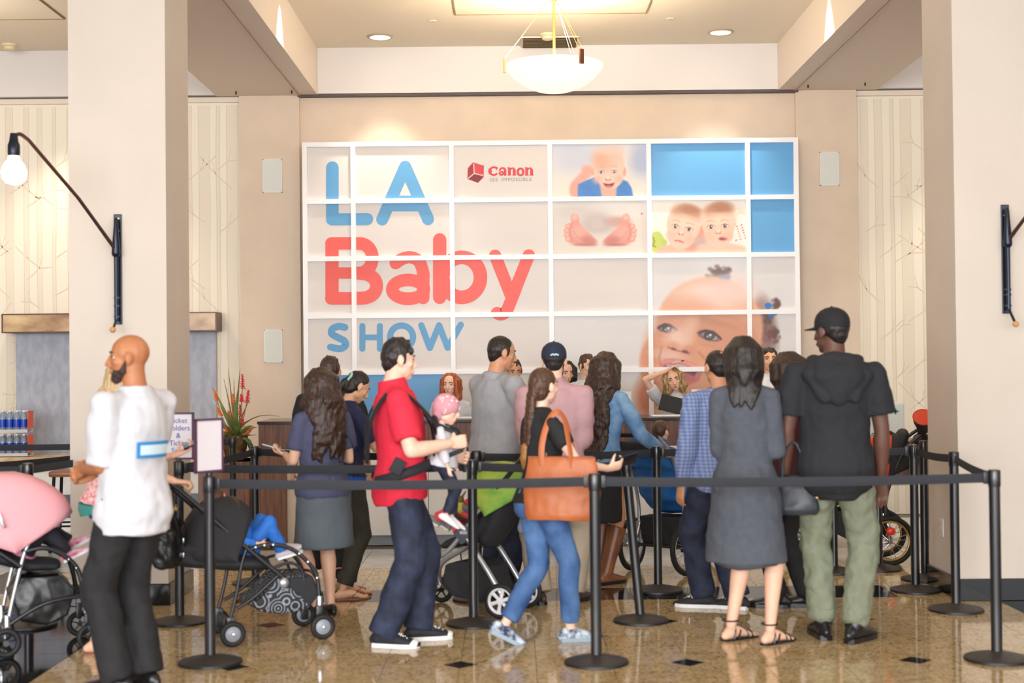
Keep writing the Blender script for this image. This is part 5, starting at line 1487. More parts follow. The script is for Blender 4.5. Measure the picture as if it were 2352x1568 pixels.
# 2 blonde woman pushing the black stroller
f = Fig('person', 'blonde woman in a pink patterned top and jeans pushing the black stroller', X(258, 7.82), 7.86, -84, 1.60, sex='f', lean=6, skin=SK_FAIR, head=(0, 5, 0),
        lh=(-.12, .31, 1.06), rh=(.10, .34, .93), rcurl=70, lcurl=42, ldir=(-.1, .9, .38), lpalm=(.3, -.2, 1), rdir=(0, 1, -.1), rpalm=(0, 0, -1), lf=(-.07, .02), rf=(.07, -.10), lfy=4, rfy=-4, feet='bare')
f.face()
FLORAL = M('pink floral print', (214, 92, 110), .75, rgb2=(240, 222, 216), scale=55, detail=6)
f.long_hair(HAIR_LB, .30, spread=115, locks=20, wave=.03, thick=.035, seed=5)
f.top(FLORAL, z0=.50, pad=.02, padlow=.05, sleeve=1.6, spad=.018)
mb = MB(); f.torso(mb, .492, .505, .052, m=3); mb.obj('teal_hem', M('teal trim', (54, 140, 130), .7), f.root)
f.trousers(DENIM, hem=.036, knee=.040, thigh=.054, end=.90)
f.sandals(M('woven brown sandal', (132, 84, 60), .6))
phone(f, 'l', 'black phone held up beside the ticket holders sign')
P2 = f

# 3 woman in slate polo and grey skirt
f = Fig('person', 'woman with long wavy dark hair in a slate blue shirt and grey skirt', X(738, 8.8), 8.8, 34, 1.535, sex='f', skin=SK_FAIR, head=(5, 8, 0), fat=1.12, wide=.96,
        lh=(-.13, .26, 1.0), rh=(.15, .22, 1.02), lpole=(-.3, -1, -.7), rpole=(.3, -1, -.8), lcurl=40, rcurl=45, ldir=(-.25, 1, .15), lpalm=(.3, 0, 1), rpalm=(-.2, .2, 1), lf=(-.06, .0), rf=(.06, .02))
f.face()
f.long_hair(HAIR_DB, .40, spread=120, locks=26, wave=.028, thick=.042, seed=2, backoff=.02)
f.top(M('slate blue knit', (74, 78, 108), .8, bump=.2, scale=60), z0=.475, pad=.015, padlow=.022, sleeve=.72, spad=.014)
f.skirt(M('grey cotton skirt', (92, 102, 112), .8, bump=.15, scale=40), .285, z1=.60, w0=.118, d0=.092)
f.shoes(SHOE_BK)
phone(f, 'l', 'pale phone in the hand of the woman in the grey skirt', PHONE_W)
sash('bag_strap', [f.T(V((.06, -.02, .80*f.H))), f.T(V((.14, -.13, .7*f.H))), f.T(V((.19, -.05, .56*f.H)))], .012, HAIR_BK, f.root)

# 4 woman in navy with a mint scrunchie
f = Fig('person', 'young woman in navy shirt with a mint scrunchie looking down at her phone', X(792, 9.55), 9.55, -62, 1.535, sex='f', skin=SK_ASIA, head=(0, 30, 0), lean=4,
        lh=(-.06, .33, 1.12), rh=(.03, .31, 1.10), rpole=(.7, -.6, -.9), lpole=(-.7, -.6, -.9), lcurl=50, rcurl=45, rdir=(-.1, .9, .4), rpalm=(-.3, -.2, 1), ldir=(.1, .9, .4), lpalm=(.3, -.2, 1), lf=(-.07, .03), rf=(.06, -.05), feet='bare')
f.face()
mb = MB(); f.cap_of_hair(mb, .0, .97); mb.ell(f.hp(0, -.40, .10), (.13*f.hs, .12*f.hs, .13*f.hs)); mb.loft([f.hp(0, -.42, .1), f.hp(0, -.52, -.1), f.hp(0, -.46, -.5)], [.11*f.hs, .13*f.hs, .05*f.hs], n=9)
soft('hair', mb, HAIR_BK, f.root, voxel=.007, it=3, disp=.008, tex_scale=.03)
mb = MB()
for k in range(9):
    a_ = k/9*2*PI; mb.ell(f.hp(.17*math.cos(a_)*.8, -.44+.02*math.sin(a_), .14+.15*math.sin(a_)), (.07*f.hs, .06*f.hs, .07*f.hs))
soft('scrunchie', mb, M('mint cloth', (158, 206, 202), .8), f.root, voxel=.007, it=2)
f.top(M('navy cotton', (30, 36, 78), .75, bump=.15, scale=60), z0=.53, pad=.02, padlow=.03, sleeve=.8, spad=.018)
mb = MB(); f.torso(mb, .475, .535, .034, m=4); mb.obj('blue_underlayer', M('bright blue cloth', (22, 86, 186), .7), f.root)
f.trousers(M('dark olive trousers', (56, 54, 44), .8, bump=.15, scale=60), hem=.038, knee=.042, thigh=.056, end=.93)
f.sandals(TAN_L, thong=True)
phone(f, 'r', 'pale phone in the hands of the young woman with the scrunchie', PHONE_W)

# 5 person behind her
f = Fig('person', 'person with short black hair and dark clothes, mostly hidden behind the woman with wavy hair', X(757, 10.3), 10.3, 6, 1.62, sex='m', skin=SK_ASIA, head=(0, 4, 0), lf=(-.13, 0), rf=(.06, .02))
f.face(); f.short_hair(HAIR_DB, top=.02, tuft=14)
f.top(BLACK_C, z0=.48, pad=.016, sleeve=.6); f.trousers(BLACK_C, hem=.044); f.shoes(SHOE_BK)

# 6 man in the red polo with a baby
RED = M('red polo cotton', (222, 38, 66), .75, bump=.2, scale=80)
f = Fig('person', 'man in a red polo shirt and dark jeans carrying a baby on his chest', X(916, 7.94), 7.96, -80, 1.70, head=(10, 4, 0), skin=SK_PALE, off=(0, .0), side=0, lean=-2, fat=1.1,
        rh=(.175, .26, 1.12), lh=(-.12, .30, 1.04), rpole=(.6, -.9, -.5), lpole=(-.6, -.5, -1), rcurl=58, lcurl=50, rdir=(-.35, 1, .12), rpalm=(-1, -.1, -.1), rf=(.07, -.105), lf=(-.07, .10), rfy=-22, lfy=6)
f.face(brow=HAIR_DB)
f.short_hair(HAIR_BK, top=.035, front=.02, tuft=30)
f.top(RED, z0=.465, pad=.018, padlow=.03, sleeve=.80, spad=.024, disp=.02, tex=.12)
mb = MB(); H = f.H
mb.loft([f.T(V((0, -.010*H, .838*H))), f.T(V((0, -.015*H, .868*H)))], [.050*H, .044*H], [.052*H, .045*H], side=(1, 0, 0), n=16, cap='flat')
mb.obj('collar', RED, f.root)
f.trousers(DENIM_D, top_=.52, pad=.010, hem=.050, knee=.052, thigh=.058, end=1.03, disp=.026)
f.shoes(CANVAS_BK, SOLE_W, lace=LACE_W, toe=SOLE_W)
P6 = f
STRAP = M('black carrier webbing', (30, 32, 40), .7, bump=.2, scale=120)
BX, BD = X(988, 7.94), 7.93
ca = thing('baby_carrier', 'black baby carrier strapped over the red polo shirt', 'baby carrier', (BX, BD, 0))
inv = Matrix.Translation((-BX, -BD, 0))
def cw_(p): return inv @ (P6.root.matrix_basis @ V(p))
for sg in (1, -1):
    top_ = P6.T(V((sg*.115, -.01, .835*H))); fr = P6.T(V((sg*.12, .175, .735*H))); mid = P6.T(V((sg*.10, .205, .66*H)))
    bk = P6.T(V((sg*.13, -.155, .745*H))); lo = P6.T(V((sg*.05, -.185, .60*H))); jo = P6.T(V((sg*.17, .12, .615*H)))
    MB().loft([V(q) for q in smooth_path([tuple(cw_(q)) for q in (mid, fr, top_, bk, lo)], 6)], .030, .007, side=(0, 1, 0), n=8).obj('shoulder_strap', STRAP, ca)
mb = MB()
mb.loft([cw_(P6.T(V((.20*math.cos(a_), .185*math.sin(a_), (.565+.03*math.sin(a_))*H)))) for a_ in np.linspace(-.9, PI+.9, 17)], .028, .009, side=(0, 0, 1), n=8); mb.obj('waist_belt', STRAP, ca)
MB().box(cw_((.225, -.035, .59*H)), (.07, .02, .085), rot=rot('Y', 30), bev=.006).obj('buckle_tab', STRAP, ca)
q0 = cw_((0, .20, .60*H)); q1 = cw_((0, .20, .74*H))
MB().loft([q0, q1], [.12, .13], [.02, .02], side=(0, 1, 0), n=14).obj('back_panel', STRAP, ca)
for sg in (1, -1):
    MB().loft([q0+V((.0, sg*.11, 0)), q0+V((.15, sg*.125, .06)), q1+V((.12, sg*.12, -.08)), q1+V((0, sg*.1, -.03))], .014, .006, side=(0, 0, 1), n=8).obj('side_strap', STRAP, ca)
MB().tube([q0+V((.17, .1, .12)), q0+V((.18, .1, -.02)), q0+V((.175, .1, -.14))], .006, 6).obj('loose_strap_end', STRAP, ca)
b = Fig('person', 'baby in a pink dotted hat, white top and tiny jeans held in the carrier', BX+.06, BD+.03, -90, .66, sex='f', skin=SK_PALE, z=.66, headk=1.9, head=(0, 12, 0), cat='baby', fat=1.35, wide=1.15,
        lh=(-.13, .07, .30), rh=(.13, .05, .27), lf=(-.05, .05, .0), rf=(.05, .02, .02), lfp=-30, rfp=-30)
b.face()
PINKH = M('dusty pink knit', (214, 152, 164), .8)
mb = MB(); b.cap_of_hair(mb, .02, 1.04); mb.ell(b.hp(0, -.02, .14), (.40*b.hs, .45*b.hs, .40*b.hs)); mb.ell(b.hp(0, -.10, .02), (.41*b.hs, .30*b.hs, .30*b.hs)); hat = soft('hat', mb, PINKH, b.root, voxel=.006, it=3)
dots = MB(); rnd = random.Random(3)
for k in range(30):
    z = rnd.uniform(-.2, .95); a_ = rnd.uniform(0, 2*PI); r = math.sqrt(max(0, 1-z*z))
    dots.ell(b.hp(.392*r*math.cos(a_), -.025+.44*r*math.sin(a_), .142+.392*z), .034*b.hs, n=7, m=5)
dots.obj('dots', M('white dots', (240, 226, 228), .8), hat, kind='stuff')
b.top(WHITE_T, z0=.50, pad=.018, padlow=.03, sleeve=1.75, spad=.013, vox=.007, disp=.01, tex=.04)
b.trousers(DENIM_D, pad=.012, hem=.045, knee=.05, thigh=.065, end=.86, vox=.007, disp=.01, tex=.04)
b.shoes(M('white sock', (238, 236, 240), .8), size=1.25)

# 7 big man in grey T-shirt
f = Fig('person', 'heavy-set man with cropped black hair in a grey T-shirt and dark jeans', X(1135, 9.75), 9.75, -58, 1.75, head=(-12, 8, 0), skin=SK_TAN, fat=1.3, wide=1.12, lean=3,
        rh=(.12, .36, 1.02), lh=(-.12, .36, 1.02), rpole=(.8, -.6, -.7), rcurl=45, lf=(-.10, .02), rf=(.10, .0))
f.face(); f.short_hair(HAIR_BK, top=-.01, front=.0, disp=.004)
f.top(M('heather grey cotton', (166, 168, 176), .8, bump=.15, scale=70), z0=.475, pad=.02, padlow=.035, sleeve=.86, spad=.03, disp=.03, tex=.13)
f.trousers(DENIM_D, pad=.016, hem=.050, knee=.054, thigh=.064, end=1.0); f.shoes(M('dark brown leather', (66, 56, 50), .4), SHOE_BK)
tb = MB(); 
# tattoo sleeve tone on the forearm is skin print
E_, W_ = f.el['r'], f.wr['r']
tb.loft([f.sh['r'].lerp(E_, .82), E_, E_.lerp(W_, .3), E_.lerp(W_, .75)], [.0268*f.H*1.13, .0245*f.H*1.15, .0262*f.H*1.15, .0195*f.H*1.15], n=14, cap='flat')
soft('tattoo', tb, M('tattooed skin', (120, 92, 88), .55, rgb2=(176, 132, 112), scale=26), f.root, voxel=.009, it=3)

# 8 man with navy cap and lilac shirt
LILAC = M('dusty pink shirt cotton', (196, 156, 164), .8, bump=.2, scale=50)
f = Fig('person', 'man in a navy cap, dusty pink shirt and khaki trousers seen from behind', X(1272, 9.24), 9.24, -10, 1.685, head=(6, 2, 0), skin=SK_PALE, fat=1.08,
        rh=(.12, .24, .98), lh=(-.12, .24, 1.0), rpole=(.25, -1, -.6), lpole=(-.25, -1, -.6), rcurl=50, lf=(-.11, -.04), rf=(.10, .04), rfy=-30, lfy=38)
f.face(); f.short_hair(HAIR_BK, top=-.03, disp=.004)
def baseball_cap(f, m, brim_m, logo=None, up=.03, brim=True):
    h = f.hs; mb = MB()
    mb.ell(f.hp(0, -.075, .20+up), (.375*h, .435*h, .345*h), rot=f.Rh)
    mb.loft([f.hp(0, -.075, .06), f.hp(0, -.075, .22)], [.366*h, .378*h], [.425*h, .436*h], side=f.Rh @ V((1, 0, 0)), n=22, cap='flat')
    o = soft('cap', mb, m, f.root, voxel=.006, it=3)
    MB().ell(f.hp(0, -.075, .55+up), (.03*h, .03*h, .015*h), rot=f.Rh).obj('button', m, o)
    bb = MB(); n = 11; vs = []
    for j, (e, zz) in enumerate(((0, .005), (1, -.03))):
        for i in range(n):
            a_ = R(25+130*i/(n-1))
            vs.append(f.hp((.36+.0*e)*math.cos(a_)*(1+.02*e), -.075+.42*math.sin(a_)+e*.38*math.sin(R(180*i/(n-1)))**.5, .09+zz-.04*abs(math.cos(a_))*0))
    fs = [(i, i+1, n+i+1, n+i) for i in range(n-1)]
    vs2 = vs+[v+f.Rh @ V((0, 0, .018*h)) for v in vs]; k = len(vs)
    fs = fs+[tuple(reversed([q+k for q in fq])) for fq in fs]+[(n+i, n+i+1, n+i+1+k, n+i+k) for i in range(n-1)]
    bb.add(vs2, fs); bb.obj('brim', brim_m, o)
    if logo:
        lb_ = MB()
        for i in range(5):
            a_ = R(262+i*7); lb_.ell(f.hp(.378*math.cos(a_), -.075+.438*math.sin(a_), .165+.02*(i % 2)), (.035*h, .02*h, .028*h), rot=f.Rh, n=8, m=6)
        lb_.obj('embroidery', logo, o, kind='stuff')
    return o
baseball_cap(f, M('navy cap cloth', (34, 44, 66), .8, bump=.2, scale=90), M('navy cap cloth', (34, 44, 66)), M('pale embroidery', (190, 214, 220), .7))
f.top(LILAC, z0=.47, pad=.02, padlow=.034, sleeve=1.35, spad=.024, disp=.03, tex=.12)
mb = MB(); H = f.H; mb.loft([f.T(V((0, -.012*H, .838*H))), f.T(V((0, -.016*H, .868*H)))], [.049*H, .043*H], [.05*H, .044*H], side=(1, 0, 0), n=16, cap='flat'); mb.obj('collar', LILAC, f.root)
f.trousers(M('khaki cotton', (176, 164, 146), .8, bump=.15, scale=50), pad=.016, hem=.052, knee=.052, thigh=.060, end=1.02); f.shoes(M('dark brown leather', (66, 56, 50)), SHOE_BK)

# 9 woman with a braid and the tan tote
f = Fig('person', 'woman with a brown braid in a black T-shirt and blue jeans walking to the right', X(1236, 7.95), 7.95, -66, 1.53, sex='f', lean=3, head=(16, -2, 0), skin=SK_PALE,
        rh=(.20, .33, .97), rpole=(.9, -.7, -1), rcurl=40, rdir=(-.05, 1, .2), rpalm=(-.9, 0, .6), lh=(-.15, .1, .75), rf=(.045, .16), lf=(-.05, -.20, .035), lfp=-28, rfy=-12, lfy=-12)
f.face(); mb = MB(); f.cap_of_hair(mb, .0, 1.0); h = f.hs
b0 = f.hp(-.02, -.40, -.05); mb.ell(f.hp(0, -.36, .0), (.24*h, .15*h, .24*h))
pts = [b0+V((0, -.012*k**.5, -.036*k)) for k in range(9)]
for k, p_ in enumerate(pts):
    for sg in (-1, 1): mb.ell(p_+V((sg*.017, 0, -.012*(sg > 0))), (.026, .024, .03))
soft('hair', mb, HAIR_BR, f.root, voxel=.0065, it=2, disp=.006, tex_scale=.02)
e0 = pts[-1]; mb = MB()
mb.loft([e0, e0+V((-.005, -.01, -.03)), e0+V((-.02, -.01, -.10)), e0+V((-.035, 0, -.17))], [.016, .03, .034, .014], n=9)
soft('braid_tail', mb, M('honey hair', (140, 92, 44), .5, rgb2=(176, 126, 64), scale=40, stretch=(3, 3, .3)), f.root, voxel=.006, it=2, disp=.008, tex_scale=.02)
MB().torus(e0+V((0, 0, -.005)), .02, .006, axis='Z').obj('hair_tie', SHOE_BK, f.root)
f.top(BLACK_C, z0=.50, pad=.012, padlow=.018, sleeve=.55, spad=.012, disp=.016)
f.trousers(DENIM, pad=.010, hem=.036, knee=.041, thigh=.054, end=.90, disp=.02)
PRN = M('navy and white floral canvas', (38, 50, 88), .7, rgb2=(206, 218, 230), scale=26, detail=2)
f.shoes(PRN, M('sole blue grey', (150, 168, 186), .6))
phone(f, 'r', 'phone in the hand of the woman carrying the tan tote')
P9 = f
# tan tote on her shoulder
TANB = M('tan tote leather', (178, 98, 54), .45, rgb2=(190, 108, 62), scale=5, bump=.1)
tc = P9.root.matrix_basis @ V((.215, .03, .0))
tt = thing('tote_bag', 'large tan leather tote bag hanging from the shoulder of the woman with the braid', 'bag', (tc.x-.0, tc.y, 0), R(-14))
z0, z1 = .70, 1.045; s_ = .17
mb = MB()
secs = [(z0, .200, .075), (z0+.03, .208, .085), (z0+.14, .215, .075), (z1-.05, .20, .045), (z1, .195, .03)]
mb.loft([(0, 0, z) for z, a_, b_ in secs], [a_ for _, a_, _ in secs], [b_ for _, _, b_ in secs], side=(1, 0, 0), n=20, cap='flat')
soft('tote_body', mb, TANB, tt, voxel=.009, it=4, disp=.03, tex_scale=.16)
for yy in (-.03, .035):
    MB().loft([V(q) for q in smooth_path([(-.10, yy, z1-.06), (-.10, yy, z1+.06), (-.075, yy*.5+.02, z1+.18), (-.03, .03, z1+.245), (.01, .05+yy*.3, z1+.20), (.05, yy, z1+.08), (.07, yy, z1-.06)], 5)], .017, .004, side=(1, 0, 0), n=8, cap='flat').obj('handle', TANB, tt)
MB().box((0, 0, z1), (.36, .05, .006)).obj('rim', M('tan leather edge', (150, 80, 44), .5), tt, smooth=False)

# 10 woman in denim jacket
f = Fig('person', 'woman with very long dark curls in a denim jacket, black skirt and brown boots', X(1376, 10.05), 10.05, -40, 1.625, sex='f', lean=7, head=(8, 8, 0), skin=SK_TAN,
        rh=(.30, .33, .93), lh=(-.12, .40, .93), rpole=(.35, -1, -.7), rcurl=55, lcurl=55, rdir=(.1, 1, -.1), rpalm=(0, 0, -1), lpalm=(0, 0, -1), lf=(-.06, .06), rf=(.06, -.03))
f.face(); f.long_hair(HAIR_DB, .60, spread=112, locks=28, wave=.03, freq=5, thick=.042, seed=8, backoff=.05)
f.top(DENIM_L, z0=.515, pad=.018, padlow=.024, sleeve=1.9, spad=.018, name='denim_jacket')
f.skirt(BLACK_C, .27, z1=.57, w0=.095, d0=.085)
f.shoes(M('brown boot leather', (118, 70, 44), .38, rgb2=(142, 88, 58), scale=8), SHOE_BK, kind='tall')
P10 = f

# 11 man in plaid
f = Fig('person', 'man with thinning dark hair in a blue checked shirt and dark jeans', X(1648, 8.95), 8.95, 22, 1.63, head=(0, 4, 0), skin=SK_TAN, fat=1.12,
        lh=(-.245, .04, .78), rh=(.12, .3, 1.0), lf=(-.06, .10), rf=(.10, -.04), lfy=50, rfy=40, lcurl=22)
f.face(); f.short_hair(HAIR_BK, top=-.02, disp=.006)
MB().ell(f.hp(0, -.24, .335), (.15*f.hs, .16*f.hs, .13*f.hs), rot=f.Rh).obj('bald_spot', SK_TAN, f.root)
PLAID = mat('blue check cotton', (96, 120, 178), .8)
nt = PLAID.node_tree; tcn = nt.nodes.new('ShaderNodeTexCoord'); bs = nt.nodes['Principled BSDF']
w1 = nt.nodes.new('ShaderNodeTexWave'); w1.bands_direction = 'X'; w1.inputs['Scale'].default_value = 14
w2 = nt.nodes.new('ShaderNodeTexWave'); w2.bands_direction = 'Z'; w2.inputs['Scale'].default_value = 14
for w_ in (w1, w2): nt.links.new(tcn.outputs['Object'], w_.inputs['Vector']); w_.inputs['Distortion'].default_value = .4
ad = nt.nodes.new('ShaderNodeMath'); ad.operation = 'ADD'; nt.links.new(w1.outputs['Fac'], ad.inputs[0]); nt.links.new(w2.outputs['Fac'], ad.inputs[1])
rp = nt.nodes.new('ShaderNodeValToRGB'); rp.color_ramp.elements[0].color = (*lin((92, 114, 172)), 1); rp.color_ramp.elements[1].color = (*lin((150, 168, 212)), 1); rp.color_ramp.elements[1].position = .95
dv = nt.nodes.new('ShaderNodeMath'); dv.operation = 'MULTIPLY'; dv.inputs[1].default_value = .5; nt.links.new(ad.outputs[0], dv.inputs[0]); nt.links.new(dv.outputs[0], rp.inputs['Fac']); nt.links.new(rp.outputs['Color'], bs.inputs['Base Color'])
f.top(PLAID, z0=.465, pad=.02, padlow=.036, sleeve=1.92, spad=.022, disp=.03)
f.trousers(DENIM_D, pad=.014, hem=.048, knee=.050, thigh=.060, end=1.0); f.shoes(CANVAS_BK, SOLE_W, lace=LACE_W)

# 12 woman in grey dress
GREYD = M('charcoal grey jersey', (76, 81, 92), .85, rgb2=(82, 87, 98), scale=30, bump=.15)
f = Fig('person', 'woman in a long-sleeved charcoal grey dress and black strappy sandals', X(1708, 7.93), 7.93, -10, 1.69, sex='f', head=(14, 6, 0), skin=SK_FAIR, feet='bare', fat=1.1, wide=.84,
        lh=(-.08, .26, 1.08), rh=(.12, .24, 1.06), lpole=(-.25, -1, -1), rpole=(.3, -1, -1), lcurl=45, rcurl=45, lf=(-.09, .03), rf=(.125, -.06), lfy=-42, rfy=-38)
f.face(); f.long_hair(HAIR_BK, .22, spread=112, locks=24, wave=.010, thick=.036, seed=4, tex=.05, disp=.006, out=.88, gather=.35)
GREYD2 = GREYD
f.top(GREYD, z0=.49, pad=.02, padlow=.03, sleeve=1.85, spad=.018, name='dress_top', disp=.026)
f.skirt(GREYD, .265, z1=.56, w0=.118, d0=.088, pad=.028, name='dress_skirt', disp=.022, tail=.03)
f.sandals(SHOE_BK, ankle=True)
P12 = f
# her dark shoulder bag
q = f.root.matrix_basis @ V((.265, .05, 0))
sb = thing('shoulder_bag', 'dark leather shoulder bag hanging between the grey dress and the black hooded shirt', 'bag', (q.x, q.y, 0), R(-20))
BAGL = M('dark slate leather', (44, 50, 60), .4, bump=.1)
mb = MB(); mb.loft([(0, 0, .70), (0, 0, .73), (0, 0, .85), (0, 0, .92)], [.125, .14, .125, .09], [.05, .06, .05, .025], side=(1, 0, 0), n=18, cap='flat')
soft('bag_body', mb, BAGL, sb, voxel=.008, it=4, disp=.015)
for yy in (-.02, .02):
    MB().tube([V(q_) for q_ in smooth_path([(-.06, yy, .90), (-.055, yy, 1.0), (-.02, yy, 1.09), (.02, yy, 1.09), (.055, yy, 1.0), (.06, yy, .90)], 5)], .006, 8).obj('handle', BAGL, sb)
MB().ell((.13, -.02, .80), .012).obj('gold_ring', brass, sb)

# 13 woman in burgundy
f = Fig('person', 'woman with dark brown hair in a burgundy top, black trousers and ankle boots', X(1812, 9.0), 9.0, 40, 1.60, sex='f', head=(10, 6, 0), skin=SK_FAIR, fat=1.08,
        lh=(-.08, .30, 1.02), rh=(.10, .28, 1.05), lf=(-.07, .05), rf=(.08, -.05), lfy=35, rfy=30)
f.face(); f.long_hair(HAIR_DB, .16, spread=118, locks=22, wave=.012, thick=.05, seed=9, disp=.008)
BURG = M('burgundy knit', (72, 26, 38), .85, bump=.2, scale=60)
f.top(BURG, z0=.40, pad=.018, padlow=.03, sleeve=1.9, spad=.02); f.trousers(BLACK_C, hem=.036, knee=.044, thigh=.056, end=1.0); f.shoes(SHOE_BK, SHOE_BK, kind='boot')

# 14 tall man in black
f = Fig('person', 'tall man in a black cap, black hooded short-sleeved shirt and green trousers', X(1915, 7.93), 7.93, -3, 1.845, head=(38, 2, 0), skin=SK_DARK, wide=.99, fat=1.04,
        lh=(-.275, .07, .88), rh=(.262, .03, .83), lpole=(-.8, -1, 0), rpole=(.8, -1, 0), lcurl=25, rcurl=28, rpalm=(-.5, -1, 0), lf=(-.07, .06), rf=(.085, -.05), lfy=5, rfy=-38)
f.face(); f.short_hair(HAIR_BK, top=-.03, disp=.003)
baseball_cap(f, M('black cap cloth', (26, 27, 32), .8, bump=.2, scale=90), M('black cap cloth', (26, 27, 32)), None, up=.02)
BLK = M('black jersey', (34, 36, 42), .85, bump=.2, scale=60)
def hem(mb):
    H = f.H
    mb.loft([f.hip+V((0, -.03, -.04*H)), f.hip+V((0, -.035, -.085*H)), f.hip+V((0, -.04, -.108*H))], [.20, .165, .09], [.125, .12, .11], side=(1, 0, 0), n=20, cap='flat')
f.top(BLK, z0=.465, pad=.02, padlow=.044, sleeve=.72, spad=.026, disp=.026, extra=hem)
mb = MB(); H = f.H
# hood lying on the shoulders
ring = [f.T(V((.11*math.cos(a_)*1.08, -.035+.105*math.sin(a_), (.832-.025*max(0, -math.sin(a_))+.01)*H))) for a_ in np.linspace(0, 2*PI, 17)]
mb.loft(ring, .042, .034, n=10)
mb.loft([f.T(V((0, -.10, .845*H))), f.T(V((0, -.165, .79*H))), f.T(V((0, -.165, .725*H)))], [.13, .135, .05], [.045, .05, .03], side=(1, 0, 0), n=14)
for sg in (-1, 1): mb.loft([f.T(V((sg*.09, -.06, .84*H))), f.T(V((sg*.155, -.10, .80*H))), f.T(V((sg*.08, -.16, .73*H)))], [.04, .045, .03], n=10)
soft('hood', mb, BLK, f.root, voxel=.009, it=5, disp=.02, tex_scale=.08)
OLIVE = M('sage green twill', (118, 124, 104), .8, rgb2=(130, 136, 116), scale=12, bump=.25)
f.trousers(OLIVE, top_=.50, pad=.010, hem=.042, knee=.047, thigh=.056, end=.86, disp=.036, tex=.07)
mb = MB()
for k in 'lr':
    K = f.kn[k]; A_, fr = f.an[k]
    for t in (.62, .70, .78, .85): mb.loft([K.lerp(A_, t-.015), K.lerp(A_, t+.02)], [.0435*H, .0435*H], n=16)
soft('gathered_cuff', mb, OLIVE, f.root, voxel=.009, it=3, disp=.03, tex_scale=.05)
f.shoes(SHOE_BK, SHOE_BK, kind='boot', size=1.02)

# ---- staff behind the counter
def staff_print(f, dx=0.0):
    w, d, y = f.ring(.70); yy = y*f.H+d*f.H+.034
    for k, (wd, m, sz, zz) in enumerate((('LA', blue_l, .05, .715), ('Baby', red_l, .06, .685), ('SHOW', blue_l, .03, .66))):
        p_ = f.T(V((dx, yy, zz*f.H)))
        put_text('shirt_print', wd, sz, m, f.root, p_, rot=(PI/2, 0, PI))
f = Fig('person', 'red-haired woman in a white T-shirt sitting tall behind the counter', X(1035, 13.15), 13.15, 172, 1.46, sex='f', head=(-9, 2, 0), skin=SK_PALE, lh=(-.14, .12, .86), rh=(.14, .12, .86), headk=1.04)
f.root['label'] = 'red-haired woman in a white T-shirt behind the counter'
f.face(lip=LIP, brow=M('auburn brow', (120, 70, 44), .5)); f.long_hair(HAIR_RED, .46, spread=116, locks=30, wave=.016, thick=.032, seed=21, fr=-.03)
f.top(WHITE_T, z0=.47, sleeve=.6); staff_print(f); f.trousers(DENIM_D); f.shoes(SHOE_BK)
f = Fig('person', 'blonde woman in a white T-shirt with one arm raised to her hair behind the counter', X(1551, 13.15), 13.15, 170, 1.49, sex='f', head=(6, 4, 14), skin=SK_FAIR, headk=1.05, lean=2,
        rh=(.07, .09, 1.475), rpole=(1, .1, -.15), rdir=(-.75, -.1, .5), rpalm=(-.2, 0, -1), rcurl=50, lh=(-.03, .20, 1.10), lpole=(-1, -.2, -.8), ldir=(.75, .1, .65), lpalm=(-.1, -1, .1), lcurl=16)
f.face(lip=LIPR); f.long_hair(HAIR_BL, .17, spread=116, locks=26, wave=.02, thick=.034, seed=22, fr=-.03)
f.top(WHITE_T, z0=.47, sleeve=.62, spad=.02); staff_print(f, -.03); f.trousers(DENIM_D); f.shoes(SHOE_BK)
P16 = f
c = f.root.matrix_basis @ V((.01, .25, 1.165))
tb = thing('tablet', 'black tablet with an orange corner held by the blonde woman', 'tablet', c); tb.rotation_euler = (R(-12), R(14), R(-8))
MB().box((0, 0, 0), (.245, .012, .15), bev=.004).obj('tablet_body', M('tablet black', (22, 22, 26), .6), tb); MB().box((.105, 0, -.02), (.03, .016, .09), bev=.004).obj('orange_case_corner', bpy.data.materials['orange carton'], tb)
c = f.root.matrix_basis @ (f.wr['r']+f.hd['r'][0]*.08+V((.0, .03, .03)))
pn_ = thing('pen', 'white pen held in the raised hand of the blonde woman', 'pen', c)
MB().tube([(-.02, 0, -.008), (.085, -.01, .016)], .005, 8).obj('barrel', PHONE_W, pn_); MB().tube([(.06, -.008, .011), (.088, -.0105, .0165)], .0058, 8).obj('grip', M('dark red grip', (120, 30, 50), .5), pn_)
f = Fig('person', 'smiling man with short black hair in a white T-shirt behind the counter', X(1767, 13.2), 13.2, 176, 1.68, head=(0, 0, 0), skin=SK_ASIA, lh=(-.16, .12, .95), rh=(.16, .12, .95))
f.face(smile=1.0, open_=.6); f.short_hair(HAIR_BK, top=-.005, front=.015, tuft=10); f.top(WHITE_T, z0=.47, sleeve=.6); staff_print(f); f.trousers(DENIM_D); f.shoes(SHOE_BK)
f = Fig('person', 'man with short greying brown hair looking across from behind the counter', X(1347, 13.15), 13.15, 180, 1.63, head=(30, 0, 0), skin=SK_FAIR, lh=(-.16, .12, .95), rh=(.16, .12, .95))
f.face(); f.short_hair(HAIR_BR, top=.01, front=.01, tuft=34); f.top(WHITE_T, z0=.47, sleeve=.6); f.trousers(DENIM_D); f.shoes(SHOE_BK)
f = Fig('person', 'woman with dark hair beside the navy cap, almost hidden behind the counter', X(1297, 13.6), 13.6, 178, 1.57, sex='f', head=(20, 8, 0), skin=SK_FAIR, lh=(-.15, .12, .9), rh=(.15, .12, .9))
f.face(); f.long_hair(HAIR_BK, .2, spread=116, locks=22, wave=.01, thick=.04, seed=31, fr=-.03); f.top(WHITE_T, z0=.47, sleeve=.6); f.trousers(DENIM_D); f.shoes(SHOE_BK)
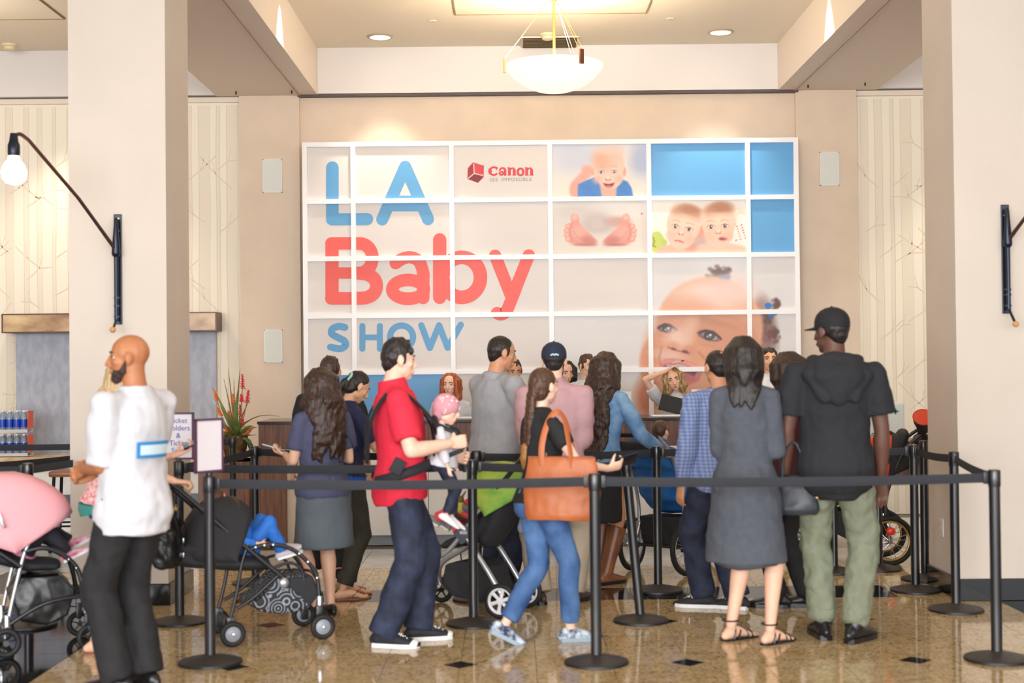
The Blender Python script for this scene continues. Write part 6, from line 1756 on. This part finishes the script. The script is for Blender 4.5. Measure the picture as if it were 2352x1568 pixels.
f = Fig('person', 'staff member in a white T-shirt glimpsed behind the man in grey', X(1178, 13.2), 13.2, 182, 1.60, head=(10, 12, 0), skin=SK_TAN, lean=4, lh=(-.16, .12, .9), rh=(.16, .12, .9))
f.face(); f.short_hair(HAIR_BK, tuft=10); f.top(WHITE_T, z0=.47, sleeve=.6); f.trousers(DENIM_D); f.shoes(SHOE_BK)
# ------------------------------------------------------------------ strollers: local x forward, y to its left, z up
TYRE = M('black rubber tyre', (28, 28, 30), .6); RIMS = M('silver rim', (206, 208, 216), .3, metal=.6); HUBG = M('grey wheel disc', (150, 156, 168), .35)
TUBE_B = M('black frame tube', (30, 31, 35), .35, coat=.2); TUBE_S = M('brushed silver tube', (188, 192, 200), .3, metal=.7); FAB_B = M('black stroller canvas', (40, 41, 46), .8, bump=.25, scale=60)
WHEEL_W = M('white wheel', (232, 232, 236), .35); GRIPF = M('foam grip', (36, 32, 30), .8)
RIVET = M('chrome rivet', (214, 216, 222), .2, metal=.9)
def wheel(parent, c, r, kind='disc', w=.022, tyre=.016, rim=RIMS, hub=HUBG, yaw=0.0, name='wheel', spokes=6):
    t = bpy.data.objects.new(name, MB().torus((0, 0, 0), r-tyre, tyre, n=36, m=10).mesh('tyre', TYRE)); C.objects.link(t)
    t.parent = parent; t.location = c; t.rotation_euler = (0, 0, yaw)
    if kind == 'disc':
        MB().lathe([(0, -w*.7), (r*.2, -w*.7), (r*.58, -w*.45), (r*.62, -w*.3), (r*.62, w*.3), (r*.58, w*.45), (r*.2, w*.7), (0, w*.7)], 28, axis='Y').obj('disc', hub, t)
        MB().torus((0, 0, 0), r*.70, r*.09, n=28, m=6).obj('rim', TUBE_B, t)
        for s_ in (-1, 1): MB().lathe([(0, 0), (r*.13, 0), (r*.11, s_*.012), (0, s_*.014)], 14, axis='Y', c=(0, -s_*w*.7, 0)).obj('axle_cap', RIVET, t)
    elif kind == 'ring':
        MB().torus((0, 0, 0), r*.74, r*.085, n=32, m=8).obj('rim', WHEEL_W, t)
        for k in range(5):
            a = 2*PI*k/5+.3; MB().loft([(0, 0, 0), (r*.7*math.cos(a), 0, r*.7*math.sin(a))], r*.10, r*.05, side=(0, 1, 0), n=8).obj('spoke', TUBE_B, t)
        MB().lathe([(0, -w*.8), (r*.2, -w*.8), (r*.2, w*.8), (0, w*.8)], 16, axis='Y').obj('hub', TUBE_B, t)
    elif kind == 'star':
        MB().torus((0, 0, 0), r-tyre*1.9, tyre*.75, n=36, m=8).obj('rim', WHEEL_W, t)
        for k in range(spokes):
            a = 2*PI*k/spokes+PI/2+.2; MB().loft([(0, 0, 0), (r*.45*math.cos(a), 0, r*.45*math.sin(a)), ((r-tyre*1.6)*math.cos(a), 0, (r-tyre*1.6)*math.sin(a))], [r*.085, r*.11, r*.13], [r*.08]*3, side=(-math.sin(a), 0, math.cos(a)), n=8, cap='flat').obj('spoke', WHEEL_W, t)
        MB().lathe([(0, -w*.9), (r*.2, -w*.8), (r*.22, 0), (r*.2, w*.8), (0, w*.9)], 18, axis='Y').obj('hub', WHEEL_W, t)
    else:
        MB().torus((0, 0, 0), r-tyre*2.1, tyre*.5, n=40, m=8).obj('rim', rim, t)
        for k in range(16):
            a = 2*PI*k/16; b = a+.35*(1 if k % 2 else -1)
            MB().tube([(.018*math.cos(a), (.022 if k % 2 else -.022), .018*math.sin(a)), ((r-tyre*2.2)*math.cos(b), 0, (r-tyre*2.2)*math.sin(b))], .0022, 5).obj('spoke', RIVET, t)
        MB().lathe([(0, -.035), (.012, -.035), (.022, -.022), (.014, 0), (.022, .022), (.012, .035), (0, .035)], 14, axis='Y').obj('hub', RIVET, t)
    return t
def arch(parent, name, pts, r, m, n=10, sm=True):
    q = smooth_path([tuple(p) for p in pts], 5) if sm and len(pts) > 2 else pts
    return MB().tube([V(p) for p in q], r, n).obj(name, m, parent)
def hood(parent, name, pivot, spokes_, w, m, ribs=True, crown=.05, rib_m=None, bulge=.0):
    """canopy cloth stretched over hoops; spokes_: list of (angle deg, length) of each hoop about the pivot in the side view"""
    mb = MB(); N = 15; rows = []
    px, pz = pivot
    for a, L in spokes_:
        row = []
        for i in range(N):
            t = -1+2*i/(N-1)
            k = (1-abs(t)**3.2)
            wide = w*(1.0 if abs(t) < 1 else 1)
            rr = L*(k**.5 if k > 0 else 0)
            y = wide*math.copysign(abs(t)**.8, t)
            row.append(V((px+rr*math.cos(R(a)), y, pz+rr*math.sin(R(a)))))
        rows.append(row)
    K = len(rows)
    vs = [p for row in rows for p in row]
    fs = [(j*N+i, j*N+i+1, (j+1)*N+i+1, (j+1)*N+i) for j in range(K-1) for i in range(N-1)]
    o = MB().add(vs, fs).obj(name, m, parent, angle=70)
    sd = o.modifiers.new('s', 'SUBSURF'); sd.levels = sd.render_levels = 1
    so = o.modifiers.new('t', 'SOLIDIFY'); so.thickness = .006
    if ribs:
        for row in (rows[0], rows[len(rows)//2], rows[-1]): MB().tube([V((px, 0, pz))+(q-V((px, 0, pz)))*.955 for q in row], .0035, 6).obj('hoop', rib_m or m, o)
    return o
def child(name, label, cat, parent_t, x, y, z, yaw, H, lean, lf, rf, top_m, leg_m, shoe_m, hair=HAIR_BR, sole=None, lh=None, rh=None, tilt=0, bare=False):
    """seated toddler: hip at local (x, y, z) of the stroller"""
    w = parent_t.matrix_basis @ V((x, y, z))
    hipz = .53*H
    c = Fig(name, label, w.x, w.y, yaw, H, sex='f', z=w.z-hipz, headk=1.35, lean=lean, skin=SK_FAIR, lf=(lf[0], lf[1], lf[2]+hipz), rf=(rf[0], rf[1], rf[2]+hipz), lfp=lf[3], rfp=rf[3], lh=lh, rh=rh, cat=cat, fat=1.15, wide=1.1, head=(0, -lean*.2, 0))
    c.face(); c.short_hair(hair, tuft=8)
    c.top(top_m, z0=.5, pad=.012, sleeve=1.8, spad=.01, vox=.008, disp=.008, tex=.05)
    c.trousers(leg_m, pad=.010, hem=.045, knee=.05, thigh=.062, end=.95, vox=.008, disp=.01, tex=.05)
    c.shoes(shoe_m, sole, size=1.2)
    return c
# ---------------------------------------------------------------- 1: black stroller with rose-print basket
g = gp(535, 1486); g2 = gp(742, 1468)
yaw = math.atan2(g2.y-g.y, g2.x-g.x)
WB = (V((g2.x, g2.y))-V((g.x, g.y))).length; TW = .44
st = thing('stroller', 'black stroller with a rose-print basket and hooded canopy, pushed by the blonde woman', 'stroller', (g.x, g.y, 0), yaw)
for y in (0, TW):
    wheel(st, (0, y, .072), .072); wheel(st, (WB, y, .072), .072)
    s_ = 1 if y == 0 else -1; yi = y+s_*.05
    MB().box((0, yi, .10), (.05, .03, .12), bev=.01).obj('rear_fork', TUBE_B, st); MB().box((WB-.005, yi, .12), (.045, .03, .14), bev=.01).obj('front_fork', TUBE_B, st)
    MB().lathe([(0, 0), (.02, 0), (.02, .05), (0, .05)], 14, c=(WB-.005, yi, .19)).obj('swivel', RIVET, st)
    arch(st, 'rear_leg', [(0, yi, .16), (.035, yi, .30), (.065, yi, .46), (.10, yi, .56)], .0105, TUBE_B)
    arch(st, 'handle_tube', [(.33, yi, .33), (.0, yi, .62), (-.28, yi, .88), (-.36, yi, .935)], .0155, TUBE_B)
    arch(st, 'front_arch', [(.10, yi, .525), (.20, yi, .55), (.32, yi, .53), (.42, yi, .46), (.49, yi, .36), (WB-.006, yi, .22)], .0125, TUBE_B)
    for p_ in ((.14, .54), (.19, .548), (.24, .548), (.39, .49), (.44, .44), (.492, .345)): MB().ell((p_[0], yi-s_*.012, p_[1]), .010, n=8, m=6).obj('rivet', RIVET, st)
    arch(st, 'lower_brace', [(.03, yi, .20), (.13, yi, .26), (.24, yi, .35), (.30, yi, .40)], .010, TUBE_B)
    arch(st, 'cross_brace', [(.20, yi, .40), (.33, yi, .44), (.40, yi, .40), (.42, yi, .33)], .009, TUBE_B)
    MB().ell((.30, yi-s_*.01, .33), (.03, .018, .03)).obj('hinge', TUBE_S, st)
arch(st, 'push_bar', [(-.36, .05, .935), (-.375, .09, .945), (-.375, TW-.09, .945), (-.36, TW-.05, .935)], .017, GRIPF)
arch(st, 'rear_axle', [(0, .05, .13), (0, TW-.05, .13)], .009, TUBE_B, sm=False); arch(st, 'front_bar', [(.49, .05, .345), (.50, TW/2, .36), (.49, TW-.05, .345)], .009, TUBE_B)
mb = MB(); yc = TW/2
mb.loft([(-.30, yc, .50), (-.18, yc, .47), (.02, yc, .45), (.16, yc, .44), (.22, yc, .43)], [.16, .175, .18, .175, .15], [.05, .045, .05, .05, .035], side=(0, 1, 0), n=16)
mb.loft([(-.32, yc, .56), (-.22, yc, .54), (-.02, yc, .53)], [.15, .17, .17], [.07, .06, .04], side=(0, 1, 0), n=16)
soft('seat', mb, FAB_B, st, voxel=.012, it=5, disp=.012)
hood(st, 'canopy', (.03, .47), [(178, .30), (150, .32), (125, .355), (103, .37), (82, .35), (68, .30)], .205, FAB_B)
hood(st, 'canopy_lining', (.03, .475), [(176, .29), (150, .31), (125, .345), (103, .36), (84, .34)], .200, M('olive canopy lining', (74, 66, 44), .8), ribs=False).location = (0, TW/2, 0)
for o in st.children:
    if o.name.startswith('canopy'): o.location = (0, TW/2, 0)
roses = mat('rose print mesh', (40, 42, 48), .7)
nt = roses.node_tree; tcn = nt.nodes.new('ShaderNodeTexCoord'); vo = nt.nodes.new('ShaderNodeTexVoronoi'); vo.inputs['Scale'].default_value = 11; vo.feature = 'F1'
sn = nt.nodes.new('ShaderNodeMath'); sn.operation = 'SINE'; mu = nt.nodes.new('ShaderNodeMath'); mu.operation = 'MULTIPLY'; mu.inputs[1].default_value = 34
rp = nt.nodes.new('ShaderNodeValToRGB'); rp.color_ramp.elements[0].position = .45; rp.color_ramp.elements[0].color = (*lin((34, 36, 42)), 1); rp.color_ramp.elements[1].position = .9; rp.color_ramp.elements[1].color = (*lin((150, 158, 170)), 1)
nt.links.new(tcn.outputs['Object'], vo.inputs['Vector']); nt.links.new(vo.outputs['Distance'], mu.inputs[0]); nt.links.new(mu.outputs[0], sn.inputs[0]); nt.links.new(sn.outputs[0], rp.inputs['Fac']); nt.links.new(rp.outputs['Color'], nt.nodes['Principled BSDF'].inputs['Base Color'])
mb = MB()
mb.prism([(.10, .22), (.20, .27), (.27, .36), (.46, .36), (.50, .26), (.45, .17), (.30, .145), (.18, .17)], .05, TW-.05, lambda u, v, d: V((u, d, v)))
soft('basket', mb, roses, st, voxel=.012, it=5, disp=.015, tex_scale=.08)
mb = MB(); mb.prism([(.27, .355), (.47, .36), (.51, .25), (.45, .18), (.40, .24)], .045, TW-.045, lambda u, v, d: V((u, d, v)))
soft('basket_pocket', mb, FAB_B, st, voxel=.012, it=3)
BLUEP = M('bright blue leggings', (40, 112, 206), .7)
child('toddler', 'small child with bright blue trousers lying back in the black stroller, knees up', 'child', st, .13, yc, .52, math.degrees(yaw)-90, .80, -40, (-.06, .22, -.05, 10), (.06, .19, -.07, 15), BLUEP, BLUEP, M('grey shoe', (196, 190, 196), .5), sole=SOLE_W, lh=(-.16, .04, .46), rh=(.16, .04, .46))
# handbag on its push bar
p_ = st.matrix_basis @ V((-.345, .06, 0))
hb = thing('handbag', 'black leather handbag with buckles hanging from the push bar of the black stroller', 'bag', (p_.x, p_.y, 0), yaw+R(64))
BAGB = M('black soft leather', (26, 26, 28), .35, bump=.25, scale=25)
mb = MB(); mb.loft([(0, 0, .46), (0, 0, .50), (0, 0, .62), (0, 0, .72), (0, 0, .78)], [.10, .125, .13, .10, .07], [.06, .08, .075, .05, .03], side=(1, 0, 0), n=18, cap='flat')
soft('bag_body', mb, BAGB, hb, voxel=.009, it=3, disp=.04, tex_scale=.06)
for yy in (-.02, .02): MB().loft([V(q) for q in smooth_path([(-.05, yy, .77), (-.04, yy, .88), (0, yy*.3, .955), (.04, yy, .88), (.05, yy, .77)], 5)], .009, .005, n=6).obj('handle', BAGB, hb)
for k in (-1, 1): MB().torus((k*.05, -.035, .775), .016, .004, n=16, m=6).obj('ring', brass, hb)
for z in (.60, .52): MB().box((.03, -.083, z), (.035, .012, .03), bev=.004).obj('buckle', chrome, hb)
for k in (-.06, .05): MB().loft([(k, -.05, .77), (k*1.2, -.085, .66), (k*1.2, -.085, .52)], .012, .004, side=(1, 0, 0), n=6).obj('strap', BAGB, hb)

# ---------------------------------------------------------------- 2: pink canopy stroller at the left edge
PINK = M('pale pink canvas', (238, 172, 182), .75, bump=.12, scale=60)
yaw = R(24); bx, by = gp(14, 1511).x, gp(14, 1511).y
pk = thing('stroller', 'stroller with a pale pink canopy and black basket at the left edge', 'stroller', (bx, by, 0), yaw)
WB = .44; TW = .46; yc = TW/2
for y in (0, TW):
    wheel(pk, (0, y, .08), .08, 'ring'); wheel(pk, (WB, y, .075), .075, 'ring')
    s_ = 1 if y == 0 else -1; yi = y+s_*.04
    arch(pk, 'rear_leg', [(0, yi, .10), (.03, yi, .27), (.09, yi, .52), (.12, yi, .60)], .011, TUBE_S)
    MB().lathe([(0, -.02), (.018, -.02), (.018, .05), (0, .05)], 14, c=(.008, yi, .17)).obj('spring_sleeve', RIVET, pk)
    MB().box((WB-.01, yi, .16), (.035, .03, .10), bev=.01).obj('front_fork', TUBE_B, pk); MB().lathe([(0, 0), (.02, 0), (.02, .035), (0, .035)], 14, c=(WB-.01, yi, .205)).obj('swivel', WHEEL_W, pk)
    arch(pk, 'front_arch', [(.10, yi, .56), (.20, yi, .575), (.30, yi, .53), (.38, yi, .44), (WB-.02, yi, .26)], .014, TUBE_B)
    arch(pk, 'handle_tube', [(.08, yi, .48), (-.20, yi, .70), (-.44, yi, .95)], .016, TUBE_B)
    for p2 in ((.33, .505), (.37, .455), (.40, .39)): MB().ell((p2[0], yi-s_*.014, p2[1]), .007, n=8, m=6).obj('rivet', RIVET, pk)
    arch(pk, 'low_rail', [(.0, yi, .16), (.2, yi, .27), (.42, yi, .30)], .012, TUBE_B)
arch(pk, 'push_bar', [(-.44, .05, .95), (-.46, yc, .96), (-.44, TW-.05, .95)], .016, GRIPF)
arch(pk, 'rear_axle', [(0, .04, .12), (0, TW-.04, .12)], .009, TUBE_B, sm=False)
mb = MB(); mb.loft([(-.22, yc, .80), (-.12, yc, .68), (.0, yc, .52), (.14, yc, .47), (.28, yc, .46)], [.15, .165, .17, .16, .14], [.03, .04, .05, .04, .03], side=(0, 1, 0), n=16)
soft('seat', mb, FAB_B, pk, voxel=.012, it=4, disp=.01)
mb = MB(); mb.prism([(.03, .32), (.08, .42), (.30, .42), (.37, .33), (.33, .2), (.22, .14), (.08, .18)], .045, TW-.045, lambda u, v, d: V((u, d, v)))
soft('basket', mb, M('black gloss nylon', (22, 22, 25), .3, bump=.2, scale=14), pk, voxel=.012, it=5, disp=.03, tex_scale=.09)
cn = hood(pk, 'canopy', (.055, .56), [(158, .40), (135, .43), (112, .45), (88, .44), (64, .41), (44, .40), (32, .37)], .225, PINK); cn.location = (0, yc, 0)
MB().box((-.02, yc-.232, .74), (.018, .006, .09), rot=rot('Y', -22), bev=.003).obj('zip_pull', RIVET, pk)
child('toddler', 'small child in a pink canopied stroller with white and pink sneakers', 'child', pk, .10, yc, .53, math.degrees(yaw)-90, .84, -30, (-.05, .27, .0, 25), (.06, .24, -.05, 25), M('rose knit', (206, 130, 150), .8), M('dark leggings', (40, 38, 48), .8), M('white pink sneaker', (234, 214, 220), .6, rgb2=(222, 84, 130), scale=30), sole=SOLE_W, lh=(-.1, .14, .60), rh=(.1, .14, .60))

# ---------------------------------------------------------------- 3: green and black stroller
g = gp(1150, 1421); g2 = gp(948, 1408)
yaw = math.atan2(g2.y-g.y, g2.x-g.x)
gr = thing('stroller', 'silver framed stroller with a lime green canopy and white six-spoked wheels', 'stroller', (g.x, g.y, 0), yaw)
WB = (V((g2.x, g2.y))-V((g.x, g.y))).length; TW = -.42; yc = TW/2
LIME = M('lime green canvas', (112, 172, 70), .7, rgb2=(176, 202, 84), scale=9, bump=.15)
for y in (0, TW):
    s_ = -1 if y == 0 else 1; yi = y+s_*.035
    wheel(gr, (0, y, .108), .108, 'star'); wheel(gr, (WB, y, .085), .085, 'ring')
    arch(gr, 'front_tube', [(WB-.01, yi, .12), (WB-.02, yi, .26), (.36, yi, .40), (.20, yi, .59), (.10, yi, .70)], .016, TUBE_S)
    arch(gr, 'rear_tube', [(0, yi, .13), (.09, yi, .27), (.25, yi, .50)], .017, TUBE_S, sm=False)
    MB().box((.25, yi, .505), (.13, .04, .10), rot=rot('Y', 35), bev=.03).obj('hinge_hub', M('grey hinge plastic', (92, 98, 110), .4), gr)
    MB().box((.25, yi-.022*(1 if y == 0 else -1)*-1, .515), (.05, .004, .02)).obj('hinge_badge', RIVET, gr, smooth=False)
    arch(gr, 'handle_tube', [(.20, yi, .58), (.0, yi, .82), (-.14, yi, .98)], .015, TUBE_B)
    arch(gr, 'basket_wire', [(.44, yi, .33), (.42, yi, .20), (.36, yi, .14)], .005, TUBE_B)
arch(gr, 'push_bar', [(-.14, -.04, .98), (-.17, yc, .99), (-.14, TW+.04, .98)], .017, GRIPF)
arch(gr, 'rear_axle', [(0, -.03, .11), (0, TW+.03, .11)], .011, TUBE_B, sm=False); arch(gr, 'front_axle', [(WB, -.03, .09), (WB, TW+.03, .09)], .010, TUBE_B, sm=False)
mb = MB(); mb.loft([(.02, yc, .86), (.08, yc, .70), (.16, yc, .54), (.28, yc, .46), (.42, yc, .42)], [.15, .17, .18, .17, .15], [.05, .06, .06, .045, .03], side=(0, 1, 0), n=16)
mb.loft([(-.02, yc, .84), (.06, yc, .62), (.14, yc, .46)], [.16, .18, .17], [.06, .09, .06], side=(0, 1, 0), n=16)
soft('seat', mb, FAB_B, gr, voxel=.012, it=4, disp=.015)
cn = hood(gr, 'canopy', (.10, .62), [(150, .30), (128, .33), (105, .34), (82, .33), (66, .30), (52, .26)], .215, LIME, rib_m=TUBE_B); cn.location = (0, yc, 0)
mb = MB(); mb.prism([(.40, .30), (.44, .18), (.34, .10), (.12, .08), (.05, .14), (.10, .30), (.26, .335)], TW+.06, -.06, lambda u, v, d: V((u, d, v)))
soft('basket', mb, FAB_B, gr, voxel=.012, it=4, disp=.03, tex_scale=.08)
MB().loft([(.42, yc-.1, .50), (.36, yc, .53), (.33, yc+.12, .52)], [.02, .05, .03], [.02, .04, .03], n=10).obj('red_cloth', M('coral cloth', (236, 84, 84), .8), gr)
child('toddler', 'small child in coral trousers in the lime green stroller', 'child', gr, .20, yc, .53, math.degrees(yaw)-90, .80, -28, (-.06, .30, .01, 30), (.06, .28, -.03, 30), M('grey knit', (120, 124, 130), .8), M('coral trousers', (236, 84, 84), .8), M('grey baby shoe', (140, 140, 142), .6), sole=SOLE_W, lh=(-.1, .12, .56), rh=(.1, .12, .56))
# yellow green toy on its bumper bar
p_ = gr.matrix_basis @ V((.31, -.10, .66))
ty = thing('stroller_toy', 'small yellow and olive soft toy clipped to the lime green stroller', 'toy', p_)
YEL = M('yellow plush', (206, 190, 84), .9); OLV = M('olive plush', (122, 112, 60), .9)
MB().ell((0, 0, 0), (.03, .025, .04)).obj('body', YEL, ty); MB().ell((0, 0, .05), (.025, .022, .025)).obj('head', OLV, ty)
for k in (-1, 1): MB().loft([(k*.01, 0, .06), (k*.035, 0, .10)], [.010, .004], n=6).obj('ear', OLV, ty); MB().loft([(k*.02, 0, -.02), (k*.045, 0, -.06)], [.011, .008], n=6).obj('leg', YEL, ty)
arch(gr, 'bumper_bar', [(.22, -.035, .58), (.33, -.04, .62), (.34, yc, .63), (.33, TW+.04, .62), (.22, TW+.035, .58)], .012, GRIPF)
# grey drawstring bag hung behind
p_ = gr.matrix_basis @ V((-.17, -.14, 0))
gb = thing('sack_bag', 'pale grey sack bag hanging behind the lime green stroller', 'bag', (p_.x, p_.y, 0), yaw)
mb = MB(); mb.loft([(0, 0, .52), (0, 0, .55), (0, 0, .68), (0, 0, .80)], [.10, .11, .085, .03], [.05, .06, .05, .02], side=(1, 0, 0), n=16, cap='flat')
soft('bag_body', mb, M('pale grey cloth', (150, 162, 182), .7, bump=.2), gb, voxel=.008, it=3, disp=.03, tex_scale=.07)
arch(gb, 'cord', [(-.02, 0, .80), (.0, 0, .97), (.02, 0, .80)], .005, FAB_B)

# ---------------------------------------------------------------- 4 and 5: jogging strollers
def jogger(lb, x, y, yaw, fab, seat_m, tube, rim, group=None, bright=None, r=.2, front=None):
    j = thing('jogging_stroller', lb, 'stroller', (x, y, 0), yaw)
    TWh = .25
    for s_ in (-1, 1):
        wheel(j, (0, s_*TWh, r), r, 'wire', tyre=.02, rim=rim, yaw=R(6*s_))
        arch(j, 'side_tube', [(0, s_*.2, r+.02), (.02, s_*.2, r+.30), (-.12, s_*.2, .86), (-.30, s_*.2, 1.02)], .014, tube)
        arch(j, 'lower_tube', [(.0, s_*.2, r+.16), (.30, s_*.16, .40), (.60, s_*.06, .30)], .014, tube)
        MB().tube([(-.02, s_*.2, r+.05), (.04, s_*.19, r+.20)], .018, 10).obj('shock_spring', RIVET, j)
        MB().box((0, s_*(TWh-.04), r), (.05, .03, .06), bev=.01).obj('axle_mount', TUBE_B, j)
    wheel(j, (.62, 0, r*.92), r*.92, 'wire', tyre=.02, rim=rim, yaw=front or 0)
    for s_ in (-1, 1): arch(j, 'fork', [(.62, s_*.045, r*.92), (.62, s_*.05, r*1.9)], .010, tube, sm=False)
    arch(j, 'axle', [(0, -TWh, r), (0, TWh, r)], .012, TUBE_B, sm=False)
    arch(j, 'push_bar', [(-.30, -.2, 1.02), (-.34, -.1, 1.03), (-.34, .1, 1.03), (-.30, .2, 1.02)], .017, GRIPF)
    mb = MB(); mb.loft([(-.14, 0, .98), (-.06, 0, .78), (.04, 0, .58), (.16, 0, .48), (.34, 0, .50), (.46, 0, .44)], [.17, .19, .20, .19, .17, .14], [.045, .06, .07, .06, .05, .04], side=(0, 1, 0), n=18)
    mb.loft([(-.02, 0, .84), (.06, 0, .66), (.12, 0, .52)], [.21, .215, .2], [.09, .11, .08], side=(0, 1, 0), n=18)
    soft('seat', mb, seat_m, j, voxel=.012, it=4, disp=.02)
    mb = MB(); mb.prism([(-.02, .42), (.36, .40), (.40, .24), (.30, .18), (.02, .20)], -.17, .17, lambda u, v, d: V((u, d, v)))
    soft('basket', mb, fab, j, voxel=.013, it=4, disp=.03, tex_scale=.08)
    mb = MB(); mb.loft([(-.30, -.14, .93), (-.30, .14, .93)], [.07, .07], [.055, .055], n=12); soft('parent_pouch', mb, fab, j, voxel=.012, it=3, disp=.015)
    return j
BLUEF = M('bright blue canvas', (24, 96, 178), .65, rgb2=(40, 122, 200), scale=8, bump=.2)
jb = jogger('blue jogging stroller with large spoked wheels before the white counter front', X(1510, 10.5), 10.5, R(50), FAB_B, BLUEF, TUBE_S, TUBE_S)
cn = hood(jb, 'canopy', (.02, .74), [(165, .22), (140, .26), (118, .27)], .22, BLUEF)
child('toddler', 'small child with brown hair seen from behind in the blue jogging stroller', 'child', jb, .10, 0, .66, 50-90, .92, -14, (-.06, .30, -.12, 15), (.06, .30, -.14, 15), M('blue knit', (60, 110, 170), .8), DENIM_D, M('grey shoe2', (120, 120, 126), .6), hair=HAIR_BR)
g = gp(2062, 1300)
jr = jogger('black jogging stroller with gold rimmed spoked wheels and orange lining by the right pillar', g.x-.02, g.y+.26, R(172), FAB_B, FAB_B, TUBE_B, M('gold rim', (196, 160, 92), .3, metal=.7), r=.19)
cn = hood(jr, 'canopy', (.0, .66), [(150, .30), (120, .33), (92, .34), (66, .32)], .22, M('orange red canvas', (226, 74, 48), .65)); 
hood(jr, 'canopy_cover', (.0, .665), [(158, .305), (128, .335), (98, .345)], .225, FAB_B, ribs=False)
M('red reflector', (250, 66, 36), .25)
MB().ell((-.005, .285, .265), (.036, .012, .032)).obj('reflector', M('red reflector', (250, 66, 36)), jr)
# orange lined hood of a pink blanket bundle on its handle
p_ = jr.matrix_basis @ V((-.30, .1, 1.04))
bl = at(2105, 985, g.y+.1)
bt = thing('blanket', 'pale pink fleecy blanket draped over the handle of the black jogging stroller', 'blanket', (p_.x+.045, p_.y-.05, 0))
mb = MB(); mb.ell((.02, 0, 1.12), (.10, .10, .08)); mb.loft([(.05, -.02, 1.12), (.09, -.05, 1.02), (.09, -.06, .92)], [.09, .10, .09], [.05, .045, .03], side=(1, 0, 0), n=12)
soft('fleece', mb, M('pink fleece', (238, 176, 172), .95, bump=.4, scale=60), bt, voxel=.010, it=4, disp=.03, tex_scale=.06)
ht = thing('cup_hood', 'orange lined black child hood sticking up by the pink blanket', 'hood', (p_.x-.06, p_.y-.10, 1.03), tilt=(R(48), R(-12), 0))
MB().lathe([(.03, -.06), (.042, .02), (.068, .09), (.078, .14), (.073, .14), (.062, .09), (.036, .03)], 20).obj('shell', FAB_B, ht)
MB().lathe([(.0, .045), (.036, .045), (.060, .095), (.072, .142), (.079, .142)], 20).obj('orange_lining', bpy.data.materials['orange red canvas'], ht)
finish()
